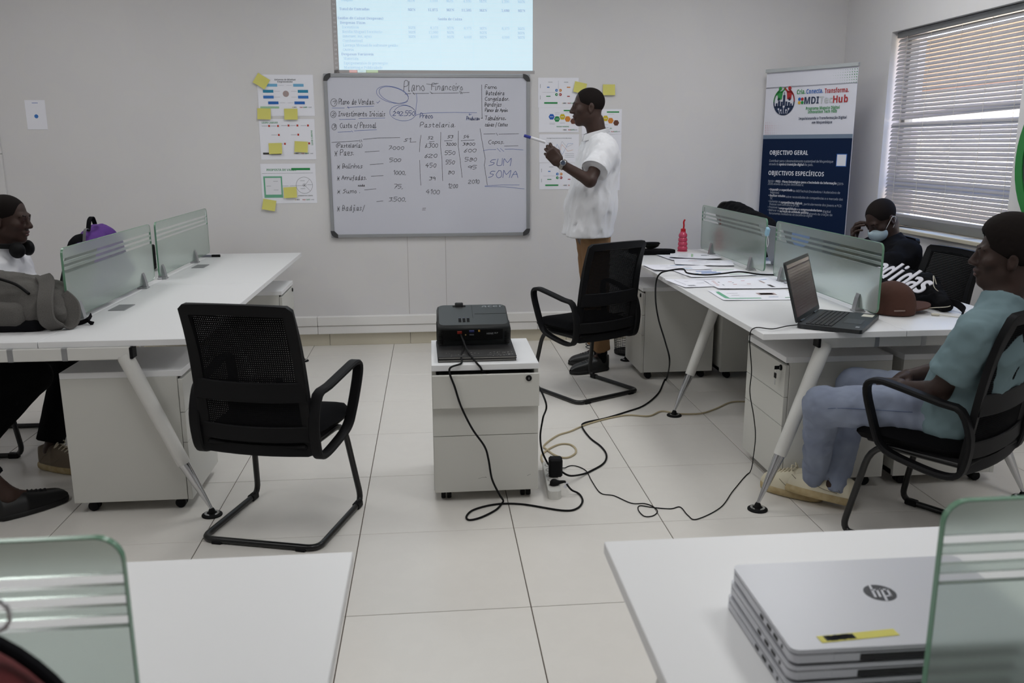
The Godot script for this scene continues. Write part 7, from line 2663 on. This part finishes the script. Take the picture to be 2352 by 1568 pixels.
func build_presenter() -> void:
	var o := thing("person", "standing person in a white short-sleeved shirt and tan trousers holding a marker", "person", V(1.36, 0, 0.62))
	var J := {"neck": V(1.355, 1.56, 0.62), "shL": V(1.375, 1.445, 0.785), "shR": V(1.365, 1.445, 0.455), "elL": V(1.262, 1.262, 0.93), "wrL": V(1.082, 1.372, 0.862), "elR": V(1.42, 1.2, 0.42), "wrR": V(1.29, 1.16, 0.45), "hipL": V(1.34, 0.9, 0.71), "hipR": V(1.34, 0.9, 0.53), "knL": V(1.365, 0.5, 0.69), "knR": V(1.375, 0.5, 0.5), "anL": V(1.41, 0.09, 0.62), "anR": V(1.42, 0.09, 0.42), "toeL": V(1.2, 0.03, 0.71), "toeR": V(1.22, 0.03, 0.44)}
	var T := Transform3D(Basis.IDENTITY, -o.position)
	local(J, o.position)
	var body := MB.new()
	body_field(J).mesh_into(body, 0.011)
	var sk: Material = mats.skin_deep
	var hx := head_xf(V(1.297, 1.703, 0.62) - o.position, V(-1, -0.02, -0.04), V(0.03, 1, 0))
	add_head(o, body, hx, J.neck, 1, sk, mats.hair_black)
	# left hand raised, holding the marker between thumb and fingers
	add_hand(body, hand_xf(J.wrL, V(-0.66, 0.72, -0.12), V(-0.25, 0.0, 0.97)), [0.72, 0.85, 0.9, 0.95], 0.75, -1.0)
	add_hand(body, hand_xf(J.wrR, V(-0.3, 0.1, 0.9), V(-0.9, 0, -0.3)), [0.25, 0.3, 0.32, 0.35], 0.3, 1.0)
	part(o, "body", body, sk)
	# shirt
	var c := o.position
	var f := field(0.03, V(9, 3, 9))
	for s: float in [-1.0, 1.0]:
		f.cap(V(1.385, 1.43, 0.62 + s * 0.05) - c, V(1.375, 1.425, 0.62 + s * 0.15) - c, 0.098, 0.078, 0.05)
		f.cap(V(1.365, 1.36, 0.62 + s * 0.09) - c, V(1.325, 1.1, 0.62 + s * 0.085) - c, 0.118, 0.14, 0.06)
		f.cap(V(1.325, 1.1, 0.62 + s * 0.085) - c, V(1.302, 0.86, 0.62 + s * 0.095) - c, 0.14, 0.146, 0.05)
		f.cap(V(1.36, 1.5, 0.62) - c, V(1.38, 1.46, 0.62 + s * 0.12) - c, 0.062, 0.066, 0.03)
	f.cap(J.shL + V(0.012, -0.02, -0.02), J.shL.lerp(J.elL, 0.68), 0.074, 0.08, 0.035, 1)
	f.cap(J.shR, J.shR.lerp(J.elR, 0.62), 0.085, 0.08, 0.03, 1)
	f.planes.append(Plane(V(0.02, -1, 0).normalized(), V(0.02, -1, 0).normalized().dot(V(1.3, 0.905, 0.62) - c)))
	part(o, "shirt", blob(f, 0.0095), mats.shirt_white)
	# collar: two leaves round the neck
	for s: float in [-1.0, 1.0]:
		var cl := MB.new()
		var pts := []
		for k in 9:
			var an := lerpf(0.0, PI * 0.93, k / 8.0)
			var r := 0.073 + 0.012 * sin(an)
			pts.append(V(1.352 + r * cos(an) * 1.05, 1.56 - 0.045 * (1.0 - cos(an)) * 0.5, 0.62 + s * r * sin(an)) - c)
		cl.strap(pts, V(0.25, 0.8, 0.0), 0.045, 0.006)
		part(o, "collar", cl, mats.shirt_white)
	var hemline := MB.new()
	# sleeve cuff fold
	var axis: Vector3 = (J.elL - J.shL).normalized()
	var q: Vector3 = J.shL.lerp(J.elL, 0.635)
	var sx := axis.cross(V(0, 0, 1)).normalized()
	var sy := axis.cross(sx)
	var ring := []
	for k in 24:
		ring.append(q + (sx * cos(TAU * k / 24) + sy * sin(TAU * k / 24)) * 0.083)
	hemline.strap(ring, axis, 0.02, 0.004, true)
	part(o, "sleeve_cuff", hemline, mats.shirt_white)
	# trousers
	var t := field(0.016, V(8, 5, 8))
	for s: String in ["L", "R"]:
		t.cap(J["hip" + s] + V(0, 0.06, 0), J["kn" + s], 0.098, 0.074, 0.04)
		t.cap(J["kn" + s], J["an" + s] + V(0, 0.055, 0), 0.074, 0.062, 0.02, 1)
	part(o, "trousers", blob(t, 0.01), mats.chino_tan)
	for s: String in ["L", "R"]:
		var sc := field()
		sc.cap(J["an" + s] + V(0, 0.08, 0), J["an" + s] + V(0, -0.02, 0), 0.042, 0.042, 0.01)
		part(o, "sock", blob(sc, 0.009), mats.cloth_black)
	shoe(o, V(1.47, 0.002, 0.6) - c, V(1.19, 0.002, 0.715) - c, 0.0, 1, mats.shoe_black, mats.sole_black, mats.shoe_black)
	shoe(o, V(1.5, 0.002, 0.41) - c, V(1.22, 0.002, 0.46) - c, 0.0, 1, mats.shoe_black, mats.sole_black, mats.shoe_black)
	# watch on the left wrist and the marker in the hand are things of their own
	var wd: Vector3 = (J.wrL - J.elL).normalized()
	var wp: Vector3 = J.wrL - wd * 0.03 + c
	var w := thing("wrist_watch", "silver wrist watch on the presenter's raised arm", "watch", wp)
	var band := MB.new()
	var a := wd.cross(V(0, 0, 1)).normalized()
	var b := wd.cross(a)
	var rg := []
	for k in 20:
		rg.append((a * cos(TAU * k / 20) + b * sin(TAU * k / 20)) * 0.0315)
	band.strap(rg, wd, 0.022, 0.004, true)
	part(w, "band", band, mat("watch_band", rgb(150, 146, 140), 0.35, 0.6))
	var face := MB.new()
	var fn := (V(-0.2, 0.35, 0.9) - wd * V(-0.2, 0.35, 0.9).dot(wd)).normalized()
	var u := fn.cross(wd).normalized()
	face.xf = Transform3D(Basis(u, fn, u.cross(fn)), fn * 0.031)
	face.lathe([Vector2(0, 0.008), Vector2(0.016, 0.008), Vector2(0.019, 0.005), Vector2(0.019, 0), Vector2(0, 0)], 20)
	part(w, "case", face, mat("watch_case", rgb(168, 168, 170), 0.25, 0.8))
	var dl := MB.new()
	dl.xf = face.xf
	dl.lathe([Vector2(0, 0.0086), Vector2(0.0145, 0.0086), Vector2(0.0145, 0.007)], 20)
	part(w, "dial", dl, mat("watch_dial", rgb(60, 68, 84), 0.2))
	var mk := thing("marker_pen", "white marker pen with a blue cap in the presenter's hand", "marker", V(0.875, 1.53, 0.815))
	var md := V(0.955, -0.29, 0.0).normalized()
	var m1 := MB.new()
	m1.tube([md * 0.042, md * 0.135], 0.0085, 12)
	part(mk, "barrel", m1, mat("marker_white", rgb(222, 222, 228), 0.4))
	var m2 := MB.new()
	m2.tube([Vector3.ZERO, md * 0.004, md * 0.042], [0.007, 0.0092, 0.0094], 12)
	part(mk, "cap", m2, mat("marker_cap_blue", rgb(42, 52, 140), 0.4))

func local(J: Dictionary, c: Vector3) -> void:
	for k: String in J:
		J[k] = (J[k] as Vector3) - c

func build_teal() -> void:
	var o := thing("person", "seated person in a teal T-shirt and light jeans with clasped hands", "person", V(2.2, 0, 3.2))
	var c := o.position
	var J := {"neck": V(2.282, 0.948, 3.352), "shL": V(2.115, 0.845, 3.468), "shR": V(2.41, 0.855, 3.262), "elL": V(2.06, 0.63, 3.395), "wrL": V(2.03, 0.59, 3.205), "elR": V(2.31, 0.64, 3.1), "wrR": V(2.1, 0.6, 3.1), "hipL": V(2.15, 0.535, 3.337), "hipR": V(2.29, 0.535, 3.237), "knL": V(1.812, 0.475, 3.035), "knR": V(2.045, 0.49, 2.83), "anL": V(1.885, 0.105, 2.86), "anR": V(1.945, 0.1, 2.93), "toeL": V(1.73, 0.04, 2.69), "toeR": V(1.77, 0.05, 2.79)}
	local(J, c)
	var body := MB.new()
	body_field(J).mesh_into(body, 0.011)
	var sk: Material = mats.skin_brown
	var hx := head_xf(V(2.284, 1.09, 3.335) - c, V(-0.9, 0.02, -0.45), V(0.0, 1, 0.02))
	add_head(o, body, hx, J.neck, 2, sk, mats.hair_black)
	add_hand(body, hand_xf(J.wrL, V(-0.45, -0.2, -0.85), V(-0.55, 0.75, 0.35)), [0.5, 0.55, 0.6, 0.6], 0.5, -1.0)
	add_hand(body, hand_xf(J.wrR, V(-0.75, -0.08, 0.4), V(-0.25, 0.85, -0.4)), [0.5, 0.55, 0.58, 0.6], 0.5, 1.0)
	part(o, "body", body, sk)
	var f := field(0.024, V(6, 7, 6))
	var up: Vector3 = (J.shL + J.shR) / 2
	var dn: Vector3 = (J.hipL + J.hipR) / 2
	var side: Vector3 = (J.shL - J.shR).normalized()
	for s: float in [-1.0, 1.0]:
		f.cap(up + side * s * 0.06 + V(0, 0.0, 0), up + side * s * 0.15, 0.088, 0.072, 0.05)
		f.cap(up + side * s * 0.075 - V(0, 0.07, 0), up.lerp(dn, 0.6) + side * s * 0.07, 0.108, 0.112, 0.05)
		f.cap(up.lerp(dn, 0.6) + side * s * 0.07, dn + side * s * 0.08 + V(0, -0.01, 0), 0.112, 0.124, 0.05)
	f.cap(up + V(0, 0.04, 0), J.neck + V(0, 0.005, 0), 0.075, 0.066, 0.03, 1)
	f.cap(J.shL, J.shL.lerp(J.elL, 0.7), 0.07, 0.074, 0.025, 1)
	f.cap(J.shR, J.shR.lerp(J.elR, 0.7), 0.07, 0.072, 0.025, 1)
	f.planes.append(Plane(V(0, -1, 0), -(0.455 - c.y)))
	part(o, "tshirt", blob(f, 0.0095), mats.tee_teal)
	var t := field(0.018, V(9, 9, 9))
	for s: String in ["L", "R"]:
		t.cap(J["hip" + s], J["kn" + s], 0.098, 0.072, 0.03)
		t.cap(J["kn" + s], J["an" + s] + V(0, -0.03, 0), 0.07, 0.043, 0.02, 1)
	t.cap(J.hipL, J.hipR, 0.1, 0.1, 0.03)
	t.planes.append(Plane(V(0, 1, 0), 0.6))
	part(o, "jeans", blob(t, 0.009), mats.jean_blue)
	# side seam of the near leg
	var sm := MB.new()
	var od := V(-0.62, 0.15, 0.72).normalized()
	var p0: Vector3 = J.hipL.lerp(J.knL, 0.25) + od * 0.096
	var p1: Vector3 = J.hipL.lerp(J.knL, 0.85) + od * 0.079
	var p2: Vector3 = J.knL + od * 0.074 + V(0.02, -0.03, 0)
	var p3: Vector3 = J.knL.lerp(J.anL, 0.9) + od * 0.056
	sm.tube(curve([p0, p1, p2, J.knL.lerp(J.anL, 0.4) + od * 0.069, p3], 8), 0.0016, 5)
	part(o, "jeans_seam", sm, mat("seam_blue", rgb(84, 96, 124), 0.9))
	shoe(o, V(1.915, 0.004, 2.885) - c, V(1.725, 0.004, 2.69) - c, 0.0, 0, mats.shoe_cream, mats.sole_cream, mats.lace_cream)
	shoe(o, V(2.0, 0.02, 2.985) - c, V(1.785, 0.03, 2.8) - c, 0.28, 0, mats.shoe_cream, mats.sole_cream, mats.lace_cream)

func build_masked() -> void:
	var o := thing("person", "seated person in black with a pale blue face mask, head bowed, by the window", "person", V(2.95, 0, 1.2))
	var c := o.position
	var J := {"neck": V(3.03, 0.925, 1.2), "shL": V(3.06, 0.845, 1.37), "shR": V(3.06, 0.845, 1.03), "elL": V(2.93, 0.8, 1.43), "wrL": V(2.72, 0.79, 1.35), "elR": V(2.86, 0.78, 0.98), "wrR": V(2.87, 0.885, 1.09), "hipL": V(3.0, 0.52, 1.29), "hipR": V(3.0, 0.52, 1.11), "knL": V(2.58, 0.51, 1.31), "knR": V(2.58, 0.51, 1.07), "anL": V(2.56, 0.09, 1.32), "anR": V(2.56, 0.09, 1.06), "toeL": V(2.38, 0.03, 1.33), "toeR": V(2.38, 0.03, 1.05)}
	local(J, c)
	var body := MB.new()
	body_field(J).mesh_into(body, 0.011)
	var sk: Material = mats.skin_brown
	var hx := head_xf(V(2.975, 1.035, 1.2) - c, V(-0.78, -0.58, 0.22), V(-0.5, 0.85, 0.1))
	add_head(o, body, hx, J.neck, 1, sk, mats.hair_black)
	add_hand(body, hand_xf(J.wrR, V(-0.3, 0.85, 0.35), V(-0.8, -0.1, -0.5)), [0.6, 0.6, 0.6, 0.6], 0.5, 1.0)
	add_hand(body, hand_xf(J.wrL, V(-0.9, -0.1, -0.3), V(0, 1, 0)), [0.3, 0.3, 0.3, 0.3], 0.3, -1.0)
	part(o, "body", body, sk)
	var f := field(0.022, V(6, 6, 6))
	var up: Vector3 = (J.shL + J.shR) / 2
	var dn: Vector3 = (J.hipL + J.hipR) / 2
	var side := V(0, 0, 1)
	for s: float in [-1.0, 1.0]:
		f.cap(up + side * s * 0.05, up + side * s * 0.16, 0.09, 0.076, 0.05)
		f.cap(up + side * s * 0.085 - V(0, 0.06, 0), dn + side * s * 0.08, 0.115, 0.125, 0.06)
	f.cap(up + V(-0.01, 0.03, 0), J.neck + V(0.0, 0.01, 0), 0.08, 0.068, 0.03, 1)
	for s: String in ["L", "R"]:
		f.cap(J["sh" + s], J["el" + s], 0.078, 0.062, 0.03)
		f.cap(J["el" + s], J["wr" + s], 0.06, 0.045, 0.02, 1)
	part(o, "jacket", blob(f, 0.011), mats.cloth_black)
	var t := field(0.004)
	for s: String in ["L", "R"]:
		t.cap(J["hip" + s], J["kn" + s], 0.1, 0.074, 0.03)
		t.cap(J["kn" + s], J["an" + s] + V(0, 0.03, 0), 0.072, 0.055, 0.02, 1)
	part(o, "trousers", blob(t, 0.013), mats.trouser_black)
	for s: String in ["L", "R"]:
		shoe(o, J["an" + s] + V(0.08, -0.088, 0), J["an" + s] + V(-0.2, -0.088, 0), 0.0, 1, mats.shoe_black, mats.sole_black, mats.shoe_black)
	# mask
	var mk := field()
	mk.ell(V(0, -0.055, 0.06), V(0.062, 0.052, 0.056), 0.02)
	mk.ell(V(0, -0.03, 0.1), V(0.02, 0.02, 0.018), 0.02)
	mk.planes.append(Plane(V(0, 0.95, -0.3).normalized(), V(0, 0.95, -0.3).normalized().dot(V(0, -0.012, 0.09))))
	mk.planes.append(Plane(V(0, 0, -1), -0.035))
	var mm := part(o, "face_mask", blob(mk, 0.005, hx), mat("mask_blue", rgb(176, 196, 206), 0.8))
	for s: float in [-1.0, 1.0]:
		var lp := MB.new()
		lp.xf = hx
		lp.tube(curve([V(s * 0.058, -0.035, 0.045), V(s * 0.072, -0.012, 0.02), V(s * 0.082, 0.012, -0.015), V(s * 0.08, -0.01, -0.034), V(s * 0.07, -0.05, 0.0), V(s * 0.052, -0.075, 0.04)]), 0.0016, 5)
		part(mm, "ear_loop", lp, mat("loop_white", rgb(226, 226, 226), 0.8))

func build_headphones() -> void:
	var o := thing("person", "seated person in a white shirt, headphones round the neck, at the left edge", "person", V(-1.85, 0, 1.7))
	var c := o.position
	var J := {"neck": V(-1.8, 0.985, 1.7), "shL": V(-1.83, 0.895, 1.53), "shR": V(-1.83, 0.895, 1.87), "elL": V(-1.76, 0.8, 1.6), "wrL": V(-1.57, 0.8, 1.86), "elR": V(-1.75, 0.835, 1.95), "wrR": V(-1.53, 0.84, 1.92), "hipL": V(-1.92, 0.52, 1.61), "hipR": V(-1.92, 0.52, 1.8), "knL": V(-1.45, 0.52, 1.62), "knR": V(-1.4, 0.53, 1.99), "anL": V(-1.5, 0.09, 1.6), "anR": V(-1.49, 0.09, 2.14), "toeL": V(-1.3, 0.03, 1.6), "toeR": V(-1.31, 0.03, 2.22)}
	local(J, c)
	var body := MB.new()
	body_field(J).mesh_into(body, 0.012)
	var sk: Material = mats.skin_deep
	var hx := head_xf(V(-1.748, 1.128, 1.7) - c, V(1, -0.1, 0.06), V(0.06, 1, 0))
	add_head(o, body, hx, J.neck, 1, sk, mats.hair_black)
	add_hand(body, hand_xf(J.wrR, V(0.95, -0.12, -0.2), V(0, 1, 0)), [0.3, 0.3, 0.3, 0.3], 0.3, 1.0)
	add_hand(body, hand_xf(J.wrL, V(0.95, -0.12, 0.2), V(0, 1, 0)), [0.3, 0.3, 0.3, 0.3], 0.3, -1.0)
	part(o, "body", body, sk)
	var f := field(0.024, V(7, 6, 7))
	var up: Vector3 = (J.shL + J.shR) / 2
	var dn: Vector3 = (J.hipL + J.hipR) / 2
	var side := V(0, 0, 1)
	for s: float in [-1.0, 1.0]:
		f.cap(up + side * s * 0.05, up + side * s * 0.15, 0.088, 0.072, 0.05)
		f.cap(up + side * s * 0.085 - V(0, 0.06, 0), dn + side * s * 0.08, 0.11, 0.12, 0.06)
	f.cap(up + V(0.02, 0.03, 0), J.neck + V(0.0, 0.01, 0), 0.078, 0.066, 0.03, 1)
	for s: String in ["L", "R"]:
		f.cap(J["sh" + s], J["el" + s], 0.076, 0.06, 0.03)
		f.cap(J["el" + s], J["wr" + s], 0.058, 0.042, 0.02, 1)
	part(o, "shirt", blob(f, 0.01), mats.shirt_white)
	var t := field(0.005)
	for s: String in ["L", "R"]:
		t.cap(J["hip" + s], J["kn" + s], 0.105, 0.088, 0.03)
		t.cap(J["kn" + s], J["an" + s] + V(0, 0.04, 0), 0.078, 0.06, 0.02, 1)
	part(o, "trousers", blob(t, 0.012), mats.trouser_black)
	shoe(o, V(-1.56, 0.002, 2.11) - c, V(-1.3, 0.002, 2.22) - c, 0.0, 0, mat("shoe_taupe", rgb(122, 108, 92), 0.7), mats.sole_cream, mats.lace_cream)
	shoe(o, V(-1.58, 0.002, 1.6) - c, V(-1.3, 0.002, 1.6) - c, 0.0, 0, mats.shoe_taupe, mats.sole_cream, mats.lace_cream)
	# headphones
	var h := thing("headphones", "black over-ear headphones worn round the neck", "headphones", V(-1.785, 0.995, 1.7))
	var b := MB.new()
	var arc := []
	for k in 17:
		var an := lerpf(0.5, TAU - 0.5, k / 16.0)
		arc.append(V(0.085 * cos(an) - 0.005, 0.006 + 0.02 * (1 - cos(an)) * 0.5, 0.092 * sin(an)))
	b.strap(arc, V(0, 1, 0), 0.026, 0.012)
	part(h, "headband", b, mats.black_plastic)
	for s: float in [-1.0, 1.0]:
		var e := field()
		e.ell(V(0.085, -0.012, s * 0.058), V(0.036, 0.04, 0.026), 0.01, Basis(Vector3.UP, s * 0.55))
		part(h, "ear_cup", blob(e, 0.006), mats.black_plastic)

func build_edge_person() -> void:
	var o := thing("person", "person at the left bench end, only dark trouser leg and black shoe in frame", "person", V(-2.0, 0, 2.74))
	var c := o.position
	var J := {"neck": V(-2.1, 0.98, 2.72), "shL": V(-2.12, 0.89, 2.55), "shR": V(-2.12, 0.89, 2.89), "elL": V(-2.05, 0.67, 2.5), "wrL": V(-1.9, 0.6, 2.62), "elR": V(-2.05, 0.67, 2.95), "wrR": V(-1.9, 0.6, 2.82), "hipL": V(-1.95, 0.51, 2.6), "hipR": V(-2.1, 0.52, 2.81), "knL": V(-1.44, 0.5, 2.33), "knR": V(-1.68, 0.5, 2.82), "anL": V(-1.8, 0.09, 2.45), "anR": V(-1.43, 0.1, 2.7), "toeL": V(-1.6, 0.03, 2.42), "toeR": V(-1.28, 0.03, 2.51)}
	local(J, c)
	var body := MB.new()
	body_field(J).mesh_into(body, 0.014)
	var sk: Material = mats.skin_deep
	add_head(o, body, head_xf(V(-2.06, 1.13, 2.72) - c, V(1, -0.05, -0.2)), J.neck, 1, sk, mats.hair_black)
	add_hand(body, hand_xf(J.wrR, V(0.8, -0.3, -0.4), V(0, 1, 0)), [0.3, 0.3, 0.3, 0.3], 0.3, 1.0)
	add_hand(body, hand_xf(J.wrL, V(0.8, -0.3, 0.4), V(0, 1, 0)), [0.3, 0.3, 0.3, 0.3], 0.3, -1.0)
	part(o, "body", body, sk)
	var f := field(0.006)
	var up: Vector3 = (J.shL + J.shR) / 2
	var dn: Vector3 = (J.hipL + J.hipR) / 2
	for s: float in [-1.0, 1.0]:
		f.cap(up + V(0, 0, s * 0.05), up + V(0, 0, s * 0.15), 0.088, 0.072, 0.05)
		f.cap(up + V(0, -0.06, s * 0.085), dn + V(0, 0, s * 0.08), 0.11, 0.12, 0.06)
	for s: String in ["L", "R"]:
		f.cap(J["sh" + s], J["el" + s], 0.076, 0.06, 0.03)
		f.cap(J["el" + s], J["wr" + s], 0.058, 0.042, 0.02, 1)
	part(o, "shirt", blob(f, 0.013), mat("shirt_grey", rgb(90, 92, 100), 0.9))
	var t := field(0.005)
	for s: String in ["L", "R"]:
		t.cap(J["hip" + s], J["kn" + s], 0.1, 0.075, 0.03)
		t.cap(J["kn" + s], J["an" + s] + (J["kn" + s] - J["an" + s]).normalized() * 0.09, 0.074, 0.06, 0.02, 1)
	part(o, "trousers", blob(t, 0.012), mats.trouser_black)
	shoe(o, V(-1.47, 0.002, 2.735) - c, V(-1.275, 0.002, 2.52) - c, 0.0, 1, mats.shoe_black, mats.sole_black, mats.shoe_black)
	shoe(o, V(-1.87, 0.002, 2.46) - c, V(-1.6, 0.002, 2.4) - c, 0.0, 1, mats.shoe_black, mats.sole_black, mats.shoe_black)
